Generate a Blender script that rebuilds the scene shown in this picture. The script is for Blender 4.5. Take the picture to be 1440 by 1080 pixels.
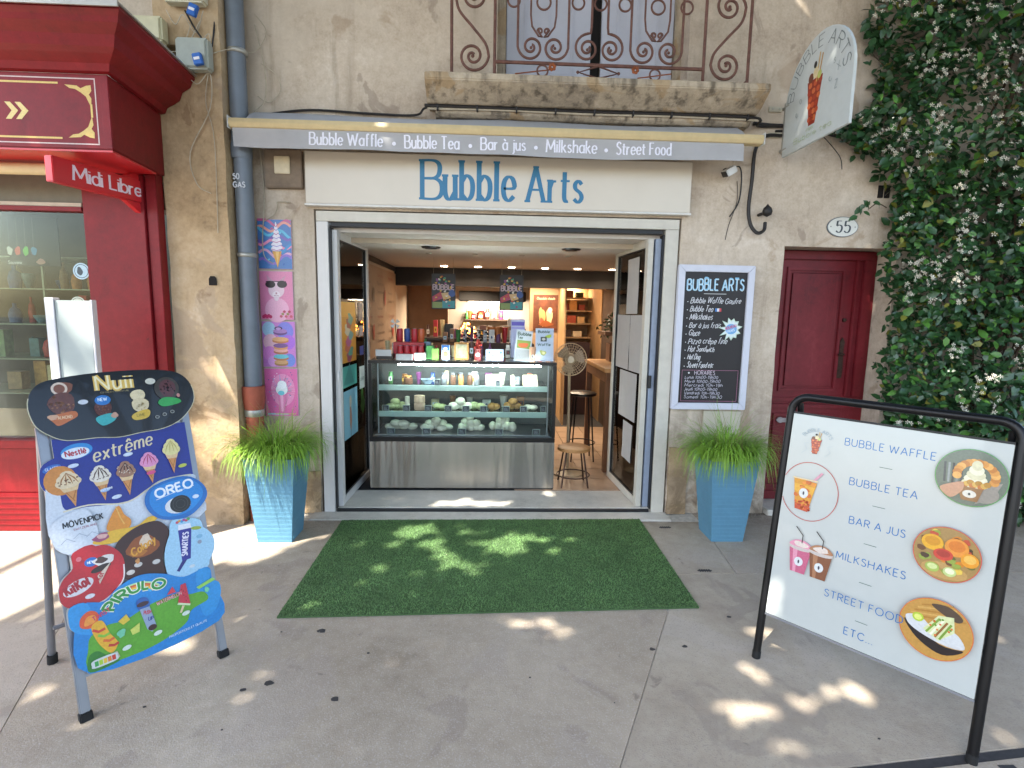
import bpy, bmesh, math, random
import numpy as np
from mathutils import Vector, Matrix, noise
from mathutils.geometry import tessellate_polygon
PI = math.pi
R = math.radians
random.seed(7)
for _o in list(bpy.data.objects):
    bpy.data.objects.remove(_o)
scene = bpy.context.scene
COL = scene.collection

# ------------------------------------------------------------------ camera
cam_data = bpy.data.cameras.new('camera')
cam = bpy.data.objects.new('camera', cam_data)
COL.objects.link(cam)
yaw, pitch, roll = 0.0433929934, 0.133643688, 0.0179567133
_f = Vector((math.sin(yaw)*math.cos(pitch), math.cos(yaw)*math.cos(pitch), -math.sin(pitch)))
_r = Vector((math.cos(yaw), -math.sin(yaw), 0))
_u = _r.cross(_f)
_r2 = math.cos(roll)*_r + math.sin(roll)*_u
_u2 = -math.sin(roll)*_r + math.cos(roll)*_u
_m = Matrix((_r2, _u2, -_f)).transposed().to_4x4()
_m.translation = Vector((0, -4.135, 1.6))
cam.matrix_world = _m
cam_data.sensor_fit = 'HORIZONTAL'
cam_data.sensor_width = 36
cam_data.lens = 36*755.577/1440
cam_data.clip_start = 0.05
cam_data.clip_end = 2000
scene.camera = cam

# ------------------------------------------------------------------ light
SUN = Vector((-1.0, -1.0, 2.0)).normalized()          # towards the sun: from the upper left, behind the viewer
elev = math.asin(SUN.z)
world = bpy.data.worlds.new('World')
scene.world = world
world.use_nodes = True
_nt = world.node_tree
_bg = _nt.nodes['Background']
sky = _nt.nodes.new('ShaderNodeTexSky')
sky.sky_type = 'NISHITA'
sky.sun_disc = False
sky.sun_elevation = elev
sky.sun_rotation = math.atan2(SUN.x, SUN.y)
sky.air_density = 1.0
sky.dust_density = 2.0
_nt.links.new(sky.outputs[0], _bg.inputs[0])
_bg.inputs[1].default_value = 0.15
sun_data = bpy.data.lights.new('sun', 'SUN')
sun_data.energy = 3.6
sun_data.angle = R(0.53)
sun_data.color = (1.0, 0.93, 0.82)
sun = bpy.data.objects.new('sun', sun_data)
COL.objects.link(sun)
sun.rotation_euler = SUN.to_track_quat('Z', 'Y').to_euler()
sun.location = SUN*30
scene.view_settings.view_transform = 'Standard'
scene.view_settings.look = 'None'
scene.view_settings.gamma = 1
scene.view_settings.use_curve_mapping = False
scene.view_settings.exposure = 2.2
scene.cycles.max_bounces = 8
scene.cycles.diffuse_bounces = 4
scene.cycles.transparent_max_bounces = 12
scene.cycles.use_denoising = True

# ------------------------------------------------------------------ materials
def lin(h):
    h = h.lstrip('#')
    out = []
    for i in (0, 2, 4):
        c = int(h[i:i+2], 16)/255
        out.append(c/12.92 if c <= 0.04045 else ((c+0.055)/1.055)**2.4)
    return tuple(out)

MATS = {}
def mat(name, col, rough=0.6, metal=0.0, var=0.12, scale=14.0, bump=0.0, bscale=60.0, coat=0.0, emit=None, estr=0.0, spec=0.5, sub=None):
    """a plain procedural material: one colour with uneven tone and a little relief"""
    if name in MATS:
        return MATS[name]
    if isinstance(col, str):
        col = lin(col)
    m = bpy.data.materials.new(name)
    m.use_nodes = True
    nt = m.node_tree
    b = nt.nodes['Principled BSDF']
    b.inputs['Roughness'].default_value = rough
    b.inputs['Metallic'].default_value = metal
    b.inputs['Coat Weight'].default_value = coat
    b.inputs['Specular IOR Level'].default_value = spec
    tc = nt.nodes.new('ShaderNodeTexCoord')
    if var > 0:
        n = nt.nodes.new('ShaderNodeTexNoise')
        n.inputs['Scale'].default_value = scale
        n.inputs['Detail'].default_value = 6
        n.inputs['Roughness'].default_value = 0.65
        nt.links.new(tc.outputs['Object'], n.inputs['Vector'])
        mx = nt.nodes.new('ShaderNodeMix')
        mx.data_type = 'RGBA'
        mx.inputs[6].default_value = (*[c*(1-var) for c in col], 1)
        mx.inputs[7].default_value = (*[min(1, c*(1+var)) for c in col], 1)
        mr = nt.nodes.new('ShaderNodeMapRange')
        mr.inputs[1].default_value = 0.3
        mr.inputs[2].default_value = 0.7
        nt.links.new(n.outputs[0], mr.inputs[0])
        nt.links.new(mr.outputs[0], mx.inputs[0])
        nt.links.new(mx.outputs[2], b.inputs['Base Color'])
    else:
        b.inputs['Base Color'].default_value = (*col, 1)
    if bump > 0:
        n2 = nt.nodes.new('ShaderNodeTexNoise')
        n2.inputs['Scale'].default_value = bscale
        n2.inputs['Detail'].default_value = 4
        nt.links.new(tc.outputs['Object'], n2.inputs['Vector'])
        bp = nt.nodes.new('ShaderNodeBump')
        bp.inputs['Strength'].default_value = 1
        bp.inputs['Distance'].default_value = bump
        nt.links.new(n2.outputs[0], bp.inputs['Height'])
        nt.links.new(bp.outputs[0], b.inputs['Normal'])
    if emit is not None:
        if isinstance(emit, str):
            emit = lin(emit)
        b.inputs['Emission Color'].default_value = (*emit, 1)
        b.inputs['Emission Strength'].default_value = estr
    MATS[name] = m
    return m

def layered(name, stops, rough=0.9, bump=0.004, spec=0.3, s1=1.3, s2=9.0, s3=70.0, dirt=None, speck=None, streak=None, patch=None, base_dirt=None):
    """weathered stone or render: broad blotches, mid grain and fine grain mixed from a list of colours,
    dirt = (z_low, z_high, colour, strength) for splash grime rising from the ground"""
    if name in MATS:
        return MATS[name]
    m = bpy.data.materials.new(name)
    m.use_nodes = True
    nt = m.node_tree
    N = nt.nodes.new
    L = nt.links.new
    b = nt.nodes['Principled BSDF']
    b.inputs['Roughness'].default_value = rough
    b.inputs['Specular IOR Level'].default_value = spec
    tc = N('ShaderNodeTexCoord')
    def noi(s, d=6, r=0.6, dist=0.0):
        n = N('ShaderNodeTexNoise')
        n.inputs['Scale'].default_value = s
        n.inputs['Detail'].default_value = d
        n.inputs['Roughness'].default_value = r
        n.inputs['Distortion'].default_value = dist
        L(tc.outputs['Object'], n.inputs['Vector'])
        return n
    n1, n2, n3 = noi(s1, 8, 0.65, 0.4), noi(s2, 6, 0.6), noi(s3, 3, 0.6)
    add = N('ShaderNodeMath'); add.operation = 'MULTIPLY_ADD'
    L(n2.outputs[0], add.inputs[0]); add.inputs[1].default_value = 0.45; L(n1.outputs[0], add.inputs[2])
    add2 = N('ShaderNodeMath'); add2.operation = 'MULTIPLY_ADD'
    L(n3.outputs[0], add2.inputs[0]); add2.inputs[1].default_value = 0.30; L(add.outputs[0], add2.inputs[2])
    mr = N('ShaderNodeMapRange')
    mr.inputs[1].default_value = 0.62; mr.inputs[2].default_value = 1.13
    L(add2.outputs[0], mr.inputs[0])
    cr = N('ShaderNodeValToRGB')
    els = cr.color_ramp.elements
    while len(els) < len(stops):
        els.new(0.5)
    for i, s in enumerate(stops):
        els[i].position = i/(len(stops)-1)
        els[i].color = (*lin(s), 1)
    L(mr.outputs[0], cr.inputs[0])
    col = cr.outputs[0]
    def blend(fac, colr, st):
        nonlocal col
        q = N('ShaderNodeMath'); q.operation = 'MULTIPLY'; q.inputs[1].default_value = st; q.use_clamp = True
        L(fac, q.inputs[0])
        mx_ = N('ShaderNodeMix'); mx_.data_type = 'RGBA'
        L(q.outputs[0], mx_.inputs[0]); L(col, mx_.inputs[6]); mx_.inputs[7].default_value = (*lin(colr), 1)
        col = mx_.outputs[2]
    def step_(sock, lo, hi):
        r_ = N('ShaderNodeMapRange'); r_.inputs[1].default_value = lo; r_.inputs[2].default_value = hi; L(sock, r_.inputs[0]); return r_.outputs[0]
    if patch:                      # trowelled repairs and faded areas with their own outline
        for sc_, lo, colr, st in patch:
            blend(step_(noi(sc_, 5, .55, .8).outputs[0], lo, lo+.035), colr, st)
    if streak:                     # rain streaks
        for sx_, sz_, lo, colr, st in streak:
            mp_ = N('ShaderNodeMapping'); mp_.inputs['Scale'].default_value = (sx_, sx_, sz_); L(tc.outputs['Object'], mp_.inputs[0])
            n_ = N('ShaderNodeTexNoise'); n_.inputs['Scale'].default_value = 1; n_.inputs['Detail'].default_value = 7; n_.inputs['Roughness'].default_value = .62; L(mp_.outputs[0], n_.inputs['Vector'])
            blend(step_(n_.outputs[0], lo, lo+.16), colr, st)
    if base_dirt:                  # grime gathered along the foot of the walls
        y0_, y1_, colr, st = base_dirt
        sp_ = N('ShaderNodeSeparateXYZ'); L(tc.outputs['Object'], sp_.inputs[0])
        m_ = N('ShaderNodeMath'); m_.operation = 'MULTIPLY'; L(step_(sp_.outputs[1], y0_, y1_), m_.inputs[0]); L(step_(noi(7, 7, .7, .5).outputs[0], .38, .62), m_.inputs[1])
        blend(m_.outputs[0], colr, st)
    if dirt:
        zl, zh, dc, st = dirt
        sp = N('ShaderNodeSeparateXYZ'); L(tc.outputs['Object'], sp.inputs[0])
        r2 = N('ShaderNodeMapRange'); r2.inputs[1].default_value = zh; r2.inputs[2].default_value = zl
        L(sp.outputs[2], r2.inputs[0])
        nd = noi(5.5, 7, 0.7, 0.6)
        r3 = N('ShaderNodeMapRange'); r3.inputs[1].default_value = 0.42; r3.inputs[2].default_value = 0.62
        L(nd.outputs[0], r3.inputs[0])
        mm = N('ShaderNodeMath'); mm.operation = 'MULTIPLY'
        L(r2.outputs[0], mm.inputs[0]); L(r3.outputs[0], mm.inputs[1])
        m3 = N('ShaderNodeMath'); m3.operation = 'MULTIPLY'; m3.inputs[1].default_value = st
        L(mm.outputs[0], m3.inputs[0])
        mx = N('ShaderNodeMix'); mx.data_type = 'RGBA'
        L(m3.outputs[0], mx.inputs[0]); L(col, mx.inputs[6]); mx.inputs[7].default_value = (*lin(dc), 1)
        col = mx.outputs[2]
    if speck:
        sc, dens, colr = speck
        v = N('ShaderNodeTexVoronoi'); v.inputs['Scale'].default_value = sc
        L(tc.outputs['Object'], v.inputs['Vector'])
        wn = N('ShaderNodeTexWhiteNoise'); wn.noise_dimensions = '3D'
        L(v.outputs['Position'], wn.inputs['Vector'])
        lt = N('ShaderNodeMath'); lt.operation = 'LESS_THAN'; lt.inputs[1].default_value = dens
        L(wn.outputs['Value'], lt.inputs[0])
        ml = N('ShaderNodeMath'); ml.operation = 'MULTIPLY'; ml.inputs[1].default_value = 0.32
        L(lt.outputs[0], ml.inputs[0])
        mx = N('ShaderNodeMix'); mx.data_type = 'RGBA'
        L(ml.outputs[0], mx.inputs[0]); L(col, mx.inputs[6]); mx.inputs[7].default_value = (*lin(colr), 1)
        col = mx.outputs[2]
    L(col, b.inputs['Base Color'])
    bp = N('ShaderNodeBump'); bp.inputs['Distance'].default_value = bump
    L(add2.outputs[0], bp.inputs['Height'])
    L(bp.outputs[0], b.inputs['Normal'])
    MATS[name] = m
    return m

def thin_glass(name, tint=(0.93, 0.97, 0.95), refl=1.0, rough=0.0):
    if name in MATS:
        return MATS[name]
    m = bpy.data.materials.new(name)
    m.use_nodes = True
    nt = m.node_tree
    nt.nodes.remove(nt.nodes['Principled BSDF'])
    out = nt.nodes['Material Output']
    t = nt.nodes.new('ShaderNodeBsdfTransparent'); t.inputs[0].default_value = (*tint, 1)
    g = nt.nodes.new('ShaderNodeBsdfGlossy'); g.inputs['Roughness'].default_value = rough
    fr = nt.nodes.new('ShaderNodeFresnel'); fr.inputs[0].default_value = 1.5
    mu = nt.nodes.new('ShaderNodeMath'); mu.operation = 'MULTIPLY'; mu.inputs[1].default_value = refl
    mu.use_clamp = True
    mx = nt.nodes.new('ShaderNodeMixShader')
    nt.links.new(fr.outputs[0], mu.inputs[0])
    nt.links.new(mu.outputs[0], mx.inputs[0])
    nt.links.new(t.outputs[0], mx.inputs[1])
    nt.links.new(g.outputs[0], mx.inputs[2])
    nt.links.new(mx.outputs[0], out.inputs[0])
    MATS[name] = m
    return m

def ink(name='print_ink', rough=0.45, coat=0.0):
    """printed colours come from the mesh's own colour attribute"""
    if name in MATS:
        return MATS[name]
    m = bpy.data.materials.new(name)
    m.use_nodes = True
    nt = m.node_tree
    b = nt.nodes['Principled BSDF']
    b.inputs['Roughness'].default_value = rough
    b.inputs['Coat Weight'].default_value = coat
    a = nt.nodes.new('ShaderNodeAttribute'); a.attribute_name = 'ink'
    n = nt.nodes.new('ShaderNodeTexNoise'); n.inputs['Scale'].default_value = 130; n.inputs['Detail'].default_value = 6
    tc = nt.nodes.new('ShaderNodeTexCoord'); nt.links.new(tc.outputs['Object'], n.inputs['Vector'])
    mr = nt.nodes.new('ShaderNodeMapRange'); mr.inputs[1].default_value = .25; mr.inputs[2].default_value = .75; mr.inputs[3].default_value = 0.86; mr.inputs[4].default_value = 1.10
    nt.links.new(n.outputs[0], mr.inputs[0])
    vm = nt.nodes.new('ShaderNodeVectorMath'); vm.operation = 'SCALE'
    nt.links.new(a.outputs['Color'], vm.inputs[0]); nt.links.new(mr.outputs[0], vm.inputs['Scale'])
    nt.links.new(vm.outputs[0], b.inputs['Base Color'])
    MATS[name] = m
    return m

# ------------------------------------------------------------------ objects, labels, parents
def tag(o, label=None, cat=None, group=None, kind=None):
    if label: o['label'] = label
    if cat: o['category'] = cat
    if group: o['group'] = group
    if kind: o['kind'] = kind
    return o
def thing(name, label, cat, loc=(0, 0, 0), group=None):
    o = bpy.data.objects.new(name, None)
    o.empty_display_size = 0.05
    COL.objects.link(o)
    o.location = loc
    return tag(o, label, cat, group)
def hang(o, parent):
    if parent is not None:
        o.parent = parent
        p = parent
        m = Matrix.Identity(4)
        while p is not None:
            m = p.matrix_basis @ m if p.parent is None else p.matrix_parent_inverse @ p.matrix_basis @ m
            p = p.parent
        o.matrix_parent_inverse = m.inverted()
    return o
def copy_tree(o, parent=None):
    c = o.copy(); COL.objects.link(c); c.parent = parent
    for ch in o.children:
        copy_tree(ch, c)
    return c

class MB:
    """collects simple solids; build() links them as ONE mesh object"""
    def __init__(s, M=None):
        s.v = []; s.f = []; s.mi = []; s.cur = 0; s.M = M; s.col = None; s.fc = []
    def add(s, vs, fs):
        n = len(s.v)
        if s.M is not None:
            vs = [s.M @ Vector(v) for v in vs]
        s.v += [tuple(v) for v in vs]
        for f in fs:
            s.f.append([i+n for i in f]); s.mi.append(s.cur); s.fc.append(s.col)
        return s
    def box(s, x0, x1, y0, y1, z0, z1):
        if x0 > x1: x0, x1 = x1, x0
        if y0 > y1: y0, y1 = y1, y0
        if z0 > z1: z0, z1 = z1, z0
        return s.add([(x0,y0,z0),(x1,y0,z0),(x1,y1,z0),(x0,y1,z0),(x0,y0,z1),(x1,y0,z1),(x1,y1,z1),(x0,y1,z1)],
                     [(3,2,1,0),(4,5,6,7),(0,1,5,4),(1,2,6,5),(2,3,7,6),(3,0,4,7)])
    def prism(s, pts, a, b, axis='y'):
        """pts = outline (2-D); extruded from a to b along axis"""
        n = len(pts)
        def P(p, t):
            return {'y': (p[0], t, p[1]), 'z': (p[0], p[1], t), 'x': (t, p[0], p[1])}[axis]
        vs = [P(p, a) for p in pts]+[P(p, b) for p in pts]
        tri = tessellate_polygon([[Vector((p[0], p[1], 0)) for p in pts]])
        fs = [tuple(t) for t in tri]+[tuple(n+i for i in reversed(t)) for t in tri]
        fs += [(i, (i+1) % n, n+(i+1) % n, n+i) for i in range(n)]
        return s.add(vs, fs)
    def tube(s, path, r, seg=8, cap=True):
        path = [Vector(p) for p in path]
        n = len(path)
        rs = r if isinstance(r, (list, tuple)) else [r]*n
        vs = []; fs = []
        t0 = (path[1]-path[0]).normalized()
        up = Vector((0, 0, 1)) if abs(t0.z) < 0.9 else Vector((1, 0, 0))
        a = t0.cross(up).normalized()
        for i, p in enumerate(path):
            t = (path[min(i+1, n-1)]-path[max(i-1, 0)])
            if t.length < 1e-9: t = t0
            t.normalize()
            a = (a - t*a.dot(t))
            if a.length < 1e-6: a = t.orthogonal()
            a.normalize()
            bb = t.cross(a)
            for k in range(seg):
                an = 2*PI*k/seg
                vs.append(p+a*math.cos(an)*rs[i]+bb*math.sin(an)*rs[i])
        for i in range(n-1):
            for k in range(seg):
                k2 = (k+1) % seg
                fs.append((i*seg+k, i*seg+k2, (i+1)*seg+k2, (i+1)*seg+k))
        if cap:
            fs.append(tuple(reversed(range(seg)))); fs.append(tuple((n-1)*seg+k for k in range(seg)))
        return s.add(vs, fs)
    def lathe(s, prof, c=(0, 0, 0), seg=16, axis='z'):
        """prof = [(radius, height)...]"""
        vs = []; fs = []
        for r_, h in prof:
            for k in range(seg):
                an = 2*PI*k/seg
                x, y = math.cos(an)*r_, math.sin(an)*r_
                p = {'z': (x, y, h), 'y': (x, h, y), 'x': (h, x, y)}[axis]
                vs.append((c[0]+p[0], c[1]+p[1], c[2]+p[2]))
        n = len(prof)
        for i in range(n-1):
            for k in range(seg):
                k2 = (k+1) % seg
                fs.append((i*seg+k, i*seg+k2, (i+1)*seg+k2, (i+1)*seg+k))
        if prof[0][0] > 1e-4: fs.append(tuple(reversed(range(seg))))
        if prof[-1][0] > 1e-4: fs.append(tuple((n-1)*seg+k for k in range(seg)))
        return s.add(vs, fs)
    def blob(s, c, r, seg=8, rings=6, j=0.12, rnd=random):
        """an uneven rounded lump"""
        vs = []; fs = []
        for i in range(rings+1):
            th = PI*i/rings
            for k in range(seg):
                an = 2*PI*k/seg
                q = 1+rnd.uniform(-j, j)
                vs.append((c[0]+r[0]*q*math.sin(th)*math.cos(an), c[1]+r[1]*q*math.sin(th)*math.sin(an), c[2]+r[2]*q*math.cos(th)))
        for i in range(rings):
            for k in range(seg):
                k2 = (k+1) % seg
                fs.append((i*seg+k, (i+1)*seg+k, (i+1)*seg+k2, i*seg+k2))
        return s.add(vs, fs)
    def build(s, name, m, parent=None, smooth=False, bevel=0.0, bseg=2, kind=None, M=None, label=None):
        me = bpy.data.meshes.new(name)
        me.from_pydata(s.v, [], s.f)
        for x in (m if isinstance(m, (list, tuple)) else [m]):
            me.materials.append(x)
        if max(s.mi, default=0) > 0:
            me.polygons.foreach_set('material_index', s.mi)
        if any(c is not None for c in s.fc):
            at = me.color_attributes.new('ink', 'FLOAT_COLOR', 'CORNER')
            arr = []
            for f, c in zip(s.f, s.fc):
                c = c or (0.5, 0.5, 0.5)
                arr += [c[0], c[1], c[2], 1.0]*len(f)
            at.data.foreach_set('color', arr)
        bm = bmesh.new(); bm.from_mesh(me)
        if len(s.f) < 20000:
            bmesh.ops.recalc_face_normals(bm, faces=bm.faces)
        if bevel > 0:
            bmesh.ops.bevel(bm, geom=[e for e in bm.edges if len(e.link_faces) == 2 and e.calc_face_angle(0) > 0.5],
                            offset=bevel, segments=bseg, affect='EDGES', clamp_overlap=True)
        bm.to_mesh(me); bm.free()
        if smooth:
            me.polygons.foreach_set('use_smooth', [True]*len(me.polygons))
            try:
                me.set_sharp_from_angle(angle=R(50))
            except Exception:
                pass
        o = bpy.data.objects.new(name, me)
        if M is not None: o.matrix_world = M
        COL.objects.link(o)
        hang(o, parent)
        if kind: o['kind'] = kind
        if label: o['label'] = label
        return o

# ------------------------------------------------------------------ flat printing: polygons, ribbons and stroke lettering
G = {}
def _g(ch, w, s): G[ch] = (w, s)
for ln in '''A|.66|0,0 .33,1;.33,1 .66,0;.12,.34 .54,.34
B|.52|0,0 0,1;~0,1 .33,1 .47,.88 .45,.64 .3,.54 0,.53;~0,.53 .35,.53 .52,.4 .52,.14 .36,0 0,0
C|.64|~.64,.82 .42,1 .13,.88 0,.5 .13,.12 .42,0 .64,.18
D|.62|0,0 0,1;~0,1 .3,.99 .56,.8 .62,.5 .56,.2 .3,.01 0,0
E|.45|0,0 0,1;0,1 .45,1;0,.53 .38,.53;0,0 .45,0
F|.43|0,0 0,1;0,1 .43,1;0,.53 .36,.53
G|.68|~.64,.82 .42,1 .13,.88 0,.5 .13,.12 .42,0 .66,.15;.66,.15 .66,.46;.66,.46 .42,.46
H|.6|0,0 0,1;.6,0 .6,1;0,.52 .6,.52
I|.02|0,0 0,1
J|.32|~.32,1 .32,.7 .32,.25 .2,.02 0,.06
K|.52|0,0 0,1;.5,1 .02,.45;.16,.58 .52,0
L|.42|0,0 0,1;0,0 .42,0
M|.78|0,0 .06,1;.06,1 .39,.2;.39,.2 .72,1;.72,1 .78,0
N|.62|0,0 0,1;0,1 .62,0;.62,0 .62,1
O|.76|~.38,1 .11,.87 0,.5 .11,.13 .38,0 .65,.13 .76,.5 .65,.87 .38,1
P|.5|0,0 0,1;~0,1 .32,1 .5,.87 .5,.62 .32,.48 0,.48
Q|.76|~.38,1 .11,.87 0,.5 .11,.13 .38,0 .65,.13 .76,.5 .65,.87 .38,1;.45,.25 .76,-.08
R|.52|0,0 0,1;~0,1 .32,1 .5,.87 .5,.64 .32,.5 0,.5;.25,.5 .54,0
S|.46|~.43,.85 .26,1 .06,.9 .05,.68 .25,.54 .43,.38 .43,.12 .22,0 0,.14
T|.54|.27,0 .27,1;0,1 .54,1
U|.58|~0,1 0,.6 0,.25 .12,.04 .29,0 .46,.04 .58,.25 .58,.6 .58,1
V|.62|0,1 .31,0;.31,0 .62,1
W|.95|0,1 .24,0;.24,0 .47,.9;.47,.9 .71,0;.71,0 .95,1
X|.56|0,0 .56,1;0,1 .56,0
Y|.56|0,1 .28,.48;.56,1 .28,.48;.28,.48 .28,0
Z|.5|0,1 .5,1;.5,1 0,0;0,0 .5,0
a|.42|~.42,.5 .24,.63 .05,.52 0,.3 .06,.08 .22,0 .42,.14;.42,.62 .42,0
b|.42|0,1 0,0;~0,.46 .18,.63 .37,.53 .42,.3 .36,.08 .2,0 0,.14
c|.38|~.38,.5 .22,.63 .05,.52 0,.3 .06,.08 .22,0 .38,.12
d|.42|~.42,.5 .24,.63 .05,.52 0,.3 .06,.08 .22,0 .42,.14;.42,1 .42,0
e|.4|~.02,.32 .4,.34 .36,.56 .2,.63 .05,.53 0,.3 .06,.08 .22,0 .4,.12
f|.28|~.3,.93 .2,1 .11,.9 .1,.6 .1,0;0,.62 .26,.62
g|.42|~.42,.5 .24,.63 .05,.52 0,.3 .06,.08 .22,0 .42,.14;~.42,.62 .42,.1 .4,-.22 .2,-.34 .03,-.24
h|.38|0,1 0,0;~0,.42 .14,.6 .3,.61 .38,.45 .38,0
i|.02|0,.62 0,0;0,.88 0,.8
j|.12|~.12,.62 .12,.1 .1,-.22 -.04,-.3;.12,.88 .12,.8
k|.36|0,1 0,0;.34,.62 .02,.26;.12,.36 .37,0
l|.02|0,1 0,0
m|.62|0,.62 0,0;~0,.42 .1,.6 .24,.61 .31,.45 .31,0;~.31,.42 .41,.6 .55,.61 .62,.45 .62,0
n|.38|0,.62 0,0;~0,.42 .14,.6 .3,.61 .38,.45 .38,0
o|.42|~.21,.63 .05,.53 0,.31 .05,.09 .21,0 .37,.09 .42,.31 .37,.53 .21,.63
p|.42|0,.62 0,-.34;~0,.46 .18,.63 .37,.53 .42,.3 .36,.08 .2,0 0,.14
q|.42|~.42,.5 .24,.63 .05,.52 0,.3 .06,.08 .22,0 .42,.14;.42,.62 .42,-.34
r|.26|0,.62 0,0;~0,.4 .1,.58 .26,.6
s|.32|~.3,.53 .17,.63 .04,.54 .06,.4 .26,.27 .31,.12 .17,0 0,.1
t|.26|~.1,.88 .1,.5 .1,.15 .16,.02 .26,.03;-.06,.62 .31,.62
u|.38|~0,.62 0,.2 .08,.02 .22,.01 .38,.2;.38,.62 .38,0
v|.4|0,.62 .2,0;.2,0 .4,.62
w|.6|0,.62 .15,0;.15,0 .3,.56;.3,.56 .45,0;.45,0 .6,.62
x|.38|0,0 .38,.62;0,.62 .38,0
y|.4|0,.62 .2,.02;~.4,.62 .2,.02 .1,-.28 -.04,-.32
z|.36|0,.62 .36,.62;.36,.62 0,0;0,0 .36,0
0|.5|~.25,1 .07,.87 0,.5 .07,.13 .25,0 .43,.13 .5,.5 .43,.87 .25,1
1|.25|0,.8 .2,1;.2,1 .2,0
2|.48|~.02,.8 .12,.97 .3,1 .46,.85 .44,.62 .22,.3 0,0;0,0 .48,0
3|.46|~0,.9 .22,1 .42,.85 .38,.62 .18,.53;~.18,.53 .42,.45 .46,.2 .26,0 0,.1
4|.5|.38,0 .38,1;.38,1 0,.3;0,.3 .5,.3
5|.46|.08,.96 .42,.96;.08,.96 .05,.54;~.05,.54 .22,.62 .42,.53 .46,.3 .36,.06 .18,0 0,.12
6|.46|~.4,.92 .22,1 .05,.8 0,.35 .1,.05 .25,0 .42,.1 .46,.32 .36,.55 .2,.58 .02,.38
7|.46|0,1 .46,1;.46,1 .15,0
8|.46|~.23,1 .06,.9 .06,.64 .23,.54 .42,.4 .46,.15 .23,0 0,.15 .04,.4 .23,.54 .4,.64 .4,.9 .23,1
9|.46|~.46,.62 .3,.42 .1,.45 0,.68 .08,.92 .25,1 .4,.92 .46,.6 .38,.15 .2,0 .04,.08
-|.3|0,.4 .3,.4
.|.04|.02,.06 .02,-.02
:|.04|.02,.5 .02,.42;.02,.14 .02,.06
>|.4|0,.9 .3,.5;.3,.5 0,.1
/|.3|0,0 .3,1'''.split('\n'):
    ch, w, s_ = ln.split('|', 2)
    _g(ch, float(w), s_)
ACC = {'\u00e0': ('a', '.1,.95 .26,.76'), '\u00e9': ('e', '.14,.76 .3,.95'), '\u00ea': ('e', '.05,.76 .2,.95;.2,.95 .35,.76'), '\u00d6': ('O', '.26,1.2 .26,1.12;.5,1.2 .5,1.12'), '\u00e2': ('a', '.05,.76 .2,.95;.2,.95 .35,.76')}
for k_, (b_, e_) in ACC.items():
    _g(k_, G[b_][0], G[b_][1]+';'+e_)

def catmull(P, n=5):
    out = []
    m = len(P)
    closed = P[0] == P[-1]
    for i in range(m-1):
        p1, p2 = P[i], P[i+1]
        p0 = P[i-1] if i > 0 else (P[-2] if closed else p1)
        p3 = P[i+2] if i+2 < m else (P[1] if closed else p2)
        for k in range(n):
            t = k/n
            out.append(tuple(0.5*(2*p1[d]+(p2[d]-p0[d])*t+(2*p0[d]-5*p1[d]+4*p2[d]-p3[d])*t*t+(3*p1[d]-p0[d]-3*p2[d]+p3[d])*t**3) for d in range(len(p1))))
    out.append(tuple(P[-1]))
    return out

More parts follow.
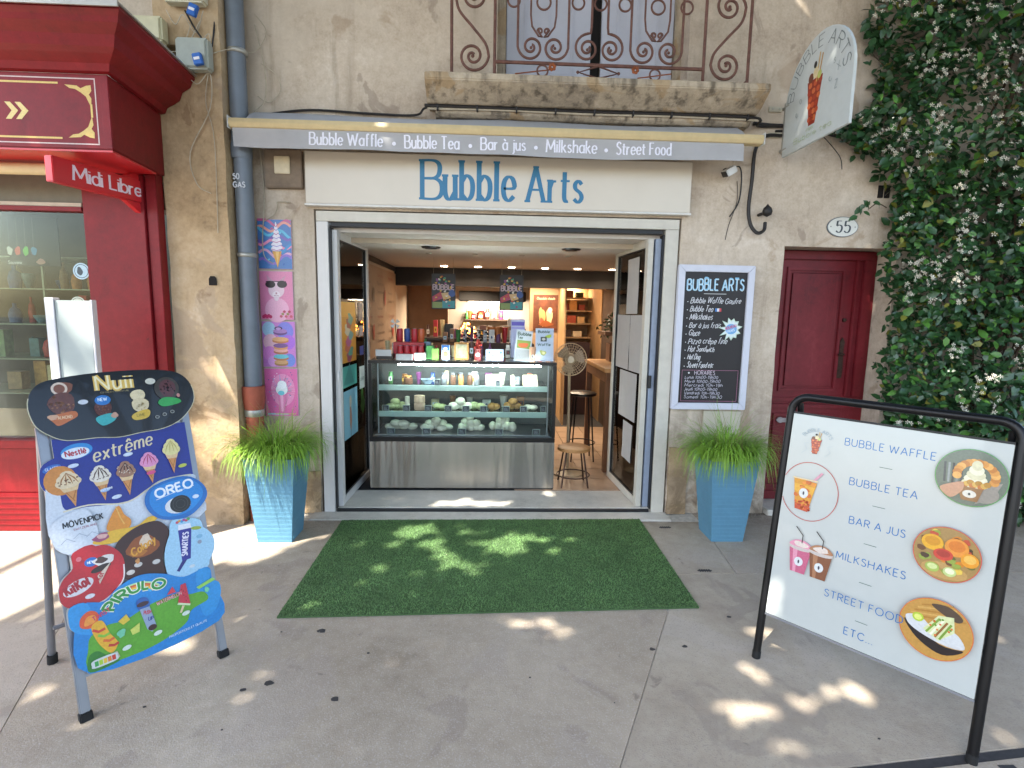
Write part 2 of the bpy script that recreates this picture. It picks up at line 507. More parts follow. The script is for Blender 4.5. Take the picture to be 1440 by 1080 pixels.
class Art(MB):
    """flat print in local x (right) / z (up), facing -y; every mark lies a hair above the last"""
    STEP = 0.00012
    def __init__(s):
        super().__init__(); s.k = 0; s.sub = 0.0
    def _y(s): return -(s.k*s.STEP+s.sub)
    def poly(s, pts, col, up=True):
        if up: s.k += 1; s.sub = 0
        s.col = lin(col) if isinstance(col, str) else col
        y = s._y()
        tri = tessellate_polygon([[Vector((p[0], p[1], 0)) for p in pts]])
        s.add([(p[0], y, p[1]) for p in pts], [tuple(t) for t in tri])
        return s
    def ell(s, cx, cz, rx, rz, col, n=22, rot=0.0, up=True):
        c, sn = math.cos(rot), math.sin(rot)
        pts = []
        for i in range(n):
            a = 2*PI*i/n
            x, z = rx*math.cos(a), rz*math.sin(a)
            pts.append((cx+x*c-z*sn, cz+x*sn+z*c))
        return s.poly(pts, col, up)
    def blobby(s, cx, cz, rx, rz, col, j=0.15, n=16, up=True):
        ph = random.random()*7
        pts = [(cx+rx*math.cos(2*PI*i/n)*(1+j*math.sin(3*2*PI*i/n+ph)+random.uniform(-j, j)*.5), cz+rz*math.sin(2*PI*i/n)*(1+j*math.cos(2*2*PI*i/n+ph)+random.uniform(-j, j)*.5)) for i in range(n)]
        return s.poly(pts, col, up)
    def smooth(s, pts, col, n=5):
        return s.poly(catmull(list(pts)+[pts[0]], n)[:-1], col)
    def rect(s, x0, z0, x1, z1, col, up=True):
        return s.poly([(x0, z0), (x1, z0), (x1, z1), (x0, z1)], col, up)
    def ribbon(s, P, w, col, contrast=1.0, up=True, taper=False):
        if up: s.k += 1; s.sub = 0
        s.col = lin(col) if isinstance(col, str) else col
        s.sub += 0.00003
        y = s._y()
        n = len(P)
        vs = []
        for i in range(n):
            a = P[max(i-1, 0)]; b = P[min(i+1, n-1)]
            dx, dz = b[0]-a[0], b[1]-a[1]
            L_ = math.hypot(dx, dz) or 1e-9
            ww = w*(contrast+(1-contrast)*abs(dz)/L_)*0.5
            if taper: ww *= max(0.15, math.sin(PI*(0.08+0.84*i/max(1, n-1))))
            nx, nz = -dz/L_*ww, dx/L_*ww
            vs += [(P[i][0]+nx, y, P[i][1]+nz), (P[i][0]-nx, y, P[i][1]-nz)]
        s.add(vs, [(2*i, 2*i+1, 2*i+3, 2*i+2) for i in range(n-1)])
        return s
    def ring(s, cx, cz, r, w, col, n=32, rz=None):
        rz = rz or r
        return s.ribbon([(cx+r*math.cos(2*PI*i/n), cz+rz*math.sin(2*PI*i/n)) for i in range(n+1)], w, col)
    def text(s, txt, x, z, h, w, col, sx=1.0, gap=0.22, contrast=1.0, serif=0.0, slant=0.0, rot=0.0, fn=None, align='l', width=None, jit=0.0, rnd=random):
        def wid(sxx):
            t = 0
            for ch in txt:
                t += (0.34 if ch == ' ' else (G.get(ch, G['-'])[0]+gap))*h*sxx
            return t-gap*h*sxx
        if width: sx = sx*width/wid(sx)
        tot = wid(sx)
        ox = 0 if align == 'l' else (-tot/2 if align == 'c' else -tot)
        s.k += 1; s.sub = 0
        cx = ox
        c, sn = math.cos(rot), math.sin(rot)
        for ch in txt:
            if ch == ' ': cx += 0.34*h*sx; continue
            gw, gs = G.get(ch, G['-'])
            jy = rnd.uniform(-jit, jit)*h; js = 1+rnd.uniform(-jit, jit)*1.5
            def T(p):
                px = cx+p[0]*h*sx+p[1]*h*slant*js; pz = p[1]*h*js+jy
                if fn: return fn(px, pz)
                return (x+px*c-pz*sn, z+px*sn+pz*c)
            for st in gs.split(';'):
                sm = st.startswith('~')
                P = [tuple(float(q) for q in a.split(',')) for a in st.lstrip('~').split()]
                P2 = catmull(P, 4) if sm else P
                s.ribbon([T(p) for p in P2], w*h, col, contrast if contrast < 1 else 1.0, up=False)
                if serif > 0:
                    ends = [(P[0], P[1]), (P[-1], P[-2])]
                    for e, q in ends:
                        if abs(e[0]-q[0]) < abs(e[1]-q[1])*0.75 and (abs(e[1]) < .02 or abs(e[1]-1) < .02 or abs(e[1]-.62) < .02 or abs(e[1]+.34) < .02) and not (sm and len(P) > 6):
                            s.ribbon([T((e[0]-serif/sx, e[1])), T((e[0]+serif/sx, e[1]))], w*h*0.45, col, up=False)
            cx += (gw+gap)*h*sx
        s.k += 2
        return tot
    def put(s, name, parent, M, rough=0.45, coat=0.0, label=None):
        s.M = None
        return s.build(name, ink('print_ink' if rough == 0.45 and coat == 0 else 'print_ink_%d_%d' % (rough*100, coat*100), rough, coat), parent, M=M, label=label)

def face_m(x, y, z):
    """local print space placed on a plane facing the street at y"""
    return Matrix.Translation((x, y, z))
def frame_m(o, d, s_):
    d = Vector(d).normalized(); s_ = Vector(s_).normalized()
    nrm = s_.cross(d)          # local -y points to the reader
    m = Matrix((d, d.cross(s_)*-1, s_)).transposed().to_4x4()
    m.translation = Vector(o)
    return m

# ================================================================== THE SETTING
M_wall = layered('facade_render', ['#9a8a78', '#b3a391', '#c0b19e', '#cbbdab', '#d6cabb'], bump=0.005, s2=20, dirt=(0.0, 1.3, '#6f6152', 0.85),
    patch=[(.9, .545, '#c9bcab', .45), (1.7, .60, '#94795c', .40), (3.1, .635, '#8a7a6c', .5)], streak=[(5.5, .55, .54, '#94836f', .38), (11, 1.1, .60, '#75685a', .32)])
M_pier = layered('pier_stone', ['#8b765d', '#a8906f', '#b89f7d', '#c2aa8a', '#cbb79b'], bump=0.014, s1=1.6, s2=7, s3=42, dirt=(0.0, 0.9, '#6b5a45', 0.8),
    patch=[(2.2, .57, '#a9947c', .6), (4.1, .62, '#7a6046', .5)], streak=[(8, .8, .56, '#8a7258', .5)])
M_slabstone = layered('balcony_stone', ['#6c6459', '#94897a', '#aa9d89', '#b9ab96', '#c6baa8'], bump=0.010, s1=2.2, s2=11, s3=50,
    patch=[(3.0, .56, '#a5875c', .5)], streak=[(14, 2.2, .50, '#4b443b', .75)])
M_limestone = layered('pale_limestone', ['#a9a49a', '#c2bdb2', '#cfcabf', '#dad6cb'], bump=0.002, rough=0.75)
M_pave = layered('pavement_concrete', ['#928675', '#a39684', '#ab9e8c', '#b4a795', '#c0b3a1'], bump=0.0045, patch=[(1.3, .56, '#a99d92', .35), (2.6, .60, '#877b72', .35), (9, .68, '#6f655e', .5)], base_dirt=(-.34, -.02, '#4d443b', .8), s1=1.1, s2=14, s3=150, speck=(210, 0.14, '#c6bcb4'), rough=0.85)
M_pave2 = layered('pavement_light', ['#9c907f', '#aa9d8b', '#b4a896', '#bfb3a2'], bump=0.004, patch=[(1.5, .57, '#b9aea2', .35), (2.8, .60, '#8b8077', .35), (9, .68, '#756b63', .45)], base_dirt=(-.34, -.02, '#4d443b', .8), s1=1.4, s2=16, s3=160, speck=(190, 0.10, '#8a807c'), rough=0.85)
M_joint = mat('joint_mortar', '#c4bfb4', 0.9, var=.25, scale=30)
M_darkjoint = mat('dark_joint', '#3c3a3a', 0.8, var=.25, scale=30)
M_gum = mat('old_gum', '#3b3838', 0.7, var=.2)
M_dark = mat('dark_void', '#171412', 0.9, var=0.1)
M_road = layered('street_asphalt', ['#55524f', '#625e5a', '#6c6864'], bump=0.004)

def rough_panel(mb, x0, x1, z0, z1, step, holes, y0, depth, amp, seed=0, axis='y', edge=0.0):
    """a wall face as an uneven grid with real openings; their reveals run back by depth"""
    xs = {x0, x1}; zs = {z0, z1}
    for h in holes:
        xs |= {h[0], h[1]}; zs |= {h[2], h[3]}
    def fill(S, a, b):
        S = sorted(q for q in S if a-1e-6 <= q <= b+1e-6); out = []
        for p, q in zip(S, S[1:]):
            n = max(1, round((q-p)/step))
            out += [p+(q-p)*i/n for i in range(n)]
        return out+[S[-1]]
    X = fill(xs, x0, x1); Z = fill(zs, z0, z1)
    def inh(x, z):
        return any(h[0] < x < h[1] and h[2] < z < h[3] for h in holes)
    idx = {}; vs = []; fs = []
    def V(i, j, back=False):
        k = (i, j, back)
        if k not in idx:
            x, z = X[i], Z[j]
            d = noise.noise(Vector((x*2.3, z*2.3, seed)))*amp*1.4+noise.noise(Vector((x*9, z*9, seed+5)))*amp*.6
            ex = noise.noise(Vector((x*6, z*6, seed+9)))*edge
            idx[k] = len(vs)
            p = (x+ex, (y0+depth) if back else y0+d, z+ex*.7)
            vs.append(p if axis == 'y' else (p[1], p[0], p[2]))
        return idx[k]
    nx, nz = len(X)-1, len(Z)-1
    solid = [[not inh((X[i]+X[i+1])/2, (Z[j]+Z[j+1])/2) for j in range(nz)] for i in range(nx)]
    for i in range(nx):
        for j in range(nz):
            if not solid[i][j]: continue
            fs.append((V(i, j), V(i+1, j), V(i+1, j+1), V(i, j+1)))
            for di, dj, a, b in ((-1, 0, (i, j+1), (i, j)), (1, 0, (i+1, j), (i+1, j+1)), (0, -1, (i, j), (i+1, j)), (0, 1, (i+1, j+1), (i, j+1))):
                ii, jj = i+di, j+dj
                if not (0 <= ii < nx and 0 <= jj < nz) or not solid[ii][jj]:
                    fs.append((V(*a), V(*a, True), V(*b, True), V(*b)))
    mb.add(vs, fs)
    return mb

# ---- ground
MB().box(-60, 60, -60, 60, -0.12, -0.03).build('street_ground', M_road)['kind'] = 'structure'
# pavement slabs of cast concrete, the joints recessed between them
pav = thing('pavement', None, None); pav['kind'] = 'structure'
MB().box(-9, 9, -4.9, 0.3, -0.03, -0.006).build('mortar_bed', M_joint, pav)
def slab(pts, m, z=0.0, name='paving_slab'):
    return MB().prism(pts, -0.028, z, 'z').build(name, m, pav)
def jl(y):   # left joint x at y
    return -2.131+(-1.538-y)*0.45
def jr(y):   # right joint
    return 1.005-(-1.412-y)*0.507
g = 0.0022
slab([(-9, -3.6), (jl(-3.6)-g, -3.6), (jl(0)-g, -0.0), (-9, 0)], M_pave2)
slab([(-9, -4.9), (9, -4.9), (9, -3.605), (-9, -3.605)], M_pave)
slab([(jl(-3.6)+g, -3.6), (jr(-3.6)-g, -3.6), (jr(-1.45)-g, -1.45), (jr(-1.45)-g, -0.165), (jl(-.165)+g, -0.165)], M_pave)
slab([(jr(-2.46)+g, -2.46), (1.3, -2.455), (3.6, -2.22), (9, -1.9), (9, -1.02), (1.56, -1.02), (1.18, -1.04), (jr(-1.04)+g, -1.04), (jr(-1.45)+g, -1.45)], M_pave2)
slab([(jr(-1.04)+g, -1.032), (1.175, -1.032), (1.175, -0.18), (jr(-1.04)+g, -0.18)], M_pave)
slab([(1.185, -1.03), (1.555, -1.012), (1.655, -0.19), (1.185, -0.18)], M_pave2, 0.001, 'hatch_cover')
slab([(1.566, -1.012), (9, -1.012), (9, 0), (1.668, 0), (1.664, -0.18)], M_pave)
slab([(jr(-3.6)+g, -3.6), (9, -3.6), (9, -1.95), (3.6, -2.265), (1.3, -2.5), (jr(-2.5)+g, -2.5)], M_pave)
mb = MB()
mb.prism([(jr(-2.5)+.01, -2.498), (1.3, -2.497), (3.6, -2.262), (9, -1.947), (9, -1.905), (3.6, -2.224), (1.3, -2.459), (jr(-2.46)+.01, -2.463)], -0.02, -0.003, 'z')
mb.build('drain_slot', M_darkjoint, pav)
for cx, cy in ((1.346, -0.30), (1.375, -0.985)):
    mb = MB()
    for i in range(5):
        mb.box(cx-0.035+i*.015, cx-0.025+i*.015, cy-0.012, cy+0.012, 0.0, 0.006)
    mb.box(cx-.045, cx+.045, cy-.005, cy+.005, 0.0, 0.004)
    mb.build('hatch_hinge', M_darkjoint, pav)
MB().box(1.86, 1.92, -2.49, -2.462, -0.004, 0.002).build('drain_grate', M_darkjoint, pav)
# old chewing gum trodden into the pavement
gp = thing('chewing_gum_spots', 'dark flattened chewing gum spots scattered over the grey pavement', 'gum', (0, -2, 0))
mb = MB()
rg = random.Random(3)
spots = [(-.82, -1.6, .022), (-.62, -2.08, .018), (-.93, -1.98, .02), (.8, -1.77, .015), (.97, -1.75, .014), (-1.02, -2.02, .014), (1.3, -1.5, .012), (-.55, -1.78, .008)]
spots += [(rg.uniform(-2, 2.2), rg.uniform(-3.0, -1.6), rg.uniform(.003, .007)) for _ in range(7)]
for x, y, r_ in spots:
    pts = [(x+r_*math.cos(a*PI/4)*rg.uniform(.7, 1.25), y+.7*r_*math.sin(a*PI/4)*rg.uniform(.7, 1.25)) for a in range(8)]
    mb.prism(pts, 0.0005, 0.0025, 'z')
mb.build('gum_patch', M_gum, gp, kind='stuff')
# fallen petals and grit
mb = MB()
for _ in range(260):
    x, y = rg.uniform(-3, 3.2), rg.uniform(-3.0, -.1); r_ = rg.uniform(.002, .005); a = rg.uniform(0, PI)
    z = 0.0018 if not (-1.1 < x < 1.19 and -1.5 < y < -.15) else 0.03
    mb.add([(x+r_*math.cos(a), y+r_*math.sin(a), z), (x-r_*math.sin(a), y+r_*math.cos(a), z+.001), (x-r_*math.cos(a), y-r_*math.sin(a), z+.0015)], [(0, 1, 2)])
tag(mb.build('fallen_petals', mat('petal_litter', '#c9c0a6', .8), kind='stuff'), 'tiny pale petals and grit fallen over the pavement', 'litter')

# ---- the house front
house = thing('house_facade', 'beige rendered house front above and around the open shop', 'building', (0, 0, 0))
mb = MB()
rough_panel(mb, -1.9, 6.5, 0, 5.2, .07, [(-1.30, 1.44, -1, 2.32), (2.25, 3.145, -1, 2.135), (0.03, 1.42, 3.17, 5.6)], 0.0, 0.26, 0.006, 1, edge=0.004)
mb.build('rendered_wall', M_wall, house, smooth=True)
MB().box(-8, 6.5, 0.262, 0.5, 2.33, 5.2).build('wall_core', M_wall, house)
MB().box(3.15, 6.5, 0.262, 0.5, 0, 2.326).build('wall_core', M_wall, house)
MB().box(1.60, 2.2, 0.262, 0.5, 0, 2.326).build('wall_core', M_wall, house)
MB().box(-1.95, -1.32, 0.262, 0.5, 0, 2.326).build('wall_core', M_wall, house)
# worn stone door jambs at the foot of the openings
mb = MB(); rough_panel(mb, 1.445, 1.60, 0.0, 0.55, .035, [], -0.022, 0.022, 0.014, 7, edge=.01); mb.build('worn_jamb', M_pier, house, smooth=True)
mb = MB(); rough_panel(mb, -1.50, -1.305, 0.0, 0.34, .035, [], -0.016, 0.016, 0.010, 9, edge=.01); mb.build('worn_jamb', M_pier, house, smooth=True)
# balcony slab and mouldings
mb = MB()
mb.prism([(0.0, 2.955), (-0.10, 2.955), (-0.13, 2.975), (-0.13, 3.015), (0.0, 3.02)], -0.40, 1.86, 'x')
mb.build('balcony_moulding', M_slabstone, house, bevel=.004)
mb = MB()
mb.prism([(0.0, 3.022), (-0.17, 3.022), (-0.22, 3.05), (-0.30, 3.10), (-0.33, 3.12), (-0.33, 3.165), (0.0, 3.172)], -0.45, 1.89, 'x')
mb.build('balcony_slab', M_slabstone, house, bevel=.006)
# balcony doors of painted wood, a dark gap between them
M_shut = mat('pale_blue_paint', '#b9bcc8', .55, var=.06, scale=5, bump=.0008)
bd = thing('balcony_door', 'pale blue grey double door ajar behind the iron balcony railing', 'door', (.72, .2, 3.17))
for x0, x1 in ((.10, .735), (.815, 1.36)):
    mb = MB(); mb.box(x0, x1, .19, .22, 3.18, 5.1)
    lf = mb.build('door_leaf', M_shut, bd, bevel=.002)
    for q in (0.22, .5, .78):
        xx = x0+(x1-x0)*q
        MB().box(xx-.008, xx+.008, .182, .192, 3.2, 5.1).build('moulding', M_shut, lf, bevel=.002)
    MB().box(x0+.02, x1-.02, .176, .191, 3.2, 3.30).build('kick_rail', M_shut, lf, bevel=.003)
mb = MB(); mb.box(.03, .095, .16, .24, 3.175, 5.1); mb.box(1.365, 1.42, .16, .24, 3.175, 5.1); mb.build('door_frame', M_slabstone, bd)
MB().box(.735, .815, .24, .25, 3.18, 5.1).build('dark_interior', M_dark, bd)
# pier of worn stone between the two shops
pier = thing('stone_pier', 'tall worn sandstone pier between the red shop and the drainpipe', 'pier', (-2.0, -.12, 0))
mb = MB()
rough_panel(mb, -2.215, -1.80, 0, 3.18, .06, [], -0.25, 0.25, 0.010, 21, edge=.006)
rough_panel(mb, -2.215, -1.80, 3.18, 5.2, .06, [(-2.15, -2.0, 3.22, 3.3)], -0.25, 0.25, 0.008, 21, edge=.004)
mb.build('pier_shaft', M_pier, pier, smooth=True)
mb = MB(); mb.prism([(-1.95, 1.745), (-1.90, 1.745), (-1.90, 1.79), (-1.912, 1.808), (-1.938, 1.808), (-1.95, 1.79)], -.262, -.254, 'y'); mb.build('vent_hole', M_dark, pier)
# neighbour's upper wall
nb = thing('neighbour_wall', 'pale rendered wall above the red shopfront cornice', 'wall', (-5, 0, 2.6))
mb = MB(); rough_panel(mb, -8, -2.217, 2.6, 5.2, .12, [], -0.20, 0.4, 0.006, 31); mb.build('rendered_wall', M_wall, nb, smooth=True)

# ---- the interior shell
M_int = mat('interior_wall_paint', '#b9aa98', .8, var=.08, scale=3)
M_ceil = mat('ceiling_paint', '#d6cbbf', .75, var=.05, scale=2)
M_tile = mat('terracotta_tile', '#a58a72', .35, var=.15, scale=6, bump=.0006)
M_beam = mat('dark_brown_beam', '#1c1512', .6, var=.2)
def struct(name, mb, m, **k):
    o = mb.build(name, m, **k); o['kind'] = 'structure'; return o
struct('floor', MB().box(-1.33, 2.6, 0.46, 5.6, -0.03, 0.022), M_darkjoint)
flo = bpy.data.objects['floor']
tile_me = None
for i in range(5):
    for j in range(8):
        x = 0.24+i*.335; y = .465+j*.335
        if tile_me is None:
            t = MB().box(0, .33, 0, .33, 0, .010).build('floor_tile', M_tile, flo, bevel=.0015)
            tile_me = t.data
        else:
            t = bpy.data.objects.new('floor_tile', tile_me); COL.objects.link(t); hang(t, flo)
        t.location = (x, y, .0225)
struct('left_wall', MB().box(-1.33, -1.22, 0.5, 5.6, 0, 2.4), M_int)
struct('right_wall', MB().box(1.62, 1.72, 0.5, 4.0, 0, 2.4), mat('brown_wall_paint', '#4d3a2c', .8))
struct('rear_wall', MB().box(-1.33, 2.6, 5.5, 5.6, 0, 2.4), M_int)
struct('side_wall', MB().box(2.5, 2.6, 4.0, 5.5, 0, 2.4), M_int)
struct('ceiling', MB().box(-1.33, 1.72, .42, 2.9, 2.14, 2.2), M_ceil)
struct('ceiling_step', MB().box(-1.33, 1.72, 0.10, .42, 2.175, 2.23), mat('step_paint', '#cbc3ba', .7, var=.05))
struct('ceiling_trim', MB().box(-1.33, 1.62, .405, .419, 2.135, 2.174), mat('trim_paint', '#cfc2b0', .5, var=.05))
struct('rear_ceiling', MB().box(-1.33, 2.6, 3.05, 5.5, 2.09, 2.2), M_ceil)
struct('beam', MB().box(-1.33, 1.72, 2.9, 3.05, 1.915, 2.2), M_beam)
mb = MB(); mb.box(-1.219, -1.205, .5, 2.9, 2.085, 2.139); struct('wall_beading', mb, M_beam)

# ---- street trees that shade the shopfront
rt = random.Random(11)
def lit(x, y, z):
    """where the canopy lets the sun through: the leaf's shadow on the ground falls inside a gap"""
    gx, gy = x-SUN.x/SUN.z*z, y-SUN.y/SUN.z*z
    wob = noise.noise(Vector((gx*5, gy*5, 2)))*.55+noise.noise(Vector((gx*14, gy*14, 9)))*.35
    for a, b, rx, ry in GAPS:
        if ((gx-a)/rx)**2+((gy-b)/ry)**2 < 1+wob: return True
    sn = noise.noise(Vector((gx*5.5+3, gy*6.5, 20)))*.7+noise.noise(Vector((gx*17, gy*17, 31)))*.45
    for a, b, rx, ry in SOFT:
        q = ((gx-a)/rx)**2+((gy-b)/ry)**2
        if q < 1 and sn > .06+.2*q: return rt.random() < .66
    return False
SOFT = [(4.6, 1.0, .9, .8), (4.0, .2, .6, .4), (1.3, -2.05, 1.0, .65), (.1, -.75, 1.05, .5), (-1.5, -1.35, .6, .4), (-1.45, -1.85, .55, .4), (.35, -1.6, .8, .2), (2.3, -1.1, .7, .5), (-.2, -2.3, .7, .3), (-.2, .2, .8, .2)]  # crown gaps, here and below, shaped to place the sun patches
GAPS = [(-3.3, -.95, 1.2, .78), (-2.35, -.72, .75, .42), (-1.85, -.62, .55, .32), (-1.5, -.42, .42, .17), (-3.4, -.36, .9, .28), (-2.5, -.42, .5, .2), (-2.75, -1.3, .5, .35),
        (-1.6, -.02, .28, .22), (-3.2, -2.2, .5, .3), (-1.3, .28, .12, .1), (-1.9, -.3, .4, .1),
        (-0.52, -0.38, 0.16, 0.15), (-0.37, -0.58, 0.13, 0.11), (0.07, -0.58, 0.2, 0.12), (0.28, -0.50, 0.18, 0.11), (0.55, -0.52, 0.17, 0.07), (.16, -.72, .22, .07), (-.05, -.92, .1, .06), (.42, -.70, .12, .05), (.8, -.62, .09, .05), (-.62, -.6, .10, .07), (-.1, -.42, .14, .06), (-0.66, -0.94, 0.09, 0.07), (-0.2, -0.85, 0.12, 0.10),
        (-0.51, -1.2, 0.09, 0.04), (0.43, -0.24, 0.09, 0.05), (-0.12, 0.14, 0.36, 0.09), (-0.61, -0.06, 0.08, 0.06), (0.54, 0.42, 0.08, 0.12), (0.23, -1.53, 0.17, 0.07), (0.78, -1.5, 0.07, 0.03), (-.3, -.7, .1, .08),
        (1.46, -1.67, 0.12, 0.11), (1.22, -1.94, 0.09, 0.12), (1.1, -2.18, 0.15, 0.09), (1.12, -2.36, 0.12, 0.06), (1.33, -2.14, 0.06, 0.11), (1.55, -2.08, 0.16, 0.09), (-0.47, -2.36, 0.07, 0.04),
        (2.0, -2.31, 0.07, 0.04), (-1.47, -1.72, 0.12, 0.08), (-1.8, -2.07, 0.12, 0.06), (0.76, -2.0, 0.05, 0.06), (2.3, -1.3, .08, .08), (2.6, -1.7, .1, .1), (-2.2, -2.3, .2, .1)]
M_leafT = mat('plane_tree_leaf', '#41602a', .55, var=.3, scale=3)
M_bark = layered('plane_tree_bark', ['#5c5347', '#7d745f', '#a09a80', '#b8b398'], bump=.006, s1=3, s2=9, s3=30)
def street_tree(x, y, cx, cy, cz, rx, ry, rz, n, label, fn=lit):
    t = thing('plane_tree', label, 'tree', (x, y, -.03), 'plane trees along the kerb')
    mb = MB()
    mb.tube([(x, y, -.05), (x+.02, y, .4), (x+.05, y+.05, 2.2), (x+.15, y+.2, 3.6)], [.30, .24, .2, .17], 12)
    mb.build('trunk', M_bark, t, smooth=True)
    mb = MB()
    for k in range(9):
        a = 2*PI*k/9; ex, ey = cx+rx*.7*math.cos(a), cy+ry*.7*math.sin(a)
        mb.tube([(x+.15, y+.2, 3.45), ((x+ex)/2, (y+ey)/2, 4.9), (ex, ey, cz+.2)], [.11, .07, .025], 6)
    mb.build('limb', M_bark, t, smooth=True, kind='stuff')
    vs = []; fs = []
    m = 0
    while m < n:
        px, py, pz = rt.uniform(-1, 1), rt.uniform(-1, 1), rt.uniform(-1, 1)
        if px*px+py*py > 1: continue
        X, Y, Z = cx+px*rx, cy+py*ry, cz+pz*rz*(1-.35*(px*px+py*py))
        m += 1
        if fn(X, Y, Z): continue
        s_ = rt.uniform(.07, .11)
        a = Vector((rt.gauss(0, 1), rt.gauss(0, 1), rt.gauss(0, .45))).normalized()
        b = a.cross(Vector((rt.gauss(0, .5), rt.gauss(0, .5), 1))).normalized()
        k = len(vs)
        c = Vector((X, Y, Z))
        vs += [c-a*s_, c+b*s_*.8-a*s_*.2, c+a*s_*1.1, c-b*s_*.8-a*s_*.2]
        fs += [(k, k+1, k+2, k+3)]
    me = bpy.data.meshes.new('crown'); me.from_pydata([tuple(v) for v in vs], [], fs); me.materials.append(M_leafT)
    o = bpy.data.objects.new('crown', me); COL.objects.link(o); hang(o, t); o['kind'] = 'stuff'
    return t
street_tree(-4.9, -6.9, -3.7, -4.1, 6.6, 3.8, 3.8, 1.25, 27000, 'plane tree whose crown shades the red shop and the pavement')
street_tree(1.9, -7.1, 1.1, -4.1, 6.8, 3.9, 3.75, 1.25, 27000, 'plane tree whose crown shades the shop door and the right sign')
street_tree(8.4, -6.7, 7.4, -4.6, 6.6, 3.4, 3.2, 1.25, 12000, 'plane tree farther along the street to the right', lambda *a: False)

# ================================================================== THE RED SHOP ON THE LEFT
M_red = layered('dark_red_paint', ['#5c090f', '#720d16', '#7d1019', '#881a21'], rough=.42, bump=.0012, spec=.3, s1=1.5, s2=18, s3=90, patch=[(26, .70, '#4a1512', .8)], streak=[(60, 2.0, .60, '#8f2b30', .35)])
M_redb = mat('bright_red_sign', '#c4242c', .35, var=.05, scale=5, coat=.2)
M_gold = mat('gold_leaf_paint', '#c9ab5a', .4, var=.15, scale=60)
M_cream = mat('cream_metal', '#cdb98d', .45, var=.08)
M_zinc = mat('zinc_sheet', '#a9a79f', .4, .6, var=.15, scale=8)
M_glass = thin_glass('window_glass')
M_wglass = thin_glass('shop_window_glass', (.84, .88, .83), .38)
rs = thing('red_shopfront', 'dark red painted wooden shopfront with gold lined fascia and moulded cornice', 'shopfront', (-3.6, -.35, 0))
mb = MB(); mb.box(-6, -2.70, -.37, -.25, 0, .28); mb.box(-6, -2.70, -.36, -.25, .283, .60); mb.box(-6, -2.7, -.385, -.25, .603, .66)
mb.build('plinth', M_red, rs, bevel=.004)
for i in range(6):
    z = .05+i*.04
    MB().box(-6, -2.705, -.377, -.369, z, z+.012).build('plinth_moulding', M_red, rs)
mb = MB(); mb.box(-2.695, -2.30, -.35, -.25, 0, 2.45); mb.build('pilaster', M_red, rs, bevel=.003)
mb = MB(); mb.box(-2.295, -2.225, -.33, -.252, 0, 2.62); mb.build('pilaster_trim', M_red, rs, bevel=.003)
mb = MB(); mb.box(-2.69, -2.31, -.375, -.352, .02, .62); mb.build('pilaster_base', M_red, rs, bevel=.005)
mb = MB(); mb.prism([(-6, -.87), (-2.13, -.87), (-2.205, -.255), (-6, -.255)], 2.465, 2.86, 'z'); mb.build('fascia', M_red, rs, bevel=.004)
# cornice mitred round the corner: profile (outward, z)
prof = [(0.0, 2.86), (.03, 2.865), (.045, 2.90), (.10, 2.93), (.13, 2.95), (.15, 3.0), (.205, 3.035), (.215, 3.06), (.235, 3.085), (.235, 3.10), (0, 3.10)]
vs = []; fs = []
for o_, z in prof:
    vs += [(-6, -.87-o_, z), (-2.13+o_, -.87-o_, z), (-2.205+o_, -.255, z)]
n = len(prof)
for i in range(n):
    j = (i+1) % n
    for k in range(2):
        fs.append((3*i+k, 3*i+k+1, 3*j+k+1, 3*j+k))
fs.append(tuple(3*i for i in range(n))); fs.append(tuple(3*i+2 for i in range(n)))
MB().add(vs, fs).build('cornice', M_red, rs)
mb = MB(); mb.prism([(-6, -1.125), (-1.885, -1.125), (-1.955, -.255), (-6, -.255)], 3.102, 3.112, 'z'); mb.box(-6, -1.885, -1.131, -1.121, 3.085, 3.115); mb.build('zinc_flashing', M_zinc, rs)
mb = MB(); mb.prism([(-6, -.86), (-2.14, -.86), (-2.2, -.36), (-6, -.36)], 2.452, 2.463, 'z'); mb.build('soffit', M_redb, rs)
# gold lines, corner pieces and the arrow
a = Art()
a.rect(-2.3, 0, -.07, .006, '#cbb9b4'); a.rect(-2.3, -.345, -.07, -.339, '#cbb9b4', False); a.rect(-.076, -.338, -.07, -.001, '#cbb9b4', False)
a.rect(-2.3, -.028, -.27, -.018, '#d3b765'); a.rect(-2.3, -.318, -.27, -.308, '#d3b765', False); a.rect(-.105, -.2, -.094, -.13, '#d3b765', False)
for sgn, z0 in ((1, -.03), (-1, -.31)):
    pts = [(-.235, 0), (-.17, -.004), (-.15, -.018), (-.12, -.004), (-.095, 0), (-.093, -.03), (-.108, -.05), (-.096, -.07), (-.1, -.115), (-.112, -.09), (-.125, -.06), (-.15, -.04), (-.18, -.022), (-.21, -.018)]
    a.poly([(x, z0+sgn*z) for x, z in pts], '#cdb062')
for dx in (0, .055):
    a.poly([(-.565+dx, -.13), (-.535+dx, -.13), (-.495+dx, -.175), (-.535+dx, -.22), (-.565+dx, -.22), (-.53+dx, -.175)], '#d8c27c')
a.put('gold_lining', rs, face_m(-2.13, -.8705, 2.832))
mb = MB(); mb.lathe([(.035, -6), (.035, -2.5)], (0, -.62, 2.405), 12, 'x'); mb.build('awning_roller', M_cream, rs, smooth=True)
mb = MB(); mb.box(-6, -2.70, -.34, -.262, 2.262, 2.448); mb.build('transom_panel', mat('grey_green_board', '#6c6a59', .6), rs)
MB().box(-6, -2.70, -.352, -.262, 2.236, 2.26).build('transom_rail', mat('cream_rail', '#b9ad98', .5), rs, bevel=.002)
MB().box(-6, -2.70, -.356, -.262, 2.206, 2.234).build('window_head', M_red, rs, bevel=.002)
MB().box(-6, -2.70, -.318, -.312, .665, 2.204).build('window_pane', M_wglass, rs)
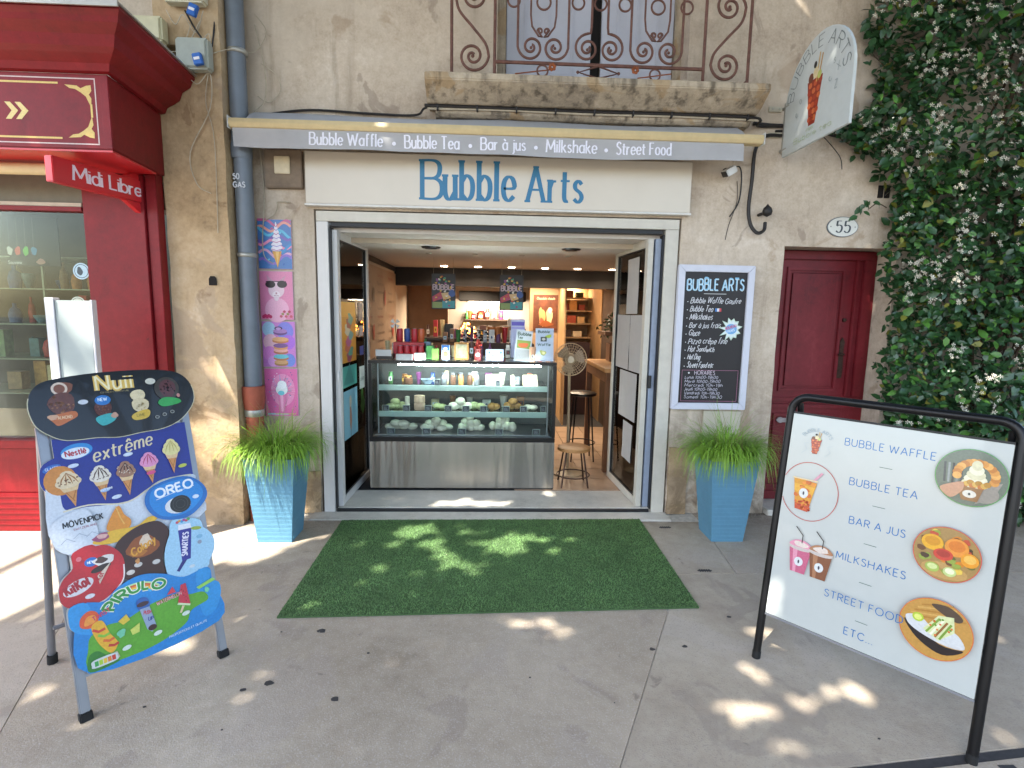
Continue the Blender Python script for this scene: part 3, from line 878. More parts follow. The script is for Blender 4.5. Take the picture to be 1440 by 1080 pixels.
for x, z, r_, c1, c2 in ((-2.76, 1.82, .055, '#a9c4cf', '#33424a'), (-2.73, 1.45, .04, '#d9cdb4', '#6b5c46'), (-2.75, 1.29, .07, '#cdb878', '#8b7440'), (-2.80, 1.60, .05, '#b9bfae', '#55604c')):
    a = Art(); a.ell(0, 0, r_, r_, c1); a.ell(0, 0, r_*.85, r_*.85, c1); a.ring(0, 0, r_*.8, .004, c2); a.blobby(-.01, .0, r_*.35, r_*.5, c2)
    a.put('round_sticker', rs, face_m(x, -.3192, z))
# inside the window
sw = thing('window_display_box', 'dim panelled back of the red shop window', 'display window', (-4, .6, .66))
mb = MB(); mb.box(-6, -2.72, .9, .95, .5, 2.6); mb.build('back_panel', mat('display_back', '#4a4433', .8, var=.35, scale=4), sw)
mb = MB(); mb.box(-6, -2.72, -.30, .9, .60, .64); mb.build('display_floor', mat('display_wood', '#5a4a34', .6), sw)
mb = MB(); mb.box(-6, -2.72, -.25, .9, 2.45, 2.5); mb.build('display_ceiling', mat('display_ceiling', '#77745f', .7), sw)
mb = MB(); mb.box(-2.715, -2.70, -.25, .9, .62, 2.45); mb.build('display_side', mat('display_side', '#6b6a52', .8, var=.2), sw)
sh = thing('glass_shelving', 'glass shelves of small goods behind the red shop window', 'shelves', (-3.6, .3, .64))
M_gsh = mat('shelf_edge', '#8b9580', .25, var=.05)
for z in (.92, 1.18, 1.44, 1.70, 1.93):
    MB().box(-5, -2.76, .02, .55, z, z+.008).build('shelf_board', M_gsh, sh)
for x in (-4.2, -3.3, -2.78):
    MB().box(x, x+.012, .03, .05, .64, 2.1).build('upright', M_gsh, sh)
rg = random.Random(5)
pal = ['#8a4a3a', '#b98a4a', '#4a6a6a', '#7a3f57', '#c4b48a', '#35507a', '#5d7a45', '#a3352c', '#d9d2c0', '#8c6e4a', '#3c3a36', '#c77f3a', '#6f8f94']
SHELF_ITEMS = []
for z in (.645, .93, 1.19, 1.45, 1.71):
    x = -3.75
    while x < -2.84:
        w = rg.uniform(.05, .12); h = rg.uniform(.09, .22); c = rg.choice(pal); k = rg.randrange(3)
        mb = MB(); yy = rg.uniform(.08, .3)
        if k == 0: mb.box(x, x+w, yy, yy+.08, z+.001, z+h)
        elif k == 1: mb.lathe([(w*.35, z+.001), (w*.42, z+h*.4), (w*.3, z+h*.7), (w*.12, z+h*.8), (w*.12, z+h)], (x+w*.5, yy+.05, 0), 9)
        else: mb.lathe([(w*.2, z+.001), (w*.45, z+h*.35), (w*.5, z+h*.5), (w*.46, z+h*.52)], (x+w*.5, yy+.05, 0), 9)
        o = mb.build('shelf_item', mat('goods_'+c[1:], c, .5, var=.3, scale=30), None, smooth=(k > 0))
        SHELF_ITEMS.append((o, ('box', 'vase', 'bowl')[k], c, ('floor', 'lowest shelf', 'second shelf', 'third shelf', 'fourth shelf')[int(round((z-.645)/.265))]))
        x += w+rg.uniform(.0, .02)
CN = {'#8a4a3a': 'russet', '#b98a4a': 'amber', '#4a6a6a': 'slate green', '#7a3f57': 'plum', '#c4b48a': 'sand coloured', '#35507a': 'navy', '#5d7a45': 'leaf green', '#a3352c': 'red', '#d9d2c0': 'ivory', '#8c6e4a': 'tan', '#3c3a36': 'charcoal', '#c77f3a': 'orange', '#6f8f94': 'pale teal'}
for o, shp, c, sf_ in SHELF_ITEMS:
    same = [q[0] for q in SHELF_ITEMS if q[1:] == (shp, c, sf_)]
    i = same.index(o)
    pre = '' if len(same) == 1 else ('leftmost ', 'second ', 'third ', 'fourth ', 'fifth ', 'last ')[min(i, 5)]
    tag(o, '%s%s %s on the %s in the red shop window' % (pre, CN[c], shp, sf_), 'goods', 'small goods in the red shop window')
    o.name = 'gift_'+shp
rk = thing('keyring_display', 'black card of coloured keyrings hanging high in the red shop window', 'display card', (-3.2, -.1, 1.9))
MB().box(-3.36, -3.02, -.15, -.14, 1.86, 2.19).build('card', mat('black_card', '#14161a', .6), rk)
a = Art()
for i, c in enumerate(('#cfd0c8', '#d9442c', '#5fc43a', '#2f7fae')):
    a.ribbon([(-.33+i*.055, .0), (-.335+i*.055, -.2)], .004, '#4b4b46'); a.blobby(-.335+i*.055, -.23, .019, .032, c)
a.rect(-.36, -.33, -.23, -.29, '#23262b'); a.text('Souvenir', -.35, -.32, .022, .14, '#cfd3d4'); a.blobby(-.13, -.3, .03, .018, '#a77a70')
a.put('keyrings', rk, face_m(-3.02, -.1515, 2.19))

# newspaper sign on its bracket
ms = thing('newspaper_sign', 'bright red slanting arm sign reading Midi Libre hung under the fascia', 'sign', (-2.45, -.62, 2.3))
X0 = Vector((-2.425, -.93, 2.272))
dd = Vector((-2.305+2.425, -.31+.93, 0)); L_ = dd.length; dd.normalize()
s_ = Vector((0, 0, 1))
M = frame_m(X0, dd, s_)
mb = MB(); mb.box(.0, L_-.02, 0, .05, 0, .14); mb.build('sign_box', M_redb, ms, bevel=.004, M=M)
mb = MB(); mb.prism([(L_-.16, -.002), (L_-.04, -.07), (L_, -.08), (L_, .215), (L_-.04, .205), (L_-.16, .142), (L_-.019, .141), (L_-.019, -.001)], .008, .044, 'y'); mb.build('bracket', M_redb, ms, bevel=.002, M=M)
a = Art(); a.text('Midi Libre', .12, .038, .078, .2, '#e9d9e2', gap=.13, contrast=.55, serif=.11, width=.47); a.put('lettering', ms, M @ Matrix.Translation((0, -.0006, 0)))
# white board standing by the plinth
wb = thing('white_board', 'plain white upright board standing in front of the red shop window', 'board', (-2.42, -.82, 0))
Mw = mat('white_board_face', '#a6afac', .4, var=.04); Mf = mat('white_board_frame', '#e2dfe2', .4, var=.02)
M = Matrix.Translation((-2.575, -.86, 0)) @ Matrix.Rotation(R(16), 4, 'Z')
MB().box(.045, .215, -.03, .03, .04, 1.62).build('panel', Mw, wb, bevel=.002, M=M)
MB().box(0, .043, -.04, .04, .0, 1.635).build('side_post', Mf, wb, bevel=.003, M=M)
MB().box(.217, .228, -.035, .035, .0, 1.625).build('side_post', Mf, wb, bevel=.003, M=M)

# ================================================================== DRAINPIPE, WIRES, BOXES
M_pipe = mat('blue_grey_zinc', '#6f7780', .5, .2, var=.12, scale=5, bump=.0006)
M_terra = mat('terracotta_pipe', '#9c4f3a', .6, var=.18, scale=10, bump=.001)
M_wire = mat('old_white_wire', '#b3a893', .6, var=.2)
M_bwire = mat('black_cable', '#201d1c', .55, var=.15)
dp = thing('drainpipe', 'blue grey metal drainpipe with a terracotta foot beside the stone pier', 'drainpipe', (-1.74, -.13, 0))
px, py = -1.745, -.135
MB().lathe([(.060, 1.02), (.060, 2.66)], (px+.01, py, 0), 18).build('pipe', M_pipe, dp, smooth=True)
MB().lathe([(.058, 2.69), (.058, 5.2)], (px, py, 0), 18).build('pipe', M_pipe, dp, smooth=True)
MB().lathe([(.066, 2.62), (.070, 2.64), (.070, 2.71), (.064, 2.73)], (px+.005, py, 0), 18).build('collar', M_pipe, dp, smooth=True)
for z in (1.95, 3.3):
    mb = MB(); mb.lathe([(.0615, z), (.066, z+.004), (.066, z+.026), (.0615, z+.03)], (px+.008, py, 0), 18); mb.box(px-.01, px+.01, py, .0, z+.006, z+.024); mb.build('pipe_strap', M_zinc, dp, smooth=True)
MB().lathe([(.062, 0.0), (.062, .80), (.066, .85), (.078, .93), (.080, 1.025), (.070, 1.027), (.062, 1.0)], (px+.01, py, 0), 18).build('terracotta_boot', M_terra, dp, smooth=True)
MB().lathe([(.0655, .80), (.069, .805), (.069, .845), (.0665, .85)], (px+.01, py, 0), 18).build('boot_strap', M_zinc, dp, smooth=True)
a = Art(); a.text('50', 0, .035, .035, .2, '#c8ccd2'); a.text('GAS', 0, -.02, .035, .22, '#c8ccd2'); a.put('stencil', dp, face_m(px-.035, py-.063, 2.44))
def wire(label, pts, r, m, n=6, parent=None):
    o = MB().tube(catmull([tuple(p) for p in pts], n), r, 6).build('wall_cable', m, parent, smooth=True)
    return tag(o, label, 'cable')
wire('thin white wire hanging down between the drainpipe and the posters', [(-1.66, -.02, 3.55), (-1.60, -.03, 3.25), (-1.61, -.03, 3.05), (-1.70, -.04, 2.93), (-1.66, -.03, 2.7), (-1.645, -.02, 2.4), (-1.665, -.03, 2.1), (-1.66, -.02, 1.97), (-1.60, -.015, 1.92)], .0035, M_wire)
wire('thin white wire looping across the left wall under the meter box', [(-1.66, -.02, 2.22), (-1.58, -.02, 2.27), (-1.55, -.025, 2.33), (-1.55, -.02, 2.36), (-1.46, -.02, 2.36)], .0035, M_wire)
wire('pale wire curling down the stone pier from the grey junction box', [(-1.90, -.29, 3.43), (-2.02, -.29, 3.18), (-1.95, -.28, 3.05), (-1.86, -.28, 3.12), (-1.87, -.28, 2.9), (-2.02, -.27, 2.62), (-1.99, -.265, 2.42), (-1.90, -.262, 2.36)], .0035, M_wire)
wire('pale wire looped beside the blue connectors above the pier', [(-1.95, -.29, 3.30), (-2.0, -.29, 3.2), (-1.92, -.29, 3.27), (-1.85, -.28, 3.36), (-1.86, -.27, 3.2), (-1.9, -.27, 2.95), (-1.86, -.265, 2.7), (-1.87, -.262, 2.1)], .003, M_wire)
wire('pale wire sagging from the beige box towards the cornice', [(-2.16, -.27, 3.36), (-2.1, -.3, 3.24), (-2.02, -.29, 3.27), (-1.96, -.28, 3.42)], .003, M_wire)
wire('dark cable running down from the top left utility box', [(-2.0, -.27, 3.5), (-1.93, -.29, 3.38), (-1.85, -.28, 3.28), (-1.83, -.265, 3.36), (-1.82, -.2, 3.7)], .006, M_bwire)
wire('grey cable pinned along the wall above the awning left end', [(-1.62, -.015, 2.96), (-1.3, -.02, 3.0), (-.9, -.02, 2.99), (-.56, -.03, 2.985), (-.48, -.12, 3.0), (-.42, -.152, 3.012)], .008, M_bwire)
wire('white cable strapped under the balcony slab', [(-.45, -.142, 2.995), (.1, -.142, 3.0), (.7, -.142, 2.993), (1.3, -.142, 2.997), (1.90, -.142, 2.99)], .008, M_wire)
wire('black cable bundle strapped under the balcony slab', [(-.47, -.155, 3.012), (.1, -.152, 3.010), (.7, -.152, 3.006), (1.3, -.152, 3.009), (1.88, -.15, 3.004), (1.96, -.03, 2.99), (2.2, -.02, 3.0)], .010, M_bwire)
wire('thick black cable running across the wall into the climbing plant', [(1.93, -.02, 3.01), (2.15, -.02, 3.0), (2.5, -.02, 3.03), (2.9, -.02, 2.98)], .014, M_bwire)
wire('second black cable dipping below the first beside the hanging sign', [(2.1, -.02, 2.96), (2.4, -.02, 2.97), (2.6, -.03, 2.93), (2.9, -.02, 2.93)], .009, M_bwire)
wire('loose twig like wire curling below the hanging sign', [(2.45, -.03, 2.94), (2.52, -.05, 2.86), (2.60, -.04, 2.78), (2.62, -.04, 2.70)], .003, M_bwire)
wire('black cable looping down the wall beside the awning right end', [(2.15, -.02, 2.93), (2.02, -.03, 2.92), (1.95, -.04, 2.82), (1.94, -.04, 2.6), (1.93, -.04, 2.4), (1.95, -.05, 2.28), (2.0, -.06, 2.22), (2.05, -.06, 2.24), (2.06, -.05, 2.30)], .013, M_bwire)
wire('thin grey cable from the white camera to the black cable', [(1.76, -.06, 2.66), (1.84, -.03, 2.70), (1.87, -.02, 2.62), (1.86, -.02, 2.45), (1.80, -.015, 2.34)], .005, M_bwire)
wire('thin dark wire dropping straight down the render right of the sign', [(1.84, -.012, 2.6), (1.85, -.012, 2.45), (1.80, -.012, 2.28), (1.78, -.012, 2.17)], .0025, M_bwire)
for q, (lb, pts) in enumerate((('pale wire drooping in a wide loop beside the top of the drainpipe', [(-1.66, -.02, 3.62), (-1.58, -.03, 3.5), (-1.66, -.05, 3.36), (-1.74, -.22, 3.3), (-1.9, -.28, 3.22)]),
        ('pale wire hanging in a slack curve over the upper pier', [(-2.12, -.27, 3.50), (-2.05, -.30, 3.40), (-2.0, -.30, 3.46), (-1.93, -.29, 3.36), (-1.88, -.28, 3.5)]),
        ('thin pale wire curling on the render right of the drainpipe top', [(-1.63, -.015, 3.3), (-1.52, -.03, 3.22), (-1.50, -.02, 3.12), (-1.58, -.03, 3.04), (-1.66, -.02, 3.08)]),
        ('thin wire drawn from the awning end down the left wall', [(-1.68, -.03, 2.92), (-1.655, -.02, 2.85), (-1.66, -.02, 2.6)]))):
    wire(lb, pts, .003, M_wire)
for k in range(9):
    x = -.38+k*.275
    tag(MB().box(x-.006, x+.006, -.166, -.128, 2.984, 3.021).build('cable_clip', M_bwire, None, bevel=.002), ('leftmost', 'second', 'third', 'fourth', 'middle', 'fourth from right', 'third from right', 'second from right', 'rightmost')[k]+' black clip holding the cables under the balcony slab', 'clip')
hk = thing('wall_hook', 'black iron wall hook with a round knob holding the cable', 'hook', (2.04, -.03, 2.36))
mb = MB(); mb.tube([(2.03, 0, 2.36), (2.03, -.07, 2.36), (2.035, -.10, 2.38)], .012, 8); mb.build('arm', M_bwire, hk, smooth=True)
mb = MB(); mb.lathe([(.001, 2.33), (.03, 2.345), (.036, 2.37), (.028, 2.395), (.012, 2.41), (.001, 2.425)], (2.045, -.10, 0), 12); mb.build('knob', M_bwire, hk, smooth=True)
cm = thing('security_camera', 'small white camera tilted under the awning right end', 'camera', (1.74, -.06, 2.64))
M = Matrix.Translation((1.735, -.11, 2.645)) @ Matrix.Rotation(R(-32), 4, 'Y') @ Matrix.Rotation(R(10), 4, 'X')
MB().box(-.045, .035, -.05, .03, -.024, .024).build('body', mat('white_plastic', '#c9cac8', .35, var=.03), cm, bevel=.006, M=M)
MB().box(-.05, -.0455, -.045, .025, -.02, .02).build('lens_face', M_bwire, cm, M=M)
mb = MB(); mb.tube([(1.735, -.08, 2.64), (1.74, -.03, 2.68), (1.74, 0, 2.68)], .009, 8); mb.build('bracket', M_bwire, cm, smooth=True)
for x, z, lb in ((2.09, 3.115, 'small white cable clamp on the wall left of the hanging sign'), (2.10, 2.935, 'white double cable clamp below the cables left of the hanging sign')):
    t = thing('cable_clamp', lb, 'clamp', (x, -.02, z))
    MB().box(x-.05, x+.05, -.022, 0, z-.018, z+.018).build('plate', mat('aged_plastic', '#bfb9a6', .5, var=.15), t, bevel=.003)
    for q in (-.025, .025):
        MB().lathe([(.006, -.028), (.006, -.022)], (x+q, 0, z), 8, 'y').build('screw', M_zinc, t)
vg = thing('wall_vent', 'small twin slot vent in the render beside the climbing plant', 'vent', (2.99, 0, 2.56))
for q in (-.026, .026):
    mb = MB(); mb.box(2.985+q-.018, 2.985+q+.018, -.013, .0, 2.51, 2.60); mb.build('slot', M_dark, vg)
jb = [(-2.335, -2.115, 3.28, 3.43, '#c9c2a0', 'beige utility box with rounded corners behind the cornice end'),
      (-2.10, -1.85, 3.52, 3.74, '#cfcab2', 'cream utility box at the very top beside the drainpipe'),
      (-2.04, -1.835, 3.12, 3.31, '#9fa399', 'grey junction box with a blue connector beside the drainpipe')]
for x0, x1, z0, z1, c, lb in jb:
    t = thing('junction_box', lb, 'junction box', ((x0+x1)/2, -.28, z0))
    MB().box(x0, x1, -.345, -.262, z0, z1).build('case', mat('box_'+c[1:], c, .5, var=.1), t, bevel=.012, bseg=3)
    MB().box(x0+.015, x1-.015, -.350, -.346, z0+.015, z1-.015).build('lid', mat('box_'+c[1:], c, .5, var=.1), t, bevel=.0015)
M_blue = mat('blue_plastic', '#1f5fb0', .4, var=.1)
for x, z, rz, lb in ((-1.90, 3.455, 20, 'upper blue cable connector above the pier'), (-1.885, 3.165, -12, 'lower blue cable connector beside the grey junction box')):
    t = thing('blue_connector', lb, 'connector', (x, -.3, z))
    M = Matrix.Translation((x, -.37, z)) @ Matrix.Rotation(R(rz), 4, 'Y')
    MB().box(-.028, .028, -.015, .015, -.035, .035).build('body', M_blue, t, bevel=.004, M=M)
    MB().box(-.018, .018, -.02, -.0155, -.008, .008).build('label_strip', Mf, t, M=M)
pl_ = thing('beige_bell_plate', 'square beige plate on the dark box left of the shop sign', 'plate', (-1.49, -.05, 2.6))
MB().box(-1.625, -1.36, -.05, 0, 2.455, 2.72).build('back_box', mat('brown_box', '#7b6a58', .7, var=.2), pl_, bevel=.006)
MB().box(-1.55, -1.44, -.064, -.052, 2.55, 2.67).build('cover', mat('cream_cover', '#cfc0a0', .5), pl_, bevel=.004)

# ================================================================== AWNING AND SHOP SIGN
M_fab = mat('lilac_grey_canvas', '#a9a9ab', .85, var=.07, scale=6, bump=.0012, bscale=500)
aw = thing('folded_awning', 'folded lilac grey awning with a cream front bar above the shop sign', 'awning', (0.05, -.12, 2.8))
vs = []; fs = []
nx = 60
prof = [(-.02, 2.962), (-.09, 2.945), (-.17, 2.905), (-.235, 2.858)]
for i in range(nx+1):
    x = -1.66+i*(3.44/nx)
    for j, (y, z) in enumerate(prof):
        wv = .006*math.sin(x*4+j)+.004*noise.noise(Vector((x*6, j, 0)))
        vs.append((x, y, z+wv*(1 if 0 < j < 3 else .3)))
for i in range(nx):
    for j in range(3):
        fs.append((i*4+j, i*4+j+1, i*4+j+5, i*4+j+4))
MB().add(vs, fs).build('canopy', M_fab, aw, smooth=True)
mb = MB(); mb.prism([(-.225, 2.785), (-.285, 2.79), (-.30, 2.815), (-.29, 2.845), (-.25, 2.857), (-.225, 2.85)], -1.75, 1.885, 'x'); mb.build('front_bar', M_cream, aw, bevel=.003)
for x in (-1.756, 1.886):
    MB().box(x, x+.006, -.30, -.22, 2.78, 2.86).build('end_cap', mat('white_plastic', '#c9cac8'), aw, bevel=.002)
MB().lathe([(.036, -1.66), (.036, 1.78)], (0, -.075, 2.89), 14, 'x').build('roller', M_fab, aw, smooth=True)
for x in (-1.62, 1.74):
    mb = MB(); mb.box(x-.02, x+.02, -.12, 0, 2.83, 2.935); mb.build('wall_bracket', M_cream, aw, bevel=.003)
    sg = 1 if x < 0 else -1
    mb = MB(); mb.tube([(x+.05*sg, -.13, 2.81), (x+1.45*sg, -.16, 2.805)], .017, 8); mb.build('folding_arm', M_cream, aw, smooth=True)
    mb = MB(); mb.tube([(x+1.45*sg, -.2, 2.805), (x+.1*sg, -.22, 2.81)], .015, 8); mb.build('folding_arm', M_cream, aw, smooth=True)
vs = []; fs = []
nv = 90
def val_y(u, k): return -.272-.012*math.sin(u*5.2+.8)*k-.006*math.sin(u*13)*k-.02*k*max(0, (u-1.45))/.3
def val_b(u): return 2.664-.006*math.sin(u*2.6)+.012*max(0, (-1.3-u))/.4
for i in range(nv+1):
    x = -1.735+i*(3.49/nv)
    for j in range(5):
        k = j/4
        vs.append((x, val_y(x, k), 2.79+(val_b(x)-2.79)*k))
for i in range(nv):
    for j in range(4):
        fs.append((i*5+j, i*5+j+1, i*5+j+6, i*5+j+5))
MB().add(vs, fs).build('valance', M_fab, aw, smooth=True)
a = Art()
def U(px): return -1.225+.00488*(px-437)
for w_, p0, p1 in (('Bubble Waffle', 437, 536), ('Bubble Tea', 567, 642), ('Bar \u00e0 jus', 673, 735), ('Milkshake', 765, 836), ('Street Food', 865, 942)):
    x0, x1 = U(p0), U(p1)
    a.text(w_, x0, 2.694, .078, .15, '#e6e6f0', width=x1-x0, contrast=.6, serif=.08, gap=.2)
for p0 in (552, 658, 750, 850):
    a.ell(U(p0), 2.717, .013, .013, '#e6e6f0')
# lay the lettering on the waving cloth
a.v = [(x, val_y(x, (2.79-z)/(.126))-.0015+y, z) for x, y, z in a.v]
a.build('valance_lettering', ink(), aw)
sb = thing('shop_signboard', 'long white signboard reading Bubble Arts over the shop door', 'sign', (.07, -.03, 2.36))
MB().box(-1.335, 1.478, -.06, -.001, 2.352, 2.712).build('panel', mat('white_sign_panel', '#cfc6b6', .35, var=.03, scale=3), sb, bevel=.003)
MB().box(-1.345, 1.488, -.066, -.0, 2.336, 2.350).build('bottom_trim', mat('white_trim', '#d5d2cc', .4), sb, bevel=.002)
a = Art()
for w_, x0, x1, h in (('B', 0, .145, .265), ('ubble', .165, .665, .265), ('Arts', .765, 1.165, .24)):
    a.text(w_, x0, 0, h, .135 if w_ != 'B' else .13, '#2a7299', width=None if w_ == 'B' else x1-x0, sx=1.0, contrast=.46, serif=.09, gap=.24)
a.put('lettering', sb, face_m(-.50, -.0608, 2.405))

# ================================================================== RAILING
M_iron = mat('rusty_iron', '#6b4a40', .75, .2, var=.35, scale=22, bump=.001, bscale=140)
M_rust = mat('orange_rust', '#8a4a25', .85, var=.4, scale=40, bump=.001)
rl = thing('balcony_railing', 'rusty wrought iron balcony railing with spiral scrolls', 'railing', (.73, -.27, 3.17))
RY = -.27
def bar(name, pts, r=.007, m=None, lab=None):
    return MB().tube([(p[0], RY+(p[2] if len(p) > 2 else 0), p[1]) for p in pts], r, 7).build(name, m or M_iron, rl, smooth=True)
for x in (-.275, .012, 1.435, 1.745):
    bar('post', [(x, 3.165), (x, 4.15)], .0108)
bar('lower_rail', [(.012, 3.262), (1.435, 3.262)], .0115)
bar('top_rail', [(-.29, 4.15), (1.76, 4.15)], .014)
for sx, x0 in ((1, -.275), (-1, 1.745)):
    for y1 in (RY*.5,):
        MB().tube([(x0, RY, 4.15), (x0, -.0, 4.15)], .012, 7).build('side_rail', M_iron, rl, smooth=True)
    MB().tube([(x0, RY, 3.2), (x0, -.0, 3.2)], .008, 7).build('side_rail', M_iron, rl, smooth=True)
def spiral(cx, cz, r0, a0, turns, sgn, rend=.014, n=44):
    """points from the outer end inwards"""
    return [(cx+(r0+(rend-r0)*(i/n)**.8)*math.cos(a0+sgn*2*PI*turns*i/n), cz+(r0+(rend-r0)*(i/n)**.8)*math.sin(a0+sgn*2*PI*turns*i/n)) for i in range(n+1)]
def eye(x, z, r=.012):
    MB().blob((x, RY, z), (r, r*.8, r), 8, 6, 0).build('scroll_eye', M_iron, rl, smooth=True)
# the two S scrolls in the end panels
for sg, cx in ((1, -.135), (-1, 1.592)):
    lo = spiral(cx, 3.292, .108, 0 if sg > 0 else PI, 1.85, -1 if sg > 0 else 1)
    hi = spiral(cx+.0*sg, 3.665, .115, PI if sg > 0 else 0, 1.85, -1 if sg > 0 else 1)
    hi = spiral(cx, 3.66, .112, PI if sg > 0 else 0, 1.85, -1 if sg > 0 else 1)
    mid = catmull([lo[0], (cx+sg*.085, 3.37), (cx-sg*.0, 3.47), (cx-sg*.09, 3.57), hi[0]], 7)
    bar('scroll', list(reversed(lo))+mid[1:-1]+hi, .0092)
    eye(cx, 3.292); eye(cx, 3.66)
    hi2 = spiral(cx, 3.92, .1, 0 if sg > 0 else PI, 1.8, -1 if sg > 0 else 1)
    bar('scroll', hi2, .0092)
def lyre(xa, xb):
    """two spirals back to back, their outer ends rising as bars, small curls between"""
    for x, sg in ((xa, -1), (xb, 1)):
        sp_ = spiral(x, 3.363, .090, PI if sg < 0 else 0, 1.7, 1 if sg < 0 else -1)
        xo = x+sg*.090
        bar('scroll', [(xo, 4.14), (xo, 3.6), (xo, 3.45)]+sp_, .0084)
        eye(x, 3.358, .010)
    xm = (xa+xb)/2
    for sg in (-1, 1):
        cu = spiral(xm+sg*.022, 3.462, .020, PI/2-sg*1.2, 1.1, sg, .006, 18)
        bar('curl', [(xm+sg*.085, 4.14), (xm+sg*.085, 3.56), (xm+sg*.075, 3.49), (xm+sg*.03, 3.43), (xm+sg*.006, 3.425)]+cu, .0066)
    bar('ring', [(xm+.045*math.cos(a*PI/12), 3.64+.045*math.sin(a*PI/12)) for a in range(25)], .007)
lyre(.255, .415); lyre(1.018, 1.19)
for x, sg in ((.635, -1), (.795, 1)):
    sp_ = spiral(x, 3.358, .082, PI/2-sg*.0, 1.95, -sg if sg < 0 else -1)
    sp_ = spiral(x, 3.365, .094, PI/2, 1.9, 1 if sg < 0 else -1)
    xt = .715+sg*.015
    bar('scroll', [(.715+sg*.055, 4.14), (.715+sg*.055, 3.50), (.715+sg*.06, 3.462)]+sp_, .0084)
    eye(x, 3.358, .010)
for x in (.135, .565, .715-.0, .88, 1.3):
    bar('ring', [(x+.04*math.cos(a*PI/12), 3.645+.04*math.sin(a*PI/12)) for a in range(25)], .0068)
for x in (.335, 1.104):
    bar('ring', [(x+.036*math.cos(a*PI/12), 3.214+.036*math.sin(a*PI/12)) for a in range(25)], .0062)
for sg in (-1, 1):
    xc = .715
    bar('diamond', [(xc, 3.256), (xc+sg*.135, 3.214), (xc, 3.178)], .007)
    eye(xc+sg*.14, 3.214, .011)
for x, ang in ((.40, .3), (.965, -.2)):
    mb = MB()
    for k in range(6):
        a_ = ang+k*PI/3
        mb.blob((x+.016*math.cos(a_), RY-.012, 3.236+.016*math.sin(a_)), (.012, .006, .012), 6, 4, .1)
    mb.build('rust_rosette', M_rust, rl, smooth=True)
    mb = MB(); mb.tube([(x-.25 if x < .7 else x+.02, RY, 3.19), (x if x < .7 else x+.25, RY, 3.225)], .004, 6); mb.build('twisted_wire', M_rust, rl, smooth=True)

# ================================================================== HANGING ARCH SIGN
hs = thing('arched_hanging_sign', 'white arched sign with a waffle cone drawing jutting out over the door', 'sign', (2.3, -.2, 2.7))
MS_ = frame_m((2.146, -.05, 2.765), (0, -1, 0), (0, 0, 1))
pts = [(0, 0), (.75, 0), (.75, .33)]+[(.375+.375*math.cos(PI*i/20), .33+.36*math.sin(PI*i/20)) for i in range(1, 20)]+[(0, .33)]
M_wsign = mat('pale_sign_board', '#c2c8c6', .4, var=.04)
MB().prism(pts, 0, .02, 'y').build('board', M_wsign, hs, bevel=.002, M=MS_)
mb = MB(); mb.tube([(2.156, .0, 3.12), (2.156, -.10, 3.12)], .012, 8); mb.tube([(2.156, .0, 2.82), (2.156, -.10, 2.82)], .012, 8); mb.box(2.148, 2.166, -.075, -.03, 2.79, 3.15); mb.build('bracket', M_zinc, hs)
def waffle_cone(a, cx, z0, h, w):
    """a bubble waffle rolled in its paper, fruit and sticks on top"""
    a.poly([(cx-w*.22, z0), (cx+w*.2, z0), (cx+w*.5, z0+h*.66), (cx-w*.5, z0+h*.66)], '#8f2f1c')
    for i in range(6):
        zz = z0+h*(.06+.1*i); ww = w*(.2+.3*(.06+.1*i)/.66)
        for j in range(3):
            a.ell(cx+(j-1)*ww*.72+(i % 2-.5)*w*.08, zz+h*.03, w*.12, h*.042, ('#c2532c', '#a83c22', '#d06a3a')[(i+j) % 3], 10, up=(i+j == 0))
    a.k += 1
    a.ribbon([(cx+w*.1, z0+h*.6), (cx+w*.22, z0+h)], w*.07, '#c9a25c'); a.ribbon([(cx+w*.22, z0+h*.6), (cx+w*.4, z0+h*.96)], w*.07, '#b98c48')
    a.ell(cx-w*.28, z0+h*.7, w*.17, h*.07, '#6f3b25'); a.ell(cx+w*.02, z0+h*.74, w*.17, h*.08, '#d8c79a'); a.ell(cx-.05*w, z0+h*.86, w*.1, h*.05, '#2f2a28')
    a.ell(cx+w*.28, z0+h*.68, w*.13, h*.06, '#b8c06a')
def arc_fn(cx, cz, r, a0):
    """bend lettering round a circle, reading clockwise, centred on a0"""
    def f(px, pz):
        an = a0-px/r
        return (cx+(r+pz)*math.cos(an), cz+(r+pz)*math.sin(an))
    return f
a = Art()
def efn(px, pz):
    an = PI/2-px/.335
    return (.375+(.275+pz)*math.cos(an)*1.0, .33+(.27+pz)*math.sin(an)*.98)
a.text('BUBBLE ARTS', 0, 0, .075, .10, '#77807f', fn=efn, align='c', width=.98, contrast=.6, serif=.06)
waffle_cone(a, .355, .12, .44, .17)
for i, (u, v) in enumerate(((.55, .42), (.60, .36), (.53, .32), (.58, .26), (.20, .30), (.17, .22))):
    a.text('sXcZoe'[i], u, v, .05, .1, '#9aa4a4', rot=.4*(i % 3))
a.text('Bubble tea', .16, .045, .035, .09, '#a9b88a', width=.42); a.text('crepes', .3, .09, .025, .09, '#a9b88a')
a.put('sign_print', hs, MS_ @ Matrix.Translation((0, -.0005, 0)))

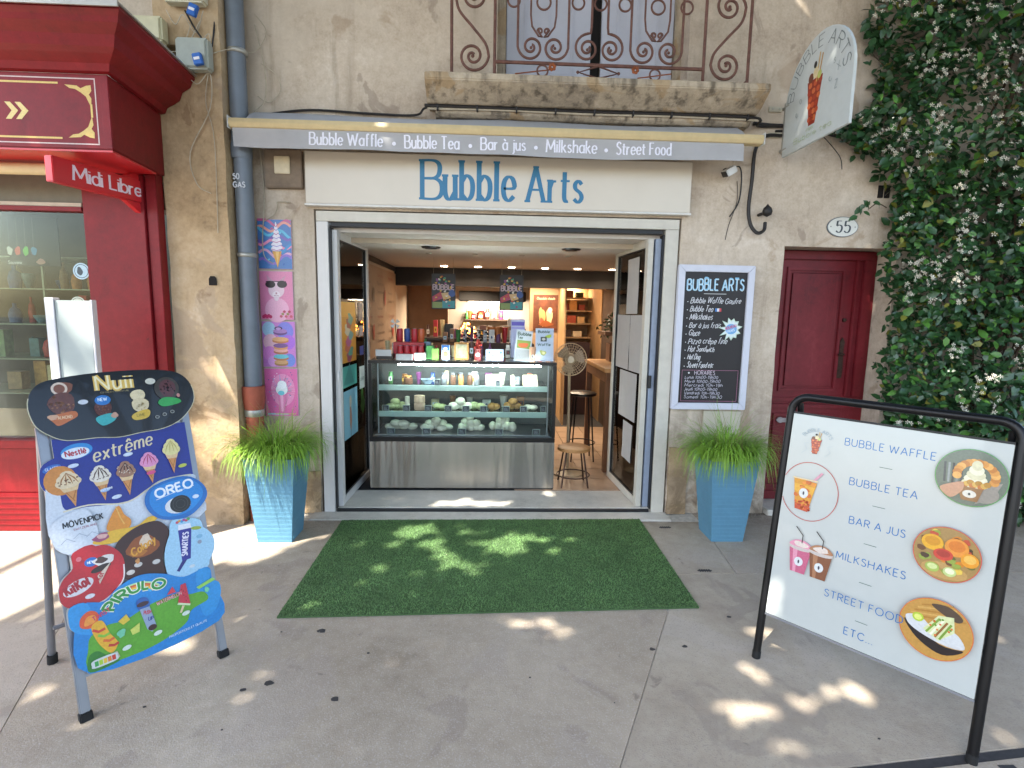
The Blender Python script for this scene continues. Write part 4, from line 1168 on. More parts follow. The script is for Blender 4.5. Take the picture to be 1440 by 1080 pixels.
# ================================================================== POSTERS ON THE LEFT WALL
M_pbase = mat('poster_panel', '#c9a9b9', .4)
def poster(z0, z1, label, draw, x=(-1.708, -1.463)):
    t = thing('wall_poster', label, 'poster', (sum(x)/2, -.01, z0))
    MB().box(x[0], x[1], -.014, -.001, z0, z1).build('panel', M_pbase, t, bevel=.0015)
    a = Art(); draw(a, x[1]-x[0], z1-z0); a.put('print', t, face_m(x[0], -.0145, z0), rough=.3)
def P1(a, W, H):
    a.rect(.002, .002, W-.002, H-.002, '#4a78b4')
    rr = random.Random(1)
    for i, c in enumerate(('#c4608e', '#e39a8c', '#5cb6d6', '#7a5fb0', '#e68fb0', '#3f8fc6', '#d9a2c0', '#8a6fc4')):
        pts = [(max(.003, min(W-.003, W*t/8)), max(.004, min(H-.004, H*(.95-.11*i)+.025*math.sin(t*1.1+i)+.035*(t/8-.5)*(1 if i % 2 else -1)))) for t in range(9)]
        a.ribbon(catmull(pts, 3), H*.05, c)
    for i in range(9):
        a.ell(W*(.25+.06*i if i % 2 else .75-.04*i), H*(.1+.09*i), .010, .006, ('#2f5fa8', '#69c4dd', '#c44f86')[i % 3], 10, .6)
    a.poly([(W*.42, H*.36), (W*.70, H*.36), (W*.57, H*.02)], '#d99a3c'); a.poly([(W*.52, H*.36), (W*.62, H*.36), (W*.57, H*.06)], '#e9bd6a')
    for i, (w, z) in enumerate(((.34, .42), (.32, .50), (.27, .58), (.22, .66), (.16, .74), (.1, .82), (.05, .89))):
        a.ell(W*.56, H*z, W*w*.5, H*.055, '#e6dfe8', 18, .12); a.ribbon([(W*(.56-w*.45), H*(z-.02)), (W*.56, H*(z-.045)), (W*(.56+w*.45), H*(z-.01))], .005, ('#b65f9a', '#8f7ac0')[i % 2])
def P2(a, W, H):
    a.rect(.002, .002, W-.002, H-.002, '#d983a8')
    a.ell(W*.5, H*.2, W*.36, H*.26, '#e6a9c4')                       # furry chest
    a.ell(W*.5, H*.62, W*.24, H*.17, '#e2c3cf'); a.poly([(W*.28, H*.74), (W*.22, H*.93), (W*.42, H*.80)], '#c793a8'); a.poly([(W*.70, H*.74), (W*.80, H*.92), (W*.58, H*.80)], '#c793a8')
    a.ell(W*.5, H*.52, W*.12, H*.07, '#eddbe2'); a.ell(W*.5, H*.44, W*.07, H*.05, '#e4cdd6')
    a.ell(W*.33, H*.73, W*.15, H*.075, '#2a1c25'); a.ell(W*.68, H*.735, W*.15, H*.075, '#2a1c25', up=False); a.ribbon([(W*.2, H*.79), (W*.8, H*.79)], .006, '#2a1c25')
    a.ell(W*.5, H*.55, W*.03, H*.015, '#b0647f'); a.ribbon([(W*.42, H*.49), (W*.5, H*.515), (W*.58, H*.49)], .003, '#9c5871')
    for i in range(5): a.ell(W*(.1+.05*i), H*(.06+.02*(i % 2)), .013, .013, '#c22f62', 10)
    for i in range(7): a.ell(W*(.62+.05*i), H*(.07+.05*(i % 3)), .011, .010, ('#c8566a', '#9a8a58', '#b6405e')[i % 3], 10)
def P3(a, W, H):
    a.rect(.002, .002, W-.002, H-.002, '#c47cc4')
    for x, z, r_, c in ((.2, .9, .2, '#a3c4dc'), (.7, .9, .25, '#7f7fd4'), (.25, .55, .22, '#e2b2c0'), (.15, .3, .2, '#d784c8'), (.85, .55, .2, '#a868d0'), (.8, .15, .18, '#6c84d0'), (.3, .12, .15, '#d79bd4')):
        a.ell(min(max(W*x, W*r_+.003), W-W*r_-.003), min(max(H*z, H*r_*.8+.003), H-H*r_*.8-.003), W*r_, H*r_*.8, c)
    for z, w, c, c2 in ((.10, .42, '#c79a6a', '#a3754a'), (.22, .46, '#63b9c4', '#b5774e'), (.36, .44, '#e2a39a', '#b26a4c'), (.46, .44, '#7d5590', '#d8955f'), (.60, .5, '#dba574', '#c27a50'), (.78, .42, '#a277b4', '#6f4780')):
        a.ell(W*.55, H*(z-.025), W*w*.5, H*.055, c2); a.ell(W*.55, H*(z+.012), W*w*.5, H*.05, c)
    a.ell(W*.5, H*.85, W*.12, H*.04, '#4a2c5c'); a.ell(W*.5, H*.84, W*.08, H*.03, '#b98fca')
def P4(a, W, H):
    a.rect(.002, .002, W-.002, H-.002, '#d86aa2')
    rr = random.Random(8)
    a.ell(W*.55, H*.55, W*.36, H*.34, '#e08fb8')
    for i in range(46):
        an = rr.uniform(-.3, PI+.3); q = rr.uniform(.12, .44)
        a.ribbon([(W*.5+W*q*.4*math.cos(an), H*.52+H*q*.4*math.sin(an)), (W*.5+W*q*math.cos(an), H*.52+H*q*math.sin(an))], rr.uniform(.003, .009), rr.choice(('#3d9fd0', '#c0305f', '#e8d6e0', '#3b4fa0', '#d94f6a', '#58c0c8')), taper=True)
    for i in range(30): a.ell(W*rr.uniform(.08, .92), H*rr.uniform(.15, .93), .004, .004, rr.choice(('#2f4f8f', '#e9dbe6', '#46a6c9')), 7, up=False)
    a.poly([(W*.38, H*.5), (W*.66, H*.5), (W*.60, H*.1), (W*.45, H*.1)], '#d77aa8'); a.poly([(W*.46, H*.5), (W*.56, H*.5), (W*.55, H*.1), (W*.49, H*.1)], '#e7a5c6')
    a.ell(W*.52, H*.56, W*.18, H*.11, '#dfe7e6'); a.ell(W*.53, H*.66, W*.14, H*.09, '#e9eef0'); a.ell(W*.5, H*.49, W*.1, H*.05, '#6cc1cf')
    a.rect(W*.08, H*.03, W*.7, H*.065, '#9fcbd8'); a.rect(W*.3, H*.04, W*.93, H*.06, '#c9b37a')
poster(1.882, 2.238, 'rainbow picture of a whipped ice cream cone, topmost of the four posters', P1)
poster(1.510, 1.866, 'pink poster of a white cat in black sunglasses', P2, (-1.710, -1.465))
poster(1.154, 1.497, 'purple poster of stacked doughnuts and burgers', P3, (-1.706, -1.460))
poster(.776, 1.142, 'pink poster of a sundae bursting with colour, lowest of the four', P4, (-1.703, -1.455))

# ================================================================== CHALKBOARD
cb = thing('chalkboard_menu', 'white framed black chalkboard menu headed Bubble Arts hung on the wall', 'menu board', (1.72, -.04, .86))
M_wf = mat('white_painted_frame', '#c9cbd6', .4, var=.04)
x0, x1, z0, z1 = 1.428, 2.018, .866, 1.978
fw = .052
def prof_rail(pts):
    return MB().prism(pts, -.048, -.004, 'y').build('frame_rail', M_wf, cb, bevel=.003)
e = .0008
prof_rail([(x0, z1), (x1, z1), (x1-fw, z1-fw+e), (x0+fw, z1-fw+e)]); prof_rail([(x0, z0), (x0+fw, z0+fw-e), (x1-fw, z0+fw-e), (x1, z0)])
prof_rail([(x0, z0+e*2), (x0, z1-e*2), (x0+fw-e, z1-fw), (x0+fw-e, z0+fw)]); prof_rail([(x1, z0+e*2), (x1-fw+e, z0+fw), (x1-fw+e, z1-fw), (x1, z1-e*2)])
MB().box(x0+fw, x1-fw, -.030, -.006, z0+fw, z1-fw).build('slate', mat('black_slate', '#1d191b', .5, var=.15), cb)
a = Art()
W, H = x1-x0-2*fw, z1-z0-2*fw
rj = random.Random(4)
a.text('BUBBLE ARTS', W*.5, H-.135, .085, .15, '#8fc0dc', align='c', width=W*.9, jit=.05, rnd=rj)
a.text('BUBBLE ARTS', W*.5+.003, H-.138, .085, .05, '#d8e6ea', align='c', width=W*.9, jit=.0)
a.rect(W*.32, H-.165, W*.68, H-.161, '#cfcfcf')
lines = ['Bubble Waffle Gaufre', 'Bubble Tea', 'Milkshakes', 'Bar \u00e0 jus frais', 'Glace', 'Pizza cr\u00eape fine', 'Hot Sandwich', 'Hot Dog', 'Street Food etc']
wd = [.80, .36, .36, .50, .17, .62, .42, .2, .42]
for i, (t_, w_) in enumerate(zip(lines, wd)):
    z = H-.235-i*.062
    a.ell(.035, z+.01, .004, .004, '#d9d9da', 8)
    a.text(t_, .055, z, .042, .12, '#cfcfd2', slant=.28, width=W*w_, jit=.08, rnd=rj)
a.rect(.055+W*.4, H-.297, .055+W*.4+.016, H-.272, '#4f83c4'); a.rect(.055+W*.4+.016, H-.297, .055+W*.4+.032, H-.272, '#e2e2e6', False); a.rect(.055+W*.4+.032, H-.297, .055+W*.4+.048, H-.272, '#c4525c', False)
for q in ((.02, .012, W-.02, .015), (.02, .255, W-.02, .258)): a.rect(*q, '#a8728a')
for q in ((.02, .012, .023, .258), (W-.023, .012, W-.02, .258)): a.rect(*q, '#a8728a')
a.ell(.075, .235, .007, .007, '#dcdcdc', 8); a.text('HORAIRES', .12, .222, .03, .13, '#c9bcc6', width=.16, jit=.05, rnd=rj)
for i, t_ in enumerate(('Lundi 10h00-19h00', 'Mardi 10h00-19h00', 'Mercredi 10h-19h', 'Jeudi 10h00-19h00', 'Vendredi 10h-19h30', 'Samedi 10h-19h30')):
    a.text(t_, .045, .19-i*.031, .022, .13, '#c4c0cc', width=.26+.02*(i % 3), slant=.2, jit=.08, rnd=rj)
a.put('chalk_writing', cb, face_m(x0+fw, -.0305, z0+fw), rough=.9)
a = Art()
pts = []
for i in range(22):
    r_ = (.105, .062)[i % 2]*(1+.15*math.sin(i*2.7)); an = 2*PI*i/22+.2
    pts.append((r_*math.cos(an)*.85, r_*math.sin(an)*.95))
a.poly(pts, '#c4d8c4'); a.poly([(x*.86, z*.86) for x, z in pts], '#d7e4e4'); a.ell(0, 0, .045, .04, '#6fa8d8')
a.text('NOUVEAU', 0, .005, .022, .16, '#c0506a', align='c', width=.085, rot=.3); a.text('FRAIS', 0, -.022, .018, .16, '#e6eef6', align='c', width=.06, rot=.3)
st = a.put('star_sticker', cb, face_m(1.865, -.036, 1.497))
tag(MB().box(1.70, 2.0, -.02, -.002, .02, .85).build('cream_wall_plate', mat('cream_board', '#b9b29e', .5, var=.05), None, bevel=.002), 'plain cream board fixed to the wall under the chalkboard', 'board')

# ================================================================== DOOR 55
M_door = layered('dark_red_door_paint', ['#54141a', '#66181f', '#701c24', '#7b272e'], rough=.5, bump=.0015, spec=.35, s1=2.5, s2=20, s3=90, dirt=(0.0, .6, '#3f2420', .7), patch=[(30, .70, '#3c1a18', .8)], streak=[(50, 1.5, .58, '#83353a', .35)])
dr = thing('street_door', 'dark red panelled wooden house door with a tall handle plate', 'door', (2.7, .2, 0))
DX0, DX1 = 2.235, 3.15
MB().box(DX0, DX1, .205, .258, .05, 2.16).build('door_leaf', M_door, dr)
def molding(x0, x1, z0, z1, w, y, nm='panel_moulding'):
    for q in ((x0, x1, z1-w, z1), (x0, x1, z0, z0+w), (x0, x0+w, z0+w, z1-w), (x1-w, x1, z0+w, z1-w)):
        MB().box(q[0], q[1], y, .204, q[2], q[3]).build(nm, M_door, dr, bevel=.004)
molding(2.40, 2.89, .985, 2.0, .028, .188)
MB().box(2.445, 2.845, .193, .2035, 1.03, 1.955).build('raised_panel', M_door, dr, bevel=.006)
MB().box(DX0+.005, 3.10, .180, .2035, .90, .935).build('rail_moulding', M_door, dr, bevel=.006)
MB().box(DX0+.005, 3.10, .172, .2035, .845, .88).build('rail_moulding', M_door, dr, bevel=.006)
molding(2.38, 2.90, .30, .80, .025, .188)
for z in (.10, .16, .22):
    MB().box(DX0+.005, 3.10, .186, .2035, z, z+.03).build('kick_moulding', M_door, dr, bevel=.004)
for x0, x1, z0 in ((2.965, 2.99, .95), (3.03, 3.10, .95)):
    MB().box(x0, x1, .178, .2035, z0, 2.1).build('stile_moulding', M_door, dr, bevel=.005)
MB().box(DX0+.005, 3.10, .17, .2035, 2.06, 2.125).build('head_moulding', M_door, dr, bevel=.005)
M_brz = mat('dull_bronze', '#4c3a32', .45, .7, var=.3, scale=40)
mb = MB(); mb.prism([(2.895, 1.10), (2.935, 1.10), (2.94, 1.16), (2.932, 1.35), (2.938, 1.40), (2.915, 1.44), (2.893, 1.40), (2.898, 1.35), (2.89, 1.16)], .196, .2035, 'y'); hpl = mb.build('handle_plate', M_brz, dr, bevel=.002)
mb = MB(); mb.tube([(2.915, .195, 1.30), (2.915, .165, 1.30), (2.90, .155, 1.30), (2.86, .152, 1.298)], .009, 8); mb.build('lever', M_brz, hpl, smooth=True)
mb = MB(); mb.lathe([(.001, .187), (.014, .189), (.016, .2035)], (2.915, 0, 1.58), 12, 'y'); mb.build('lock_cylinder', M_brz, dr, smooth=True)
mb = MB(); mb.prism([(2.40, .745), (2.415, .765), (2.44, .77), (2.455, .762), (2.55, .762), (2.55, .725), (2.455, .725), (2.44, .718), (2.415, .725)], .176, .1865, 'y'); mb.build('letter_handle', mat('tarnished_silver', '#8f8a8c', .4, .6, var=.2), dr, bevel=.002)
tag(MB().box(2.26, 3.14, -.06, .25, -.005, .048).build('door_step', M_limestone, None, bevel=.008), 'worn pale stone step under the dark red street door', 'step')
npz = thing('house_number_plate', 'oval white enamel plate with the number 55 over the street door', 'number plate', (2.69, -.01, 2.285))
def oval(rx, rz): return [(2.688+rx*math.cos(2*PI*i/32), 2.288+rz*math.sin(2*PI*i/32)) for i in range(32)]
MB().prism(oval(.122, .076), -.010, -.001, 'y').build('rim', mat('grey_enamel', '#5d6468', .3), npz)
MB().prism(oval(.116, .071), -.0135, -.0102, 'y').build('enamel_face', mat('white_enamel', '#d0cfc6', .25, var=.04), npz)
a = Art(); a.text('55', .002, -.042, .088, .17, '#2b3238', align='c', sx=1.1, contrast=.35, gap=.2); a.ell(-.095, 0, .005, .005, '#6a6a66', 8); a.ell(.095, 0, .005, .005, '#6a6a66', 8)
a.put('number', npz, face_m(2.688, -.0138, 2.288), rough=.3)

# ================================================================== SHOP DOORWAY FRAME AND LEAVES
M_pvc = mat('white_pvc', '#cfccc8', .35, var=.04, scale=6)
M_old = mat('weathered_white_metal', '#c6c1b4', .5, var=.08, scale=9)
M_blk = mat('black_seal', '#17181a', .5, var=.1)
sf = thing('shop_doorway_frame', 'white metal frame round the wide open shop doorway', 'door frame', (.07, .03, 0))
MB().box(-1.285, -1.20, -.004, .12, 0.0, 2.235).build('jamb', M_pvc, sf, bevel=.003)
MB().box(1.325, 1.425, -.004, .12, 0.0, 2.235).build('jamb', M_old, sf, bevel=.003)
MB().box(-1.285, 1.425, -.006, .12, 2.237, 2.31).build('head', M_old, sf, bevel=.003)
MB().box(-1.185, 1.31, .02, .09, 2.205, 2.235).build('top_track', M_blk, sf)
for x0, x1, m in ((-1.197, -1.187, M_blk), (1.312, 1.322, M_blk)):
    MB().box(x0, x1, .01, .11, .03, 2.2).build('seal', m, sf)
MB().box(-1.19, 1.31, .005, .030, .004, .026).build('bottom_track', M_blk, sf)
tag(MB().box(-1.24, 1.36, .034, .455, -.02, .030).build('threshold_slab', M_limestone, None, bevel=.003), 'pale stone threshold slab inside the shop doorway', 'threshold')
tag(MB().box(-1.36, 1.44, -.163, .000, -.02, .008).build('doorstep_strip', M_limestone, None, bevel=.003), 'narrow pale stone strip between the green mat and the doorway', 'doorstep')

def leaf(label, hx, hy, ex, ey, z0, z1, sg, paint):
    """glazed door leaf standing open, from its hinge (hx, hy) to its free edge"""
    t = thing('glazed_door_leaf', label, 'door', (hx, hy, z0))
    d = Vector((ex-hx, ey-hy, 0)); Ln = d.length; d.normalize()
    M = frame_m((hx, hy, z0), d, (0, 0, 1))
    Hh = z1-z0; fw = .062; T = .022
    for nm, q in (('stile', (0, fw, 0, Hh)), ('stile', (Ln-fw, Ln, 0, Hh)), ('rail', (fw+.001, Ln-fw-.001, 0, fw)), ('rail', (fw+.001, Ln-fw-.001, Hh-fw, Hh))):
        MB().box(q[0], q[1], -T, T, q[2], q[3]).build(nm, paint, t, bevel=.003, M=M)
    mb = MB()
    for q in ((fw, fw+.008, fw, Hh-fw), (Ln-fw-.008, Ln-fw, fw, Hh-fw), (fw+.008, Ln-fw-.008, fw, fw+.008), (fw+.008, Ln-fw-.008, Hh-fw-.008, Hh-fw)):
        mb.box(q[0], q[1], -T*.6, T*.6, q[2], q[3])
    mb.build('gasket', M_blk, t, M=M)
    MB().box(fw+.009, Ln-fw-.009, -.003, .003, fw+.009, Hh-fw-.009).build('pane', M_glass, t, M=M)
    return t, M, Ln, Hh
# left leaf: local -y side must face the street side (towards +x here)
tL, ML, LL, HL = leaf('left glass door leaf folded inwards with colourful stickers on its pane', -1.172, .05, -1.135, .93, .035, 2.185, 1, M_pvc)
tR, MR, LR, HR = leaf('right glass door leaf folded inwards with blank sheets taped inside', 1.232, .05, 1.175, .89, .035, 2.175, -1, M_old)
t2, M2, L2, H2 = leaf('second right door leaf folded flat behind the first', 1.290, .05, 1.262, .86, .035, 2.175, -1, mat('blue_grey_metal', '#8e99ab', .4, var=.1))
hd = MB(); hd.lathe([(.014, 1.02), (.014, 1.12)], (1.268, .03, 0), 10); hd.build('lock_knob', M_blk, t2, smooth=True)
hd = MB(); hd.box(-1.165, -1.15, .018, .04, 1.05, 1.12); hd.build('lock_case', mat('white_plastic', '#c9cac8'), tL, bevel=.003)
# stickers on the left pane (its street side looks towards +x)
a = Art()
def st_rect(u0, v0, u1, v1, c): a.rect(u0, v0, u1, v1, c)
st_rect(.10, 1.13, .50, 1.58, '#c98f2c'); st_rect(.10, 1.50, .50, 1.62, '#d9a23a')
for i, c in enumerate(('#8f3f5f', '#3f8f7f', '#b5604f', '#a34f8a', '#4f9f9f', '#c4c8b0', '#7f3f3f', '#2f8f7f')):
    a.blobby(.30+.05*math.sin(i*2.1), 1.17+.045*i, .07, .045, c, .25)
st_rect(.10, .93, .50, 1.10, '#4a9c90'); a.poly([(.12, .95), (.3, 1.12), (.42, .95)], '#3f7f78')
st_rect(.12, .50, .50, .90, '#7fb0bf'); a.blobby(.3, .68, .03, .12, '#a5775c'); a.ell(.3, .80, .03, .05, '#c4b8a0'); a.ribbon([(.3, .56), (.3, .5)], .012, '#4f4a44')
a.rect(.58, .86, .74, 1.06, '#b9bfbf'); a.text('OUVERT', .605, .93, .03, .15, '#3a4450', width=.11); a.rect(.6, 1.16, .72, 1.24, '#2f50a0'); a.rect(.6, 1.33, .72, 1.42, '#a9adb0'); a.blobby(.66, .74, .06, .1, '#3f7a30', .3)
a.rect(.58, 1.46, .72, 1.62, '#8c9494')
a.put('door_sticker', tL, ML @ Matrix.Translation((0, -.0035, 0)), rough=.4)
# blank sheets taped inside the right leaf; each hangs on its own
M_pap = mat('paper_sheet', '#b3afab', .8, var=.04, bump=.0008, bscale=8)
for u0, u1, v0, v1, rz, lb in ((.22, .50, 1.60, 2.06, .01, 'tall blank paper sheet taped at the top of the right door pane'), (.39, .74, 1.12, 1.59, -.01, 'blank paper sheet at mid height, left of the pair on the right door'), (.075, .38, 1.12, 1.59, .01, 'blank paper sheet at mid height, right of the pair on the right door'),
                               (.16, .60, .70, 1.105, .0, 'long blank paper sheet below the pair on the right door'), (.21, .45, .34, .67, -.03, 'small blank paper strip lowest on the right door pane')):
    MM = MR @ Matrix.Translation(((u0+u1)/2, 0, (v0+v1)/2-.035)) @ Matrix.Rotation(rz, 4, 'Y')
    mb = MB(); w, h = (u1-u0)/2, (v1-v0)/2; vs = []; fs = []
    for i in range(7):
        for j in range(7):
            vs.append((-w+2*w*i/6, .0055+.004*(noise.noise(Vector((i*.6+u0*9, j*.6, v0*7)))+.6), -h+2*h*j/6))
    for i in range(6):
        for j in range(6): fs.append((i*7+j, (i+1)*7+j, (i+1)*7+j+1, i*7+j+1))
    # on the street side of the pane
    tag(MB().add(vs, fs).build('paper_sheet', M_pap, None, M=MM, smooth=True), lb, 'paper')

# ================================================================== MAT
mt = thing('green_mat', 'artificial grass doormat lying before the shop doorway', 'doormat', (.04, -.8, 0))
mc = [(-1.085, -1.487), (1.17, -1.415), (1.191, -.150), (-1.102, -.180)]
MB().prism(mc, .001, .009, 'z').build('backing', mat('mat_backing', '#3f5a33', .9), mt)
M_turf = mat('artificial_turf', '#60844a', .55, var=.28, scale=5)

nr = np.random.default_rng(5)
n = 90000
uu, vv = nr.random(n), nr.random(n)
A_, B_, C_, D_ = [np.array(c) for c in mc]
P = ((1-uu)*(1-vv))[:, None]*A_+(uu*(1-vv))[:, None]*B_+(uu*vv)[:, None]*C_+((1-uu)*vv)[:, None]*D_
an = nr.random(n)*2*PI; ln = nr.uniform(.006, .012, n); hh = nr.uniform(.004, .008, n); wd_ = .0022
dx, dy = np.cos(an), np.sin(an)
V = np.zeros((n, 3, 3))
V[:, 0] = np.stack([P[:, 0]-dy*wd_, P[:, 1]+dx*wd_, np.full(n, .0088)], 1)
V[:, 1] = np.stack([P[:, 0]+dy*wd_, P[:, 1]-dx*wd_, np.full(n, .0088)], 1)
V[:, 2] = np.stack([P[:, 0]+dx*ln*.8, P[:, 1]+dy*ln*.8, .0088+hh], 1)
me = bpy.data.meshes.new('turf'); me.vertices.add(n*3); me.vertices.foreach_set('co', V.ravel())
me.loops.add(n*3); me.loops.foreach_set('vertex_index', np.arange(n*3)); me.polygons.add(n); me.polygons.foreach_set('loop_start', np.arange(0, n*3, 3)); me.update()
me.materials.append(M_turf)
o = bpy.data.objects.new('turf', me); COL.objects.link(o); hang(o, mt); o['kind'] = 'stuff'

# ================================================================== PLANTERS
M_pot = mat('blue_ribbed_pot', '#56869f', .65, var=.07, scale=9, bump=.002, bscale=30)
M_soil = mat('potting_soil', '#2b2019', .95, var=.3, scale=60)
M_grass = mat('fine_green_grass', '#7fa836', .5, var=.35, scale=9)
M_grass2 = mat('dry_grass_stem', '#8c8a5a', .6, var=.3, scale=9)
def planter(cx, cy, label, gl, seed, rot=0.0):
    rr = random.Random(seed)
    t = thing('blue_planter', label, 'planter', (cx, cy, 0), 'blue planters flanking the shop doorway')
    b, tp, Hp = .114, .168, .60
    vs = []; fs = []
    nz = 60
    for j in range(nz+1):
        z = Hp*j/nz; w = b+(tp-b)*j/nz + .0005*math.sin(j*2.1)+.0003*math.sin(j*5)
        if j == nz: w += .004
        for sx, sy in ((-1, -1), (1, -1), (1, 1), (-1, 1)):
            vs.append((cx+sx*w, cy+sy*w, z))
    for j in range(nz):
        for k in range(4):
            fs.append((j*4+k, j*4+(k+1) % 4, (j+1)*4+(k+1) % 4, (j+1)*4+k))
    fs.append((3, 2, 1, 0))
    o_ = nz*4
    for w, z in ((tp-.014, Hp), (tp-.02, Hp-.03)):
        for sx, sy in ((-1, -1), (1, -1), (1, 1), (-1, 1)): vs.append((cx+sx*w, cy+sy*w, z))
    for q in (o_, o_+4):
        for k in range(4): fs.append((q+k, q+(k+1) % 4, q+4+(k+1) % 4, q+4+k))
    MB().add(vs, fs).build('pot', M_pot, t)
    MB().box(cx-tp+.021, cx+tp-.021, cy-tp+.021, cy+tp-.021, Hp-.06, Hp-.032).build('soil', M_soil, t)
    g = thing('grass_plant', gl, 'plant', (cx, cy, Hp-.03))
    vs = []; fs = []; mi = []
    mb = MB()
    for k in range(1500):
        a0 = rr.uniform(0, 2*PI); r0 = min(abs(rr.gauss(0, .10)), .165)
        x0, y0 = cx+r0*math.cos(a0), cy+r0*math.sin(a0)
        a1 = a0+rr.gauss(0, .7)
        stray = rr.random() < .07
        ln = rr.uniform(.26, .46)*(1.2 if stray else 1)
        lean = rr.uniform(.25, 1.25) if not stray else rr.uniform(.2, 1.3)
        droop = rr.uniform(1.0, 3.4) if not stray else rr.uniform(.3, 1.0)
        w = rr.uniform(.0020, .0042)*(.6 if stray else 1)
        p = Vector((x0, y0, Hp-.04)); th = lean*.5
        pts = [p.copy()]
        m_ = 6
        for i in range(m_):
            p = p+Vector((math.cos(a1)*math.sin(th), math.sin(a1)*math.sin(th), math.cos(th)))*ln/m_
            th += droop/m_*(1+i*.25); th = min(th, 2.9)
            inx = abs(p.x-cx) < tp+.006 and abs(p.y-cy) < tp+.006
            if inx and p.z < Hp+.004 and i > 2: p.z = Hp+.004
            if p.y > -.035: p.y = -.035
            pts.append(p.copy())
        sd = Vector((-math.sin(a1), math.cos(a1), 0))
        vv_ = []
        for i, q in enumerate(pts):
            ww = w*(1-.85*(i/m_)**1.5)
            vv_ += [q+sd*ww, q-sd*ww]
        mb.cur = 1 if stray and rr.random() < .6 else 0
        mb.add(vv_, [(2*i, 2*i+1, 2*i+3, 2*i+2) for i in range(m_)])
    mb.build('grass_blades', [M_grass, M_grass2], g, kind='stuff')
    return t
planter(-1.455, -.447, 'tall tapered blue planter at the foot of the terracotta pipe', 'bushy green grass plant spilling from the left blue planter', 3)
planter(1.712, -.435, 'tall tapered blue planter standing under the chalkboard', 'feathery green grass plant growing in the right blue planter', 4)

# ================================================================== CLIMBING PLANT
cj = thing('climbing_jasmine', 'dense flowering jasmine climbing the wall right of the red door', 'climbing plant', (3.6, -.2, 0))
rj = random.Random(21)
M_jleaf = mat('jasmine_leaf', '#2e4f2c', .36, var=.35, scale=7, spec=.6)
M_jleaf2 = mat('young_jasmine_leaf', '#4d7a33', .4, var=.25, scale=7)
M_jfl = mat('jasmine_petal', '#d8d2bf', .6, var=.08)
M_jst = mat('jasmine_stem', '#4a3a2c', .85, var=.3, scale=30)
EDGE = [(-.1, 3.9), (.35, 3.55), (.75, 3.15), (1.2, 3.02), (1.5, 3.10), (1.85, 3.0), (2.1, 2.96), (2.35, 3.02), (2.6, 2.93), (2.85, 2.66), (3.0, 2.60), (3.15, 2.78), (3.4, 2.82), (3.7, 2.66), (4.0, 2.76), (5.1, 2.7)]
def edge(z):
    for (a_, b_), (c_, d_) in zip(EDGE, EDGE[1:]):
        if a_ <= z <= c_: return b_+(d_-b_)*(z-a_)/(c_-a_)
    return 3.0
def thick(x, z): return max(.05, thick0(x, z))
def thick0(x, z):
    e_ = x-edge(z)
    return max(.05, min(.62, .16+.5*e_))+.20*noise.noise(Vector((x*1.7, z*1.7, 4)))+.10*noise.noise(Vector((x*4.5, z*4.5, 14)))
for k in range(26):
    x = rj.uniform(3.0, 5.2); pts = []; z = 0.0
    while z < 4.9:
        pts.append((x+rj.uniform(-.03, .03), -.03-rj.uniform(.02, .25), z)); x += rj.uniform(-.10, .10); x = max(x, edge(z)+.05); z += .3
    MB().tube(catmull(pts, 3), rj.uniform(.004, .016), 6).build('stem', M_jst, cj, smooth=True)
for pts in ([(2.95, -.05, 2.9), (2.7, -.06, 2.86), (2.55, -.07, 2.92), (2.42, -.08, 3.0)], [(2.95, -.1, 2.42), (2.85, -.14, 2.44), (2.78, -.16, 2.4)], [(3.0, -.05, 3.3), (2.8, -.1, 3.42), (2.7, -.1, 3.5)]):
    MB().tube(catmull(pts, 4), .004, 5).build('stem', M_jst, cj, smooth=True)
# leaf prototype: folded along its midrib, six faces
def leaf_mesh(nm, m, s_=1.0, w=.30):
    vs = [(0, 0, 0), (.3, w, .05), (.7, w*.8, .02), (1, 0, -.10), (.7, -w*.8, .02), (.3, -w, .05), (.35, 0, -.02), (.7, 0, -.04)]
    fs = [(0, 1, 6), (1, 2, 7, 6), (2, 3, 7), (0, 6, 5), (6, 7, 4, 5), (7, 3, 4)]
    me = bpy.data.meshes.new(nm); me.from_pydata([tuple(c*s_ for c in v) for v in vs], [], fs); me.materials.append(m)
    me.polygons.foreach_set('use_smooth', [True]*len(fs))
    return me, vs, fs
lm, LV, LF = leaf_mesh('leaf', M_jleaf)
lm2, _, _ = leaf_mesh('leaf', M_jleaf2)
def rand_frame(out):
    d_ = Vector((rj.gauss(0, 1), rj.gauss(0, .7)-.25, rj.gauss(-.25, .7))).normalized()
    n_ = Vector((rj.gauss(0, .45), -1+rj.gauss(0, .3), .75+rj.gauss(0, .4))).normalized()
    s2 = n_.cross(d_).normalized(); n_ = d_.cross(s2)
    return d_, s2, n_
bulk = MB(); young = MB(); olive = MB(); near = []
